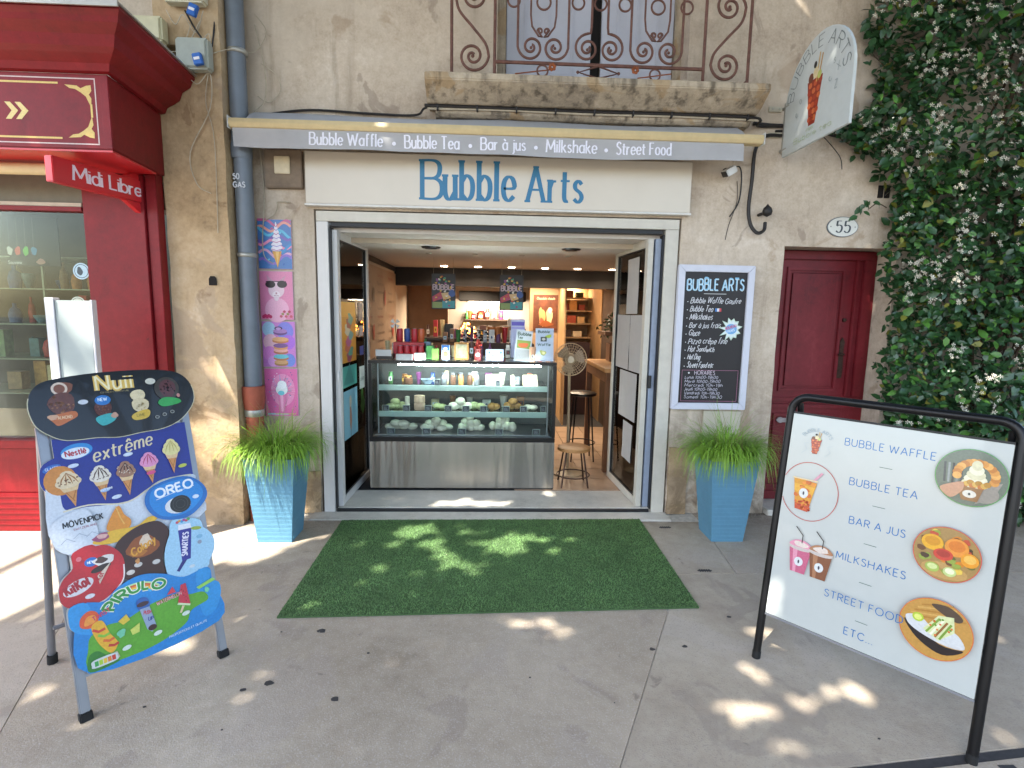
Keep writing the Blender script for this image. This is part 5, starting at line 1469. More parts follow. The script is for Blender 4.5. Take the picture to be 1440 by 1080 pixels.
for k in range(21000):
    z = rj.uniform(-.0, 5.0); e_ = edge(z)
    x = e_+abs(rj.gauss(0, .9))*1.0 if rj.random() < .5 else rj.uniform(e_, 5.4)
    if x > 5.6: continue
    # thin out clumps so that wall and stems show through
    dn = noise.noise(Vector((x*3.2, z*3.2, 8)))
    if dn < -.30 and rj.random() < .5: continue
    t_ = thick(x, z)
    y = -t_*(rj.random()**.6)
    if z < .45 and x < 3.25: continue
    d_, s2, n_ = rand_frame(None)
    s_ = rj.uniform(.035, .072)*(1+.45*noise.noise(Vector((x*1.4, z*1.4, 3))))+abs(rj.gauss(0, .012))
    p = Vector((x, y, z))
    M = Matrix((d_*s_, s2*s_, n_*s_)).transposed().to_4x4(); M.translation = p
    yg = rj.random() < .16 and y < -t_*.6
    if y < -t_*.75 and 2.4 < x < 3.9 and .7 < z < 3.8 and len(near) < 290 and rj.random() < .35:
        near.append((M, yg)); continue
    tgt = young if yg else (olive if rj.random() < .06 else bulk)
    tgt.add([M @ Vector(v) for v in LV], LF)
for pts in ((2.45, -.09, 3.0), (2.55, -.1, 2.93), (2.66, -.1, 2.9), (2.78, -.17, 2.42), (2.74, -.15, 2.38), (2.7, -.14, 3.5), (2.72, -.14, 3.42), (2.62, -.12, 2.97), (2.5, -.1, 2.90)):
    for q in range(5):
        d_, s2, n_ = rand_frame(None); s_ = rj.uniform(.05, .08)
        M = Matrix((d_*s_, s2*s_, n_*s_)).transposed().to_4x4(); M.translation = Vector(pts)+Vector((rj.uniform(-.04, .04), 0, rj.uniform(-.04, .04)))
        bulk.add([M @ Vector(v) for v in LV], LF)
bulk.build('foliage', M_jleaf, cj, smooth=True, kind='stuff'); olive.build('yellowing_foliage', mat('yellowing_leaf', '#77772f', .5, var=.3, scale=9), cj, smooth=True, kind='stuff'); young.build('young_foliage', M_jleaf2, cj, smooth=True, kind='stuff')
for M, yg in near:
    o = bpy.data.objects.new('leaf', lm2 if yg else lm); COL.objects.link(o); o.matrix_world = M; hang(o, cj)
fl = MB()
for k in range(1300):
    z = rj.uniform(.1, 4.2); e_ = edge(z); x = e_+.02+rj.random()**1.4*1.7
    if noise.noise(Vector((x*3.0, z*3.0, 14))) < (.10 if z < 2.2 else -.15): continue
    if z < .45 and x < 3.25: continue
    y = -thick(x, z)-rj.uniform(-.02, .03)
    for q in range(rj.randint(1, 4)):
        c = Vector((x+rj.gauss(0, .022), y+rj.gauss(0, .015), z+rj.gauss(0, .022)))
        nn = Vector((rj.gauss(0, .5), -1, rj.gauss(.3, .5))).normalized(); a_ = nn.orthogonal().normalized(); b_ = nn.cross(a_)
        r_ = rj.uniform(.011, .019); vs = [c]; fs = []
        for i in range(5):
            th = 2*PI*i/5
            vs += [c+(a_*math.cos(th-.3)+b_*math.sin(th-.3))*r_*.8+nn*.003, c+(a_*math.cos(th+.25)+b_*math.sin(th+.25))*r_*1.05+nn*.002]
            fs.append((0, 1+2*i, 2+2*i))
        fl.add(vs, fs)
fl.build('blossom', M_jfl, cj, kind='stuff')

# ================================================================== A-FRAME SIGNS
M_alu = mat('brushed_aluminium', '#8d9097', .38, .75, var=.08, scale=5)
M_blackm = mat('black_powder_coat', '#0d0d0f', .36, .0, var=.1, spec=.35)
M_rub = mat('black_rubber', '#121212', .8)
def aframe_axes(a, b, off, z):
    a = Vector(a); b = Vector(b); d = (b-a).normalized(); n_ = Vector((-d.y, d.x, 0)); s_ = (n_*off+Vector((0, 0, z))).normalized()
    return a, d, n_, s_
# ---- the ice cream sign on the left
ia = thing('ice_cream_sandwich_board', 'colourful ice cream A-board with a black oval header and aluminium legs', 'A-board', (-1.55, -1.9, 0))
a0, d, n_, s_ = aframe_axes((-1.534, -2.186, 0), (-1.198, -1.803, 0), .30, 1.15)
MA = frame_m(a0, d, s_)
for u in (.0, .512):
    mb = MB(MA); mb.box(u-.017, u+.017, .004, .034, .02, 1.16); lg_ = mb.build('leg', M_alu, ia, bevel=.004)
    mb = MB(MA); mb.box(u+(.019 if u < .1 else -.055), u+(.055 if u < .1 else -.019), .008, .03, .172, 1.14); mb.build('side_profile', M_alu, ia, bevel=.006)
    MB(MA).box(u-.021, u+.021, .0, .038, -.002, .036).build('foot_cap', M_rub, lg_, bevel=.004)
for v in (.175, 1.10):
    MB(MA).box(.0, .512, .010, .028, v-.014, v+.0).build('cross_bar', M_alu, ia, bevel=.003)
bd_, bn = d, n_
for u in (.0, .512):
    top = MA @ Vector((u, .045, 1.12)); foot = a0+d*u+n_*.545; foot.z = .0
    foot = Vector(foot)
    mb = MB(); mb.tube([foot+Vector((0, 0, .03)), top], .015, 8); rl_ = mb.build('rear_leg', M_alu, ia, smooth=True)
    MB().tube([foot+Vector((0, 0, .0)), foot+(top-foot).normalized()*.045], .02, 8).build('foot_cap', M_rub, rl_, smooth=True)
mb = MB(); f1 = a0+n_*.46; f2 = f1+d*.512; mb.tube([f1+Vector((0, 0, .2)), f2+Vector((0, 0, .2))], .01, 6); mb.build('rear_bar', M_alu, ia, smooth=True)
def sheet(pts, y0, y1, name, m):
    return MB(MA).prism(pts, y0, y1, 'y').build(name, m, ia)
M_bk = mat('board_core', '#b9b9b4', .5)
hp = catmull([(-.034, 1.25), (.0, 1.318), (.076, 1.342), (.225, 1.355), (.40, 1.352), (.50, 1.330), (.548, 1.27), (.548, 1.19), (.488, 1.118), (.41, 1.085), (.324, 1.080), (.241, 1.073), (.166, 1.083), (.068, 1.088), (.013, 1.120), (-.024, 1.167), (-.034, 1.25)], 4)[:-1]
HP_ = sheet(hp, -.022, -.014, 'header_panel', mat('black_gloss_board', '#0c0b0d', .25, coat=.3))
base = [(.022, .178), (.50, .178), (.50, 1.10), (.022, 1.10)]
MP_ = sheet(base, -.004, .003, 'main_panel', M_bk)
# lobes that reach past the frame
ll = catmull([(.05, 1.02), (-.014, 1.008), (-.031, .959), (-.026, .915), (.0, .885), (.04, .875), (.05, 1.02)], 4)[:-1]
sheet(ll, -.010, -.0045, 'side_lobe', M_bk)
mvl = catmull([(.10, .80), (.003, .790), (-.022, .750), (-.020, .69), (.01, .650), (.06, .640), (.12, .645), (.10, .80)], 4)[:-1]
sheet(mvl, -.010, -.0045, 'side_lobe', M_bk)
kkl = catmull([(.11, .645), (.03, .647), (.024, .59), (-.011, .556), (-.028, .515), (-.020, .46), (.03, .430), (.11, .44), (.11, .645)], 4)[:-1]
sheet(kkl, -.010, -.0045, 'side_lobe', M_bk)
orl = catmull([(.33, .70), (.292, .768), (.317, .832), (.413, .858), (.485, .846), (.534, .793), (.534, .738), (.473, .684), (.411, .672), (.33, .70)], 4)[:-1]
sheet(orl, -.010, -.0045, 'side_lobe', M_bk)
sml = catmull([(.37, .66), (.44, .655), (.50, .61), (.534, .56), (.531, .50), (.487, .441), (.417, .416), (.36, .43), (.37, .66)], 4)[:-1]
sheet(sml, -.010, -.0045, 'side_lobe', M_bk)
prl = catmull([(.44, .42), (.50, .415), (.49, .375), (.527, .346), (.525, .288), (.488, .229), (.44, .24), (.44, .42)], 4)[:-1]
sheet(prl, -.010, -.0045, 'side_lobe', M_bk)
pll = catmull([(.05, .44), (-.004, .447), (-.014, .40), (-.008, .36), (.024, .33), (.06, .33), (.05, .44)], 4)[:-1]
sheet(pll, -.010, -.0045, 'side_lobe', M_bk)
a = Art()
MI = MA @ Matrix.Translation((0, -.0102, 0))
Blue, Sky_, Red_ = '#1c2a86', '#1b7fc4', '#b9202b'
a.rect(.022, .80, .50, 1.10, Blue); a.poly(ll, Blue); a.ell(.018, .955, .044, .058, Blue)
# blue bottom wave / white panel
def cone(cx, cz, w, h, cream, cone_c='#c8894a', sauce='#4a2a1c', rot=0.0, dots=None):
    c, s__ = math.cos(rot), math.sin(rot)
    def T(x, z): return (cx+x*c-z*s__, cz+x*s__+z*c)
    a.poly([T(-w*.30, 0), T(w*.30, 0), T(.02*w, -h*.55)], cone_c)
    a.ribbon([T(-w*.2, -h*.1), T(w*.05, -h*.4)], w*.04, '#a5682f'); a.ribbon([T(w*.2, -h*.1), T(0, -h*.35)], w*.04, '#a5682f')
    a.poly([T(-w*.36, .02*h), T(w*.36, .02*h), T(w*.26, -h*.12), T(-w*.26, -h*.12)], '#d8b98a')
    a.ell(*T(0, h*.12), w*.5, h*.15, cream, 16, rot); a.ell(*T(0, h*.22), w*.42, h*.14, cream, 16, rot); a.ell(*T(0, h*.33), w*.25, h*.10, cream, 12, rot)
    for q in (-.28, -.08, .12, .3):
        a.ribbon([T(0, h*.38), T(q*w*.8, h*.22), T(q*w*1.2, h*.06)], w*.06, sauce, taper=True)
    if dots:
        for _ in range(14): a.ell(*T(rj.uniform(-.4, .4)*w, rj.uniform(.05, .35)*h), w*.035, w*.03, dots, 6, up=False)
a.smooth([(-.02, .90), (.02, .90), (.03, .82), (.10, .812), (.204, .797), (.258, .80), (.317, .832), (.378, .858), (.5, .856), (.5, .80), (.5, .66), (.022, .64)], '#ccd2da')
a.ribbon(catmull([(.024, .812), (.106, .818), (.204, .797), (.258, .802), (.317, .832), (.378, .858), (.49, .857)], 4), .006, '#d8cdb0')
a.ell(.095, 1.042, .052, .030, '#2f86c8', 24, .1); a.ell(.09, 1.034, .046, .022, '#d7dfe8', 24, .1)
a.text('Nestl\u00e9', .058, 1.024, .022, .2, '#b0303f', width=.066, rot=.08)
a.ell(.01, .987, .030, .014, '#2f64b4', 16, .25); a.text('GLACES', -.01, .981, .010, .16, '#c9d3e6', width=.04, rot=.1)
a.text('extr\u00eame', .145, .985, .056, .13, '#d9cba8', width=.215, slant=.25, rot=.17, contrast=.6)
a.ell(.03, .935, .052, .058, '#c98236', 20)
cone(.055, .905, .085, .15, '#dcc6a0', sauce='#a06a35', dots='#6b4226', rot=.1)
cone(.158, .905, .075, .15, '#dcd3c4', dots='#5a3423', rot=.03)
cone(.246, .905, .072, .15, '#9a7058', sauce='#3a2016', dots='#d8c8b0')
cone(.334, .93, .072, .14, '#d98fb8', sauce='#b03a58')
cone(.425, .965, .072, .16, '#d9cf8f', sauce='#b9a75a', rot=-.04)
for x, z, c in ((.075, .985, '#c9d4e4'), (.262, .995, '#c9d4e4'), (.165, .865, '#8fb0d8'), (.20, .828, '#c9d4e4'), (.46, .905, '#b9c04a'), (.335, .90, '#d04a80')):
    a.ell(x, z, .018, .008, c, 12, .1)
a.text('extreme', .15, .862, .011, .16, '#dfe6f2', width=.04, rot=.12)
# white panel with fruit
a.poly(mvl, '#ccd2da')
a.text('M\u00d6VENPICK', .015, .748, .022, .2, '#23242a', width=.128, rot=.04)
a.text('SWITZERLAND', .045, .731, .008, .15, '#a05a6a', width=.075, rot=.04)
for q in ((.0, .70), (.04, .71), (.08, .705)): a.ribbon([(q[0], q[1]-.01), (q[0]+.02, q[1]+.006), (q[0]+.045, q[1]-.012)], .0018, '#8a94a6')
a.smooth([(.15, .70), (.17, .755), (.20, .79), (.215, .75), (.235, .72), (.22, .69)], '#d98a2a'); a.smooth([(.10, .672), (.16, .695), (.25, .69), (.30, .715), (.33, .70), (.26, .665), (.17, .645), (.11, .655)], '#e0b030')
a.blobby(.128, .68, .028, .016, '#9a4a6a'); a.blobby(.13, .683, .018, .010, '#d8a9a0'); a.ribbon([(.19, .79), (.20, .74), (.21, .71)], .004, '#e6b45a')
# brown panel
a.smooth([(.17, .635), (.247, .685), (.33, .688), (.368, .63), (.352, .58), (.326, .526), (.325, .46), (.243, .47), (.180, .49), (.165, .55)], '#3a1712')
a.blobby(.262, .60, .060, .042, '#8f4a1a', .1); a.blobby(.275, .62, .022, .024, '#d7c0a8', .2); a.blobby(.24, .575, .03, .014, '#b06a20', .2)
a.text('Colony', .222, .568, .030, .2, '#d8992f', width=.095, rot=.38, slant=.2)
for x, z in ((.205, .508), (.235, .53), (.30, .52)): a.ell(x, z, .015, .010, '#c9c2bb', 12)
a.blobby(.235, .545, .008, .012, '#c98a4a')
# red panel
a.smooth([(.024, .59), (.03, .647), (.086, .652), (.142, .643), (.184, .590), (.186, .522), (.158, .470), (.105, .434), (.03, .430), (.02, .5)], Red_); a.poly(kkl, Red_)
a.ribbon(catmull([(.186, .55), (.180, .50), (.158, .468), (.105, .432), (.038, .427)], 4), .005, '#d9cfcf')
a.ell(.032, .513, .050, .027, '#d8d0d2', 22, .28); a.text('KitKat', -.005, .492, .036, .22, '#a81c2a', width=.078, rot=.27)
a.ell(.082, .595, .022, .018, '#2c64ae', 16); a.text('NEW', .070, .59, .010, .2, '#d9e2f0', width=.022)
a.blobby(.125, .588, .034, .022, '#d3cdc8', .15); a.blobby(.115, .592, .02, .012, '#4a3430', .2); a.ell(.11, .561, .035, .012, '#2f211f', 14, .2)
a.poly([(.095, .535), (.145, .575), (.098, .50)], '#c4b2a2'); a.text('Kat', .102, .515, .016, .2, '#a81c2a', rot=1.0)
a.ell(.062, .466, .016, .009, '#d8d2d6', 12); a.ell(.045, .618, .009, .009, '#c96a72', 12)
# biscuit oval
a.poly(orl, '#1566b0'); a.smooth([(.31, .77), (.33, .825), (.41, .845), (.48, .835), (.52, .79), (.515, .745), (.46, .70), (.40, .69), (.34, .71)], '#1f7fc8')
a.text('OREO', .338, .785, .036, .24, '#e6e9ee', width=.15, rot=.12); a.ribbon([(.335, .778), (.40, .792), (.49, .806)], .0025, '#c9d6e6')
a.ell(.415, .735, .052, .036, '#d8d8d8', 22); a.ell(.425, .738, .042, .038, '#161314', 24); a.ring(.425, .738, .030, .0025, '#3a3536'); a.ring(.425, .738, .018, .002, '#3a3536')
a.ell(.49, .755, .014, .009, '#c4d2e2', 12)
# pale blue panel with the sweet tube
a.smooth([(.33, .47), (.335, .551), (.368, .628), (.39, .672), (.48, .655), (.50, .60), (.50, .44), (.417, .416), (.35, .43)], '#9ec8e0'); a.poly(sml, '#9ec8e0')
a.poly([(.398, .625), (.452, .622), (.430, .49), (.395, .49)], '#27278a'); a.poly([(.402, .648), (.450, .644), (.452, .622), (.398, .625)], '#dfdfe6'); a.poly([(.395, .49), (.415, .49), (.378, .448), (.368, .455)], '#1f1f70')
for i, c in enumerate(('#c4455a', '#d8a03a', '#3a8fc4', '#a04a90', '#c4455a', '#58a058')): a.ell(.400+.009*i, .660+.004*(i % 2), .007, .006, c, 9)
a.text('SMARTIES', .418, .508, .022, .22, '#dcd6e6', width=.10, rot=1.38); a.ell(.47, .615, .022, .008, '#98a83a', 12, -.2); a.ell(.478, .575, .013, .009, '#7fb0cc', 12); a.ell(.475, .55, .009, .009, '#8f98a8', 10); a.ell(.43, .455, .012, .007, '#c9d4da', 10)
# lower panel
a.smooth([(.022, .43), (.104, .429), (.150, .465), (.232, .487), (.317, .462), (.392, .421), (.49, .430), (.50, .36), (.50, .179), (.024, .179)], Sky_)
a.poly([(.023, .179), (.50, .179), (.50, .30), (.35, .26), (.2, .3), (.023, .33)], Sky_); a.poly(prl, '#2b8fce'); a.poly(pll, '#2b8fce')
a.smooth([(.026, .20), (.03, .27), (.045, .315), (.10, .335), (.16, .33), (.25, .355), (.345, .362), (.40, .34), (.457, .33), (.47, .29), (.40, .27), (.37, .225), (.27, .19), (.15, .183)], '#5aa02c'); a.smooth([(.026, .182), (.028, .24), (.06, .25), (.10, .20), (.12, .182)], '#2f7a2c')
for i, c in enumerate(('#b8dc9a', '#c2552c', '#dc8a2c', '#e0c04a', '#3a9fd0')):
    r_ = .100-.0085*i
    a.ribbon([(.205+r_*1.02*math.cos(t*.1), .385+r_*.72*math.sin(t*.1)) for t in range(5, 28)], .009, c)
def rfn(px, pz):
    an = 2.65-px/.125
    return (.222+(.095+pz)*math.cos(an)*1.1, .345+(.095+pz)*math.sin(an)*.86)
for cc, w_ in (('#dfe6d0', .42), ('#2f8a3a', .24)):
    a.text('PIRULO', 0, -.02, .040, w_, cc, fn=rfn, width=.232)
for i, cc in enumerate(('#3a9a3a', '#d86a2c', '#c43a5a', '#3aa85a', '#c43a3a', '#d8b03a')):
    pass
a.smooth([(.018, .36), (.022, .395), (.05, .412), (.075, .395), (.072, .36), (.05, .345)], '#d8562a'); a.smooth([(.03, .36), (.04, .39), (.065, .39), (.065, .365)], '#e6923a')
a.smooth([(.05, .35), (.085, .36), (.105, .30), (.125, .255), (.105, .225), (.085, .24), (.06, .29)], '#e0a82c')
for i in range(4): a.ribbon([(.052+.014*i, .335-.026*i), (.07+.014*i, .322-.024*i), (.092+.012*i, .326-.024*i)], .010, ('#c8412c', '#7fb83a', '#d8662c', '#b8352c')[i])
a.poly([(.108, .222), (.118, .224), (.125, .198), (.117, .196)], '#d8c49a'); a.text('TWIST', .06, .368, .016, .2, '#c83a5a', width=.06, rot=.3)
a.smooth([(.205, .385), (.225, .395), (.245, .385), (.248, .35), (.21, .35)], '#2a5aa0'); a.ell(.226, .368, .022, .010, '#3a2430', 14)
a.poly([(.212, .35), (.248, .35), (.262, .262), (.243, .245), (.228, .262)], '#8f9fb8'); a.text('PUSH', .224, .325, .014, .2, '#c03a4a', rot=-.2, width=.025); a.text('UP', .236, .295, .014, .2, '#2a3a8a', rot=-.2); a.ell(.247, .262, .016, .012, '#3a1c1c', 12)
a.poly([(.372, .392), (.392, .394), (.398, .30), (.352, .322)], '#c22f44'); 
for i in range(7): a.ell(.372+.005*(i % 3)+.002*i, .372-.009*i, .002, .003, '#2a1418', 6, up=False)
a.poly([(.352, .322), (.398, .30), (.396, .293), (.348, .315)], '#cfe0b0'); a.poly([(.366, .305), (.375, .301), (.360, .275), (.352, .279)], '#d8c49a')
a.text('WATERMELON', .275, .342, .014, .2, '#c8384a', width=.095, rot=.12); a.text('WATERMELON', .2755, .3405, .014, .08, '#e6cfcf', width=.095, rot=.12)
a.poly([(.315, .37), (.34, .398), (.35, .37)], '#c8384a'); a.poly([(.135, .335), (.165, .352), (.175, .325), (.15, .315)], '#d9b83a'); a.poly([(.17, .285), (.205, .30), (.20, .265), (.175, .262)], '#c9d060'); a.poly([(.43, .36), (.50, .378), (.512, .365), (.44, .348)], '#8fc85a'); a.blobby(.47, .335, .01, .012, '#6fc8a0')
a.blobby(.14, .285, .014, .018, '#6fc09a', .2)
for x, z in ((.15, .222), (.262, .232), (.375, .268)): a.ell(x, z, .016, .009, '#cfdccf', 12, .1)
a.smooth([(.032, .205), (.04, .222), (.11, .222), (.118, .205), (.11, .192), (.04, .192)], '#c9cfc9')
for i, c in enumerate(('#3a9a4a', '#a8c83a', '#e0b83a', '#d8782c', '#c03a2c')): a.rect(.042+i*.014, .197, .054+i*.014, .216, c, up=(i == 0))
a.text('PROPORTIONS ET QUALITE', .30, .192, .009, .14, '#d0e2ee', width=.15, rot=.05)
a.put('ice_cream_print', MP_, MI, rough=.3)
# header print
a = Art()
a.ribbon([hp[i] for i in range(24, len(hp))]+[hp[0], hp[1]], .003, '#c9c2a0')
a.text('Nuii', .190, 1.278, .062, .30, '#d9b45a', width=.125, gap=.26); a.text('Nuii', .189, 1.280, .060, .12, '#efe3b8', width=.125, gap=.26)
a.text('ICE CREAM ADVENTURE', .20, 1.265, .006, .12, '#a89a70', width=.10)
rh = random.Random(2)
def scoop(cx, cz, rx, rz, c, c2, n):
    a.blobby(cx, cz, rx, rz, c, .06)
    for _ in range(n): 
        q = rh.uniform(0, 2*PI); t = rh.uniform(0, .85)
        a.ell(cx+rx*t*math.cos(q), cz+rz*t*math.sin(q), rx*.09, rz*.10, c2, 6, up=False)
a.blobby(.078, 1.300, .034, .026, '#7a4a35', .1); a.ring(.068, 1.298, .022, .008, '#d6c4b2')
scoop(.070, 1.238, .044, .046, '#5f3323', '#b98a68', 30)
a.smooth([(.022, 1.190), (.055, 1.197), (.105, 1.203), (.113, 1.182), (.085, 1.165), (.05, 1.150), (.035, 1.165)], '#b8642a'); a.blobby(.035, 1.186, .016, .013, '#c79a7a', .2); a.text('ALMOND', .05, 1.176, .012, .16, '#dcb98f', width=.045)
a.ell(.137, 1.236, .017, .010, '#c6ccd4', 14)
scoop(.200, 1.200, .030, .034, '#54291d', '#8f5a42', 20); a.ell(.203, 1.236, .028, .021, '#2a72b8', 16); a.text('NEW', .187, 1.233, .013, .2, '#d3e2f0', width=.03)
a.smooth([(.170, 1.155), (.18, 1.170), (.225, 1.178), (.242, 1.160), (.225, 1.140), (.19, 1.130)], '#3aa3a5'); a.blobby(.236, 1.168, .013, .011, '#b8917c')
scoop(.330, 1.243, .028, .026, '#d8caa2', '#e6dcc0', 8); scoop(.334, 1.200, .032, .032, '#cfbf98', '#a8905c', 16)
a.smooth([(.295, 1.152), (.31, 1.167), (.35, 1.178), (.367, 1.168), (.355, 1.142), (.31, 1.135)], '#c9a83a'); a.text('LIME', .315, 1.150, .012, .16, '#7a6a20', width=.03)
a.ell(.385, 1.300, .020, .014, '#c9c7b8', 16); a.ell(.445, 1.262, .050, .052, '#3a3228', 20); scoop(.448, 1.262, .033, .042, '#542a2a', '#2f1416', 26)
a.smooth([(.402, 1.203), (.43, 1.222), (.48, 1.213), (.495, 1.196), (.47, 1.186), (.42, 1.182)], '#2f9a46'); a.ell(.487, 1.226, .007, .009, '#c4867a', 10)
for i, x in enumerate((.39, .42, .452)): a.ell(x, 1.138+.008*i, .009, .008, '#8f8f86', 10); a.ell(x, 1.138+.008*i, .006, .005, '#2a2a28', 8)
a.put('header_print', HP_, MA @ Matrix.Translation((0, -.0225, 0)), rough=.25, coat=.2)

# ---- the menu board on the right
ra = thing('menu_sandwich_board', 'white menu A-board in a black tube frame reading Bubble Waffle to Etc', 'A-board', (1.52, -2.1, 0))
b0, d, n_, s_ = aframe_axes((1.267, -1.846, 0), (1.765, -2.456, 0), .17, 1.21)
MR_ = frame_m(b0, d, s_)
W2 = .787
def arch(w, h, r_, y=0.0, z0=0.0, n=7):
    p = [(0, y, z0), (0, y, h-r_)]
    p += [(r_-r_*math.cos(PI/2*i/n), y, h-r_+r_*math.sin(PI/2*i/n)) for i in range(1, n+1)]
    p += [(w-r_+r_*math.sin(PI/2*i/n), y, h-r_+r_*math.cos(PI/2*i/n)) for i in range(0, n+1)]
    p += [(w, y, h-r_-.01), (w, y, z0)]
    return p
mb = MB(MR_); mb.tube(arch(W2, 1.252, .07, .016), .0175, 12); ff_ = mb.build('front_frame', M_blackm, ra, smooth=True)
# rear frame, hinged at the top, splayed backwards
rs_ = (n_*.40*-1)
rear_foot = b0+n_*.46
s2 = ((MR_ @ Vector((0, .03, 1.22)))-rear_foot).normalized()
MR2 = frame_m(rear_foot, d, s2)
hgt = ((MR_ @ Vector((0, .03, 1.22)))-rear_foot).length
mb = MB(MR2)
for u in (.03, W2-.03): mb.tube([(u, .0, 0), (u, .0, hgt)], .0135, 10)
mb.tube([(.03, 0, .25), (W2-.03, 0, .25)], .010, 8)
mb.build('rear_frame', M_blackm, ra, smooth=True)
for u in (0, W2):
    MB(MR_).tube([(u, .016, -.004), (u, .016, .035)], .019, 10).build('foot_cap', M_rub, ff_, smooth=True)
MB(MR_).box(.018, W2-.018, .002, .016, .232, 1.172).build('panel', mat('white_menu_panel', '#b2b7b3', .22, var=.02, coat=.5), ra, bevel=.001)
PN_ = ra.children[-1] if False else [c for c in ra.children if c.name.startswith('panel')][0]
MB(MR_).box(.017, W2-.017, .001, .017, .222, .231).build('edge_trim', M_alu, ra)
MB(MR_).box(.017, W2-.017, .001, .017, 1.173, 1.181).build('edge_trim', M_blackm, ra)
a = Art()
B_ = '#2a6aa8'
for t_, x0, x1, z in (('BUBBLE WAFFLE', .240, .553, 1.068), ('BUBBLE TEA', .278, .515, .905), ('BAR A JUS', .298, .495, .743), ('MILKSHAKES', .269, .516, .582), ('STREET FOOD', .252, .532, .413), ('ETC...', .338, .442, .279)):
    if t_ != 'STREET FOOD': a.text(t_, x0, z, .030, .105, B_, width=x1-x0, gap=.26)
for x, z in ((.376, 1.002), (.372, .838), (.362, .675), (.366, .512), (.372, .350)):
    a.rect(x, z-.001, x+.045, z+.0012, '#4f6a5f')
def lfn(px, pz):
    an = PI/2-px/.062
    return (.130+(.060+pz)*math.cos(an), 1.050+(.055+pz)*math.sin(an))
a.text('BUBBLE ARTS', 0, 0, .014, .10, '#7f97a6', fn=lfn, align='c', width=.13); waffle_cone(a, .128, 1.005, .10, .045)
for x in (.075, .17): a.ribbon([(x, 1.0), (x+.02, 1.02), (x+.005, 1.045), (x+.025, 1.05)], .0012, '#9fb0b8')
# bubble tea in a red ring, running off the left edge
rg_ = [(.129+.116*math.cos(q*PI/32), .834+.130*math.sin(q*PI/32)) for q in range(-29, 30)]
rg_ = [p for p in rg_ if p[0] > .02]
a.ribbon(rg_, .0028, '#b5473f')
a.poly([(.060, .885), (.157, .878), (.133, .742), (.079, .746)], '#c98a1f'); a.poly([(.064, .86), (.152, .855), (.145, .82), (.068, .826)], '#d8a02f'); a.poly([(.076, .775), (.139, .770), (.133, .742), (.079, .746)], '#b5401c')
rt2 = random.Random(6)
for i in range(34): a.ell(rt2.uniform(.078, .138), rt2.uniform(.750, .79), .0055, .005, rt2.choice(('#c8521f', '#a8341a', '#d8702a')), 8, up=(i == 0))
for i in range(12): a.blobby(rt2.uniform(.075, .145), rt2.uniform(.80, .875), .010, .008, rt2.choice(('#b5481c', '#d8862a', '#c06020')), .2)
a.poly([(.135, .882), (.147, .882), (.178, .925), (.168, .928)], '#c98f9f'); a.rect(.056, .882, .160, .888, '#d8c49a'); a.ell(.108, .822, .019, .022, '#cfd2cf'); a.ell(.108, .822, .004, .009, '#3a3a48', 10)
# milkshakes
for cx, cz, c, c2 in ((.128, .510, '#b85a78', '#d08aa0'), (.212, .512, '#7a4a30', '#a07050')):
    a.poly([(cx-.045, cz+.062), (cx+.045, cz+.062), (cx+.030, cz-.045), (cx-.030, cz-.045)], c); a.poly([(cx-.03, cz+.062), (cx-.01, cz+.062), (cx-.008, cz-.045), (cx-.02, cz-.045)], c2)
    a.ell(cx, cz+.068, .050, .014, '#b9b0aa'); a.smooth([(cx-.044, cz+.072), (cx-.03, cz+.095), (cx, cz+.103), (cx+.03, cz+.095), (cx+.044, cz+.072)], c2); a.blobby(cx, cz+.083, .03, .012, '#cfc2b8', .15)
    a.ell(cx, cz+.005, .018, .020, '#cfd2d2'); a.ell(cx, cz+.005, .004, .009, '#3a3a48', 9)
    a.ribbon([(cx+.004, cz+.09), (cx+.004, cz+.125), (cx-.028, cz+.158)], .004, '#27262a')
def photo_disc(cx, cz, r_, rim, bg):
    a.ell(cx, cz, r_+.003, r_+.003, rim, 44); a.ell(cx, cz, r_, r_, bg, 44)
def inside(cx, cz, r_, rnd): 
    q = rnd.uniform(0, 2*PI); t = math.sqrt(rnd.random())*r_
    return cx+t*math.cos(q), cz+t*math.sin(q)
# 1: waffle with cream held in a hand
c1 = (.665, 1.028)
photo_disc(*c1, .104, '#4f8f4a', '#5f6a5c')
for i in range(5): a.ribbon([(c1[0]-.075+.012*i, c1[1]-.03), (c1[0]-.08+.013*i, c1[1]+.045)], .007, ('#3a3f42', '#8a8f8c', '#2f3234', '#7a7f7a', '#44484a')[i])
a.poly([(c1[0]+.02, c1[1]-.095), (c1[0]+.07, c1[1]-.06), (c1[0]+.09, c1[1]+.0), (c1[0]+.05, c1[1]-.02)], '#8f877c'); a.ell(c1[0]+.04, c1[1]-.05, .045, .035, '#8a8378')
for i in range(15):
    q = i/14*PI*1.15-.3; a.ell(c1[0]+.014+.055*math.cos(q), c1[1]+.01+.05*math.sin(q), .014, .013, ('#c98a3a', '#b5722a', '#d8a050')[i % 3], 12)
for i in range(5): a.ell(c1[0]+.014, c1[1]-.02+.017*i, .040-.006*i, .019, ('#ccc6a2', '#dcd8ba')[i % 2], 16)
for i in range(9): a.ell(c1[0]-.015+.008*i, c1[1]-.028+.006*(i % 3), .011, .010, ('#b56a2a', '#c9a04a', '#a87a2a')[i % 3], 10)
a.poly([(c1[0]-.035, c1[1]-.035), (c1[0]+.04, c1[1]-.035), (c1[0]+.028, c1[1]-.085), (c1[0]-.018, c1[1]-.085)], '#8a6238'); a.ell(c1[0]+.003, c1[1]-.060, .020, .014, '#cfcabc'); a.ell(c1[0]+.003, c1[1]-.060, .004, .005, '#3a3a3a', 8)
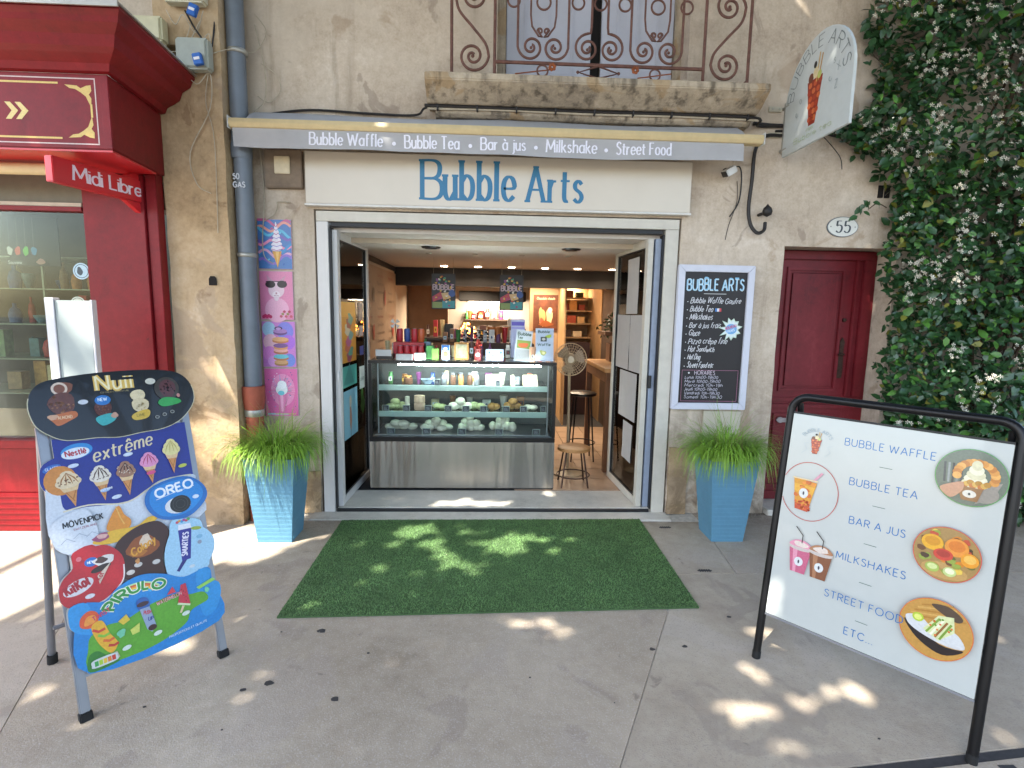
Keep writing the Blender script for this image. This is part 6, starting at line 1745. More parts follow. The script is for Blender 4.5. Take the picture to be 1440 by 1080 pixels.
a.smooth([(c1[0]-.085, c1[1]-.055), (c1[0]-.05, c1[1]-.03), (c1[0]-.02, c1[1]-.02), (c1[0]-.018, c1[1]-.05), (c1[0]-.05, c1[1]-.085)], '#b98a6c')
# 2: fruit
c3 = (.630, .725)
photo_disc(*c3, .100, '#c04a3a', '#9a7a44')
a.ell(c3[0], c3[1]-.062, .07, .030, '#b58f52')
rf = random.Random(9)
for i in range(34):
    x, z = inside(c3[0], c3[1]+.005, .082, rf); a.blobby(x, z, .014, .011, rf.choice(('#5f3a1c', '#8a9a3a', '#c87a1f', '#5a5f24', '#b5452a', '#d8b84a', '#3f2a18')), .2, 10)
for x, z, rx, rz, c, c2 in ((-.045, .035, .034, .030, '#d8a01f', '#c4860f'), (.028, .035, .036, .034, '#d88a2f', '#c86f1a'), (-.008, -.002, .030, .022, '#c03a2a', '#9f2a1f'), (.070, .0, .026, .026, '#d88f1f', '#e0b050'), (-.035, -.058, .022, .018, '#9ab050', '#c4cf8a'), (.018, -.060, .020, .018, '#b9c87f', '#dde2b8')):
    a.ell(c3[0]+x, c3[1]+z, rx, rz, c); a.ell(c3[0]+x, c3[1]+z+rz*.15, rx*.7, rz*.6, c2)
# 3: wrap on a plate
c4 = (.632, .438)
photo_disc(*c4, .110, '#c8662f', '#b5873f')
for i in range(5): a.ribbon([(c4[0]-.09+.01*i, c4[1]+.02+.014*i), (c4[0]+.085-.01*i, c4[1]+.06+.011*i)], .006, ('#a5752f', '#c49a50')[i % 2])
a.smooth([(c4[0]-.02, c4[1]+.09), (c4[0]+.03, c4[1]+.098), (c4[0]+.075, c4[1]+.07), (c4[0]+.06, c4[1]+.05), (c4[0]+.01, c4[1]+.068)], '#4a3a2c')
a.smooth([(c4[0]-.095, c4[1]+.005), (c4[0]-.05, c4[1]-.055), (c4[0]+.03, c4[1]-.085), (c4[0]+.09, c4[1]-.045), (c4[0]+.02, c4[1]-.05)], '#1f1517')
a.smooth([(c4[0]-.092, c4[1]+.02), (c4[0]-.05, c4[1]+.03), (c4[0]+.0, c4[1]-.0), (c4[0]+.06, c4[1]+.01), (c4[0]+.092, c4[1]-.035), (c4[0]+.04, c4[1]-.048), (c4[0]-.03, c4[1]-.035), (c4[0]-.08, c4[1]-.012)], '#c4c6c6')
a.poly([(c4[0]-.035, c4[1]-.012), (c4[0]+.005, c4[1]+.055), (c4[0]+.05, c4[1]+.065), (c4[0]+.058, c4[1]+.01), (c4[0]+.015, c4[1]-.038)], '#c9cf9a')
for i in range(4): a.ribbon([(c4[0]-.025+.014*i, c4[1]-.02-.004*i), (c4[0]+.01+.012*i, c4[1]+.045-.003*i)], .007, ('#7a9a3a', '#e0dfc4', '#8a5a2c', '#6f8f30')[i])
a.ell(c4[0]-.055, c4[1]+.025, .018, .017, '#a8bf3a'); a.ell(c4[0]-.055, c4[1]+.025, .012, .011, '#d0d870')
for i in range(14): x, z = inside(c4[0]+.015, c4[1]+.01, .035, rf); a.ell(x, z, .004, .004, rf.choice(('#c86a2f', '#5f8a2c', '#e0d8a0')), 7, up=(i == 0))
a.text('STREET FOOD', .252, .413, .030, .105, B_, width=.28, gap=.26)
a.put('menu_print', PN_, MR_ @ Matrix.Translation((0, .0018, 0)), rough=.25, coat=.3)

# ================================================================== DISPLAY CASE
M_ss = mat('brushed_steel', '#9b9790', .26, 1.0, var=.05, scale=3)
_n = M_ss.node_tree; _b = _n.nodes['Principled BSDF']
_tc = _n.nodes.new('ShaderNodeTexCoord'); _mp = _n.nodes.new('ShaderNodeMapping'); _mp.inputs['Scale'].default_value = (260, 260, 1.2)
_ns = _n.nodes.new('ShaderNodeTexNoise'); _ns.inputs['Scale'].default_value = 1; _n.links.new(_tc.outputs['Object'], _mp.inputs[0]); _n.links.new(_mp.outputs[0], _ns.inputs['Vector'])
_m2 = _n.nodes.new('ShaderNodeMapping'); _m2.inputs['Scale'].default_value = (7, 7, .5); _n2 = _n.nodes.new('ShaderNodeTexNoise'); _n2.inputs['Scale'].default_value = 1; _n.links.new(_tc.outputs['Object'], _m2.inputs[0]); _n.links.new(_m2.outputs[0], _n2.inputs['Vector'])
_b2 = _n.nodes.new('ShaderNodeBump'); _b2.inputs['Distance'].default_value = .03; _n.links.new(_n2.outputs[0], _b2.inputs['Height'])
_bp = _n.nodes.new('ShaderNodeBump'); _n.links.new(_b2.outputs[0], _bp.inputs['Normal']); _bp.inputs['Distance'].default_value = .00025; _n.links.new(_ns.outputs[0], _bp.inputs['Height']); _n.links.new(_bp.outputs[0], _b.inputs['Normal'])
_b.inputs['Anisotropic'].default_value = .85; _b.inputs['Anisotropic Rotation'].default_value = .25
_tg = _n.nodes.new('ShaderNodeTangent'); _tg.direction_type = 'RADIAL'; _tg.axis = 'Z'; _n.links.new(_tg.outputs[0], _b.inputs['Tangent'])
M_case = mat('black_case_frame', '#0e0e10', .3, var=.1)
dc = thing('refrigerated_display_case', 'glass fronted display counter on a brushed steel base inside the doorway', 'display case', (-.22, .75, .03))
CX0, CX1, CY0, CY1 = -1.03, .585, .46, 1.08
MB().box(CX0, CX1, CY0+.01, CY1, .045, .462).build('steel_base', M_ss, dc, bevel=.004)
MB().box(CX0, CX1, CY0+.03, CY1, .031, .044).build('plinth_gap', M_case, dc)
MB().box(CX0, CX1, CY0, CY1, .465, .505).build('lower_rail', M_case, dc, bevel=.003)
MB().box(CX0, CX1, CY0, CY0+.035, 1.145, 1.172).build('top_rail', M_case, dc, bevel=.003)
MB().box(CX0, CX1, CY1-.05, CY1, .507, 1.172).build('back_panel', mat('case_back', '#5a5f5e', .4), dc)
for x in (CX0, CX1-.028):
    MB().box(x, x+.028, CY0+.001, CY0+.03, .506, 1.144).build('corner_post', M_case, dc, bevel=.003)
    MB().box(x+.004, x+.01, CY0+.035, CY1-.055, .507, 1.144).build('side_glass', M_glass, dc)
    MB().box(x, x+.028, CY0+.036, CY1-.051, 1.145, 1.172).build('side_rail', M_case, dc)
M_cg = thin_glass('case_glass', (.92, .97, .95), .8)
MB().box(CX0+.03, CX1-.03, CY0+.010, CY0+.016, .507, 1.143).build('front_glass', M_cg, dc)
MB().box(CX0+.03, CX1-.03, CY0+.036, CY1-.051, 1.158, 1.166).build('top_glass', M_cg, dc)
M_shelf = thin_glass('shelf_glass', (.80, .90, .86), 1)
M_rail = mat('pale_green_price_rail', '#94aaa4', .35, var=.04)
for z in (.672, .905):
    MB().box(CX0+.07, CX1-.07, CY0+.11, CY1-.07, z+.030, z+.038).build('shelf', M_shelf, dc)
    MB().box(CX0+.07, CX1-.07, CY0+.085, CY0+.108, z-.004, z+.044).build('price_rail', M_rail, dc, bevel=.003)
for x in (CX0+.055, CX1-.066):
    MB().box(x, x+.011, CY0+.11, CY0+.121, .507, 1.14).build('shelf_post', M_alu, dc)
MB().box(CX0+.04, CX1-.04, CY0+.05, CY1-.06, .508, .513).build('deck', M_alu, dc)
MB().box(-.78, .45, CY0+.040, CY0+.058, 1.128, 1.142).build('light_strip', mat('led_strip', '#ffffff', .4, var=0, emit='#f4fbff', estr=30), dc)
# price cards
M_card = mat('slate_price_card', '#272c38', .6, var=.1); M_cardf = mat('card_frame', '#8f9a94', .5)
def card(x, y, z, lb, w=.036):
    t = thing('price_card', lb, 'price card', (x, y, z), 'small slate price cards in the display case')
    MB().box(x-w, x+w, y, y+.004, z, z+.056).build('frame', M_cardf, t, bevel=.001)
    MB().box(x-w+.005, x+w-.005, y-.0015, y-.0002, z+.005, z+.051).build('slate', M_card, t)
    a = Art()
    for i in range(3): a.ribbon([(-w*.6, .036-.011*i), (-w*.2, .038-.011*i), (w*(.3+.15*((i*7) % 3)), .036-.011*i)], .0022, '#a9aeb6')
    a.put('chalk_marks', t, face_m(x, y-.0018, z))
names3 = ('first price card from the left on the case floor', 'second price card from the left on the case floor', 'middle price card on the case floor', 'price card before the round rolls on the case floor', 'price card standing alone at the right of the case floor')
for x, lb in zip((-.855, -.545, -.235, .095, .425), names3): card(x, CY0+.07, .514, lb)
xs2 = (-.90, -.72, -.53, -.355, -.20, -.045, .155, .31)
ord_ = ('first', 'second', 'third', 'fourth', 'fifth', 'sixth', 'seventh', 'last')
for x, lb in zip(xs2, ord_): card(x, CY0+.077, .718, lb+' price card from the left on the middle shelf rail', .031)
card(.49, CY0+.14, .711, 'small dark card at the right end of the middle shelf', .024); card(-.45, CY0+.077, .951, 'price card on the upper shelf rail beside the jars', .026); card(.08, CY0+.12, .944, 'dark card between the cream bags on the upper shelf', .02)
# food
M_roll = mat('pale_wrapped_roll', '#dcd2bf', .55, var=.18, scale=20, bump=.002); M_cream_b = mat('cream_paper_bag', '#cfc3a3', .7, var=.06); M_brown = mat('chocolate_brown', '#5a3a26', .6, var=.3, scale=40); M_green = mat('pistachio_food', '#a4a878', .6, var=.25, scale=30)
M_pink = mat('pink_cream', '#c9a68f', .6, var=.2, scale=25); M_gold2 = mat('baked_gold', '#a9793f', .6, var=.3, scale=30)
rr = random.Random(12)
def pile(nm, lb, x, y, z, n, m, s_=(.055, .045, .03), cat='rolls', pyr=True):
    t = thing(nm, lb, cat, (x, y, z))
    k = 0; row = n; zz = z+s_[2]*.9
    while row > 0:
        for i in range(row):
            mb = MB(); mb.blob((x+(i-(row-1)/2)*s_[0]*1.15+rr.uniform(-.01, .01), y+rr.uniform(-.03, .05), zz), (s_[0]*rr.uniform(.85, 1.1), s_[1], s_[2]*rr.uniform(.9, 1.15)), 10, 7, .06, rr); mb.build('piece', m, t, smooth=True)
        row -= 2 if pyr else 9; zz += s_[2]*1.25
    return t
pile('roll_pile', 'heap of pale wrapped rolls at the left of the case floor', -.80, CY0+.25, .514, 4, M_roll)
pile('roll_pile', 'heap of pale rolls behind the second floor card', -.48, CY0+.25, .514, 5, M_roll, (.048, .045, .028))
pile('roll_pile', 'heap of small rolls in the middle of the case floor', -.16, CY0+.25, .514, 5, M_roll, (.040, .04, .034))
pile('roll_pile', 'heap of rounded white buns right of centre on the case floor', .13, CY0+.25, .514, 5, M_roll, (.036, .04, .042))
items2 = [(-.84, M_green, (.045, .04, .03), 3, 'green and cream cakes at the left of the middle shelf'), (-.45, M_green, (.04, .04, .028), 2, 'low pale cakes beside the third middle card'), (-.25, M_roll, (.05, .04, .034), 3, 'stack of pale sandwiches on the middle shelf'),
          (-.10, M_green, (.05, .04, .036), 2, 'stack of yellowish cakes at the centre of the middle shelf'), (.05, M_gold2, (.04, .04, .03), 2, 'golden baked pieces on the middle shelf'), (.22, M_gold2, (.045, .04, .035), 3, 'glazed pastries near the right of the middle shelf'), (.38, M_roll, (.04, .04, .026), 2, 'pale pastries at the right of the middle shelf')]
for x, m, s2_, n, lb in items2: pile('cake_pile', lb, x, CY0+.24, .711, n, m, s2_, 'cakes')
for x, w, h, m, lb in ((-.62, .05, .13, M_pink, 'stacked pink and white macaron tub on the middle shelf'), (-.73, .022, .12, M_roll, 'slim white bottle on the middle shelf')):
    t = MB().lathe([(w*.9, .711), (w, .72), (w, .711+h*.45), (w*.85, .711+h*.5), (w, .711+h*.55), (w*.95, .711+h)], (x, CY0+.2, 0), 14).build('dessert_tub', m, None, smooth=True); tag(t, lb, 'dessert')
def bag(x0, x1, z0, h, y, lb, m=M_cream_b):
    vs = [(x0+.01, y, z0), (x1, y, z0), (x1, y+.07, z0), (x0, y+.07, z0), (x0, y+.01, z0+h), (x1-.012, y+.015, z0+h*1.02), (x1-.01, y+.05, z0+h), (x0+.005, y+.05, z0+h*.98)]
    o = MB().add(vs, [(0, 1, 2, 3), (0, 4, 5, 1), (1, 5, 6, 2), (2, 6, 7, 3), (3, 7, 4, 0), (4, 7, 6, 5)]).build('paper_bag', m, None, bevel=.003); tag(o, lb, 'bag')
bag(-.03, .12, .944, .10, CY0+.14, 'wide cream paper bag on the upper shelf, left of the two'); bag(.30, .44, .944, .098, CY0+.14, 'wide cream paper bag on the upper shelf near its right end'); bag(.19, .235, .944, .095, CY0+.14, 'narrow cream paper bag between the two wide ones')
def jar(nm, x, y, z, r_, h, m, lb, cat, lid=None):
    t = thing(nm, lb, cat, (x, y, z)); MB().lathe([(r_*.9, z), (r_, z+h*.1), (r_, z+h*.75), (r_*.7, z+h*.85), (r_*.7, z+h)], (x, y, 0), 14).build('body', m, t, smooth=True)
    MB().lathe([(r_*.78, z+h*.9), (r_*.78, z+h*1.08)], (x, y, 0), 14).build('lid', lid or M_alu, t, smooth=True)
jar('basket_cup', -.72, CY0+.2, .944, .04, .07, M_brown, 'brown basket cup on the left of the upper shelf', 'cup', M_gold2)
for i, (x, m, lb) in enumerate(((-.40, M_alu, 'first small steel jar on the upper shelf'), (-.32, M_brown, 'dark spiced jar left of centre on the upper shelf'), (-.25, M_gold2, 'honey coloured jar at the centre of the upper shelf'), (-.17, M_brown, 'dark jar behind the centre rail of the upper shelf'), (-.11, M_alu, 'second small steel jar on the upper shelf'))):
    jar('spice_jar', x, CY0+.2, .944, .025, .10, m, lb, 'jar')
mb = MB(); mb.lathe([(.001, .944), (.03, .945), (.06, .985), (.064, .99)], (-.55, CY0+.22, 0), 16); tag(mb.build('glass_bowl', mat('blue_white_bowl', '#8fa4b8', .2), None, smooth=True), 'shallow blue white bowl on the upper shelf', 'bowl')
bag(.08, .14, .944, .07, CY0+.3, 'dark wrapped pack behind the cream bags', M_brown)

# ================================================================== ON THE COUNTER
ZT = 1.173
Mrp = mat('red_pack', '#a8202a', .4, var=.1); Mbp = mat('blue_pack', '#24427f', .4, var=.1); Mwp = mat('white_pack', '#c4c4c0', .5, var=.05); Mgp = mat('green_pack', '#3a7a3c', .45, var=.15)
def can(x, y, m, lb, r_=.028, h=.115, z=ZT):
    t = thing('drink_can', lb, 'can', (x, y, z)); MB().lathe([(r_*.85, z), (r_, z+.01), (r_, z+h-.012), (r_*.85, z+h)], (x, y, 0), 14).build('can_body', m, t, smooth=True); MB().lathe([(r_*.8, z+h), (r_*.8, z+h+.002)], (x, y, 0), 14).build('can_lid', M_alu, t)
cans = [(-.78, .62, Mrp, 'red can at the left of the drinks display'), (-.72, .60, Mrp, 'red can second in the drinks display'), (-.66, .60, Mrp, 'red can third in the drinks display'), (-.60, .61, Mrp, 'red can at the right of the lower row')]
for c_ in cans: can(*c_)
for x, m, lb in ((-.80, Mrp, 'tall red can on the upper row, leftmost'), (-.735, Mbp, 'blue can on the upper row between red ones'), (-.67, Mrp, 'red can on the upper row beside the blue one'), (-.61, mat('orange_pack', '#b8562a', .4), 'orange can on the upper row, rightmost')):
    can(x, .72, m, lb, z=ZT+.145)
tag(MB().box(-.85, -.56, .66, .78, ZT, ZT+.142).build('display_riser', Mrp, None, bevel=.003), 'red riser box carrying the upper row of cans', 'riser')
dspx = thing('snack_tray', 'black and white tray of sachets at the left end of the counter', 'tray', (-.9, .58, ZT))
MB().box(-.97, -.83, .52, .64, ZT, ZT+.045).build('tray', M_case, dspx, bevel=.003); MB().box(-.975, -.84, .515, .519, ZT+.03, ZT+.085).build('front_card', Mwp, dspx)
tag(MB().box(-.80, -.66, .50, .55, ZT, ZT+.05).build('sachet_box', Mwp, None, bevel=.002), 'low white and red sachet box at the front of the cans', 'box')
for x, y, w, h, m, lb in ((-.60, .53, .05, .06, Mwp, 'small white sauce box on the counter front'), (-.52, .60, .035, .12, Mgp, 'green snack packet on the counter'), (-.47, .55, .03, .10, mat('lime_pack', '#6f9a44', .5), 'lime green packet on the counter'), (-.55, .66, .03, .15, mat('steel_blue_pack', '#5a7080', .5), 'grey blue tin behind the green packet')):
    tag(MB().box(x-w, x+w, y, y+.05, ZT, ZT+h).build('snack_packet', m, None, bevel=.004), lb, 'packet')
t = thing('drink_carton', 'blue and white drink carton standing left of the picture frame', 'carton', (-.38, .56, ZT)); MB().box(-.415, -.345, .55, .61, ZT, ZT+.13).build('carton', mat('pale_carton', '#a9b4bf', .5), t, bevel=.003)
a = Art(); a.rect(.004, .085, .066, .128, '#2a62a8'); a.blobby(.035, .1, .02, .012, '#dfe8f0'); a.blobby(.035, .05, .02, .03, '#8a7a5a', .2); a.put('carton_print', t, face_m(-.415, .549, ZT))
t = thing('framed_picture', 'small golden picture frame on the counter', 'picture frame', (-.24, .58, ZT)); MB().box(-.305, -.18, .57, .585, ZT, ZT+.155).build('frame', M_gold2, t, bevel=.004); MB().box(-.29, -.195, .566, .5695, ZT+.018, ZT+.137).build('picture', mat('faded_picture', '#8f8a6f', .5, var=.5, scale=30), t)
t = thing('sweet_dispenser', 'red topped sweet dispenser with a white round label', 'dispenser', (-.10, .57, ZT))
mb = MB()
for i in range(26): 
    q = rr.uniform(0, 2*PI); w_ = rr.uniform(0, .035); mb.blob((-.10+w_*math.cos(q), .58+w_*math.sin(q), ZT+.13+rr.uniform(-.035, .045)), (.013, .013, .013), 6, 4, .1, rr)
mb.build('red_sweets', mat('red_sweet', '#b03a30', .35), t, smooth=True, kind='stuff'); MB().lathe([(.03, ZT), (.034, ZT+.01), (.028, ZT+.085), (.036, ZT+.10)], (-.10, .58, 0), 14).build('stand', mat('dark_red_stand', '#6f1f1f', .4), t, smooth=True)
a = Art(); a.ell(0, 0, .018, .018, '#cfd0cc'); a.ell(0, 0, .006, .008, '#4a4a50', 10); a.put('round_label', t, face_m(-.10, .548, ZT+.05))
def stand_card(x0, x1, z1, y, lb, c, draw, tilt=0.0):
    t = thing('counter_card', lb, 'card', ((x0+x1)/2, y, ZT))
    M = Matrix.Translation((x0, y, ZT)) @ Matrix.Rotation(R(-8), 4, 'X') @ Matrix.Rotation(tilt, 4, 'Y')
    MB().box(0, x1-x0, 0, .004, 0, z1).build('card', mat('card_'+c[1:], c, .45, var=.03), t, M=M)
    MB().box((x1-x0)*.4, (x1-x0)*.6, .005, .05, 0, z1*.5).build('prop', mat('card_'+c[1:], c, .45), t, M=M)
    a = Art(); draw(a, x1-x0, z1); a.put('card_print', t, M @ Matrix.Translation((0, -.0006, 0)))
def cdraw1(a, w, h): a.blobby(w*.2, h*.7, .007, .010, '#3f6a9a'); a.blobby(w*.85, h*.7, .008, .010, '#3f6a9a'); a.text('Merci', w*.35, h*.35, .014, .14, '#5a6a8a')
stand_card(-.03, .125, .10, .56, 'small white blue card lying at the middle of the counter', '#a4b0c8', cdraw1)
def cdraw2(a, w, h):
    a.text('Bubble', w*.1, h*.84, .026, .22, '#2f4a2f', width=w*.8); a.text('Tea', w*.1, h*.72, .024, .2, '#2f4a2f'); a.rect(w*.1, h*.42, w*.92, h*.68, '#7a8a3a'); a.blobby(w*.5, h*.52, w*.3, h*.09, '#b5562a', .2); a.rect(w*.08, h*.05, w*.9, h*.38, '#9a9c9c')
stand_card(.215, .36, .275, .60, 'leaning leaflet holder with green lettering on the counter', '#a9b0b4', cdraw2, .10)
def cdraw3(a, w, h):
    a.text('Bubble', w*.15, h*.86, .022, .2, '#2f4a2f', width=w*.62); a.blobby(w*.72, h*.76, w*.18, h*.05, '#9ab03a', .2); a.rect(w*.28, h*.60, w*.62, h*.74, '#3a3f3c'); a.ell(w*.45, h*.67, w*.1, h*.04, '#a9aaa0'); a.text('Waffle', w*.12, h*.47, .022, .2, '#2f4a2f', width=w*.7); a.blobby(w*.4, h*.25, w*.18, h*.09, '#9aa05a', .25); a.blobby(w*.45, h*.25, w*.08, h*.05, '#c9c48a', .2)
stand_card(.405, .565, .29, .56, 'white menu stand with green lettering at the right end of the counter', '#a7b4c4', cdraw3)
t = thing('paper_cup', 'printed paper cup with a round logo between the two menu stands', 'cup', (.375, .53, ZT)); MB().lathe([(.022, ZT), (.030, ZT+.12), (.031, ZT+.125)], (.378, .54, 0), 14).build('cup', mat('peach_cup', '#b58a6c', .5), t, smooth=True)
a = Art(); a.ell(0, 0, .016, .018, '#cfcfca'); a.ell(0, 0, .004, .006, '#4a4a50', 9); a.put('cup_logo', t, face_m(.378, .510, ZT+.045))
t = thing('purple_leaflet', 'purple topped leaflet rising behind the menu stands', 'leaflet', (.27, .9, ZT)); MB().box(.20, .33, .90, .905, ZT, ZT+.36).build('sheet', mat('pale_leaflet', '#a4a8c4', .5), t); a = Art(); a.rect(0.005, .30, .125, .335, '#5a50a8'); a.rect(.005, .27, .125, .285, '#8a86c0'); a.put('leaflet_print', t, face_m(.20, .8994, ZT))

# ================================================================== INSIDE THE SHOP
M_lamp = mat('lamp_glow', '#ffffff', .4, var=0, emit='#ffe3bd', estr=16)
M_trimw = mat('lamp_trim', '#b9aa9a', .4)
def downlight(x, y, z, e_, lb, on=True, r_=.042):
    t = thing('ceiling_spotlight', lb, 'ceiling light', (x, y, z))
    mb = MB(); mb.lathe([(r_, z-.004), (r_*1.35, z-.004), (r_*1.35, z+.001)], (x, y, 0), 18); mb.build('trim', M_trimw, t)
    MB().lathe([(r_*.95, z-.0075), (r_*.95, z-.0042)], (x, y, 0), 18).build('bulb', M_lamp if on else M_trimw, t)
    if on:
        l = bpy.data.lights.new('spotlight_light', 'AREA'); l.shape = 'DISK'; l.size = .07; l.energy = e_; l.color = (1, .80, .58); l.spread = R(150)
        lo = bpy.data.objects.new('spotlight_light', l); COL.objects.link(lo); lo.location = (x, y, z-.016); hang(lo, t)
for x, lb in ((-.56, 'leftmost lit spotlight of the front row'), (-.15, 'second lit spotlight of the front row'), (.26, 'third lit spotlight of the front row'), (.67, 'fourth lit spotlight of the front row'), (1.07, 'fifth lit spotlight of the front row'), (1.50, 'rightmost lit spotlight of the front row by the door leaf')):
    downlight(x, 2.55, 2.139, 1.3 if x < .9 else 1.5, lb)
for x, lb in ((-.59, 'small unlit ceiling spot at the left'), (-.15, 'small unlit ceiling spot near the centre'), (.30, 'small unlit ceiling spot right of centre'), (.75, 'small unlit ceiling spot at the right')):
    downlight(x, 1.15, 2.139, 0, lb, False, .022)
for x, y, lb in ((.62, 3.7, 'left lit spotlight in the back room'), (.85, 3.65, 'middle lit spotlight in the back room'), (1.1, 3.6, 'right lit spotlight in the back room'), (-.3, 4.0, 'added spotlight brightening the back kitchen wall'), (1.35, 4.6, 'lit spotlight over the back shelves')):
    downlight(x, y, 2.089, 2.6 if x > 0 else 16.0, lb)  # the strong back kitchen spotlight is added to brighten the rear wall
for x, y, lb in ((-.51, .62, 'black round ceiling vent at the left'), (.69, .55, 'black round ceiling vent at the right')):
    t = thing('ceiling_vent', lb, 'vent', (x, y, 2.13)); MB().lathe([(.075, 2.128), (.085, 2.139)], (x, y, 0), 20).build('grille', M_case, t); MB().lathe([(.05, 2.122), (.05, 2.1275)], (x, y, 0), 16).build('cap', M_case, t)
# wall menu on the left wall: reader stands towards +x
mp = thing('wall_menu_panel', 'long pale menu panel with rows of writing on the left wall', 'menu board', (-1.2, 2, 1.1))
ML_ = frame_m((-1.2035, 1.0, .95), (0, 1, 0), (0, 0, 1))
MB().box(0, 1.88, 0, .012, 0, 1.10).build('panel', mat('wood_menu_panel', '#a68a70', .6, var=.1, scale=4), mp, M=ML_)
a = Art(); rm = random.Random(3)
for c in range(3):
    u0 = .1+c*.62
    for i in range(11):
        if rm.random() < .12: continue
        a.text(rm.choice(('Bubble waffle', 'Chocolat noir', 'Caramel beurre', 'Fraise banane', 'Mangue passion', 'Sucre citron', 'Tapioca lait', 'Menthe fra')), u0, 1.0-i*.088, .030, .14, '#4f3a30' if i % 5 else '#8f2f2a', width=rm.uniform(.22, .38))
for u, v, c in ((.52, .80, '#6a4a2a'), (.50, .42, '#9a2f2a'), (1.12, .78, '#a84a3a'), (1.6, .4, '#b5442f')): a.blobby(u, v, .05, .085, c, .1)
a.put('menu_writing', mp, ML_ @ Matrix.Translation((0, -.0006, 0)))
# hanging posters
def hp_draw(a, w, h):
    rq = random.Random(17)
    a.rect(.003, .003, w-.003, h-.003, '#17151c')
    for i in range(26): a.blobby(rq.uniform(.03, w-.03), rq.uniform(h*.5, h-.03), .012, .010, rq.choice(('#b8432f', '#2f5f9a', '#c9a03a', '#d8d0c4', '#8a3f7a', '#3f8a6a')), .3, 9)
    a.text('BUBBLE', w*.06, h*.55, .05, .22, '#b8a0a8', width=w*.88); a.poly([(w*.03, h*.35), (w*.4, h*.5), (w*.45, h*.3), (w*.05, h*.2)], '#a8324a'); a.poly([(w*.4, h*.45), (w*.75, h*.48), (w*.8, h*.32), (w*.5, h*.25)], '#c9a878'); a.blobby(w*.85, h*.45, .035, .035, '#2a4a8a', .1); a.rect(w*.45, h*.03, w*.97, h*.24, '#3a8a8f'); a.rect(w*.03, h*.03, w*.45, h*.2, '#7a8a4a')
    for i in range(14): a.blobby(rq.uniform(.03, w-.03), rq.uniform(.03, h*.4), .011, .010, rq.choice(('#d8d0c4', '#b8432f', '#c9a03a', '#9a3f6a')), .3, 9)
for x0, x1, lb in ((-.60, -.355, 'left of two dark colourful posters hanging from the ceiling'), (.10, .345, 'right of two dark colourful posters hanging from the ceiling')):
    t = thing('hanging_poster', lb, 'poster', ((x0+x1)/2, 1.5, 1.6)); MB().box(x0, x1, 1.5, 1.504, 1.615, 1.975).build('sheet', mat('poster_back', '#2a262c', .6), t)
    mb = MB()
    for x in (x0+.02, x1-.02): mb.tube([(x, 1.502, 1.975), (x, 1.502, 2.139)], .0012, 4)
    mb.build('hanging_thread', M_wire, t)
    a = Art(); hp_draw(a, x1-x0, .36); a.put('poster_print', t, face_m(x0, 1.4994, 1.615))
# back kitchen
M_ply = mat('brown_partition', '#4a3628', .7, var=.2)
struct('partition_wall', MB().box(-1.21, -.62, 3.95, 4.05, 0, 2.088), mat('brown_plaster', '#6f543f', .8, var=.2, scale=5))
tag(MB().box(-.50, .58, 4.6, 5.2, 1.76, 1.92).build('extractor_hood', mat('hood_black', '#0c0c0e', .6), None, bevel=.01), 'black extractor hood over the back kitchen counter', 'extractor hood')
kc = thing('kitchen_counter', 'dark kitchen counter behind the display case', 'counter', (0, 3.4, 0))
MB().box(-.9, .55, 3.1, 3.7, .022, 1.20).build('cabinet', M_ply, kc, bevel=.005); MB().box(-.92, .57, 3.08, 3.72, 1.202, 1.235).build('worktop', mat('dark_worktop', '#2a211c', .4), kc, bevel=.004)
mb = MB(); mb.box(-.62, -.50, 3.3, 3.5, 1.236, 1.42); tag(mb.build('coffee_grinder', M_case, None, bevel=.01), 'dark appliance on the left of the kitchen counter', 'appliance')
tag(MB().box(.14, .40, 3.3, 3.55, 1.236, 1.40).build('steel_box', mat('grey_box', '#4f4640', .5), None, bevel=.008), 'grey brown box appliance on the right of the kitchen counter', 'appliance')
t = thing('warm_lamp', 'small glowing amber lamp on the kitchen counter', 'lamp', (-.32, 3.35, 1.24)); mb = MB(); mb.lathe([(.05, 1.236), (.05, 1.245), (.008, 1.25), (.008, 1.30)], (-.32, 3.35, 0), 10); mb.build('base', M_brz, t)
mb = MB()
for i in range(16): mb.blob((-.32+rr.uniform(-.11, .11), 3.35+rr.uniform(-.04, .04), 1.36+rr.uniform(-.07, .07)), (.014, .014, .014), 6, 4, 0)
mb.tube([(-.32, 3.35, 1.30), (-.32, 3.35, 1.42)], .004, 5); mb.build('glow_bulbs', mat('amber_glow', '#ffb060', .4, var=0, emit='#ff9a3a', estr=6), t, kind='stuff')
ks = thing('wall_shelf', 'wooden wall shelf with small boxes on the back kitchen wall', 'shelf', (-.1, 5.4, 1.5)); MB().box(-.45, .45, 5.3, 5.49, 1.44, 1.46).build('board', M_ply, ks)
for x, w, h, c, lb in ((-.35, .07, .14, '#8a5a2c', 'amber box on the kitchen wall shelf'), (-.15, .08, .15, '#4f1f1a', 'dark red box on the kitchen wall shelf'), (.08, .05, .24, '#c9b08a', 'pale figure shaped bottle on the kitchen wall shelf'), (.25, .06, .12, '#c4b8a0', 'white jar on the kitchen wall shelf')):
    tag(MB().lathe([(w*.8, 1.461), (w, 1.47), (w, 1.461+h*.7), (w*.5, 1.461+h)], (x, 5.4, 0), 4 if 'box' in lb else 12).build('shelf_jar', mat('jar_'+c[1:], c, .5), None), lb, 'container')
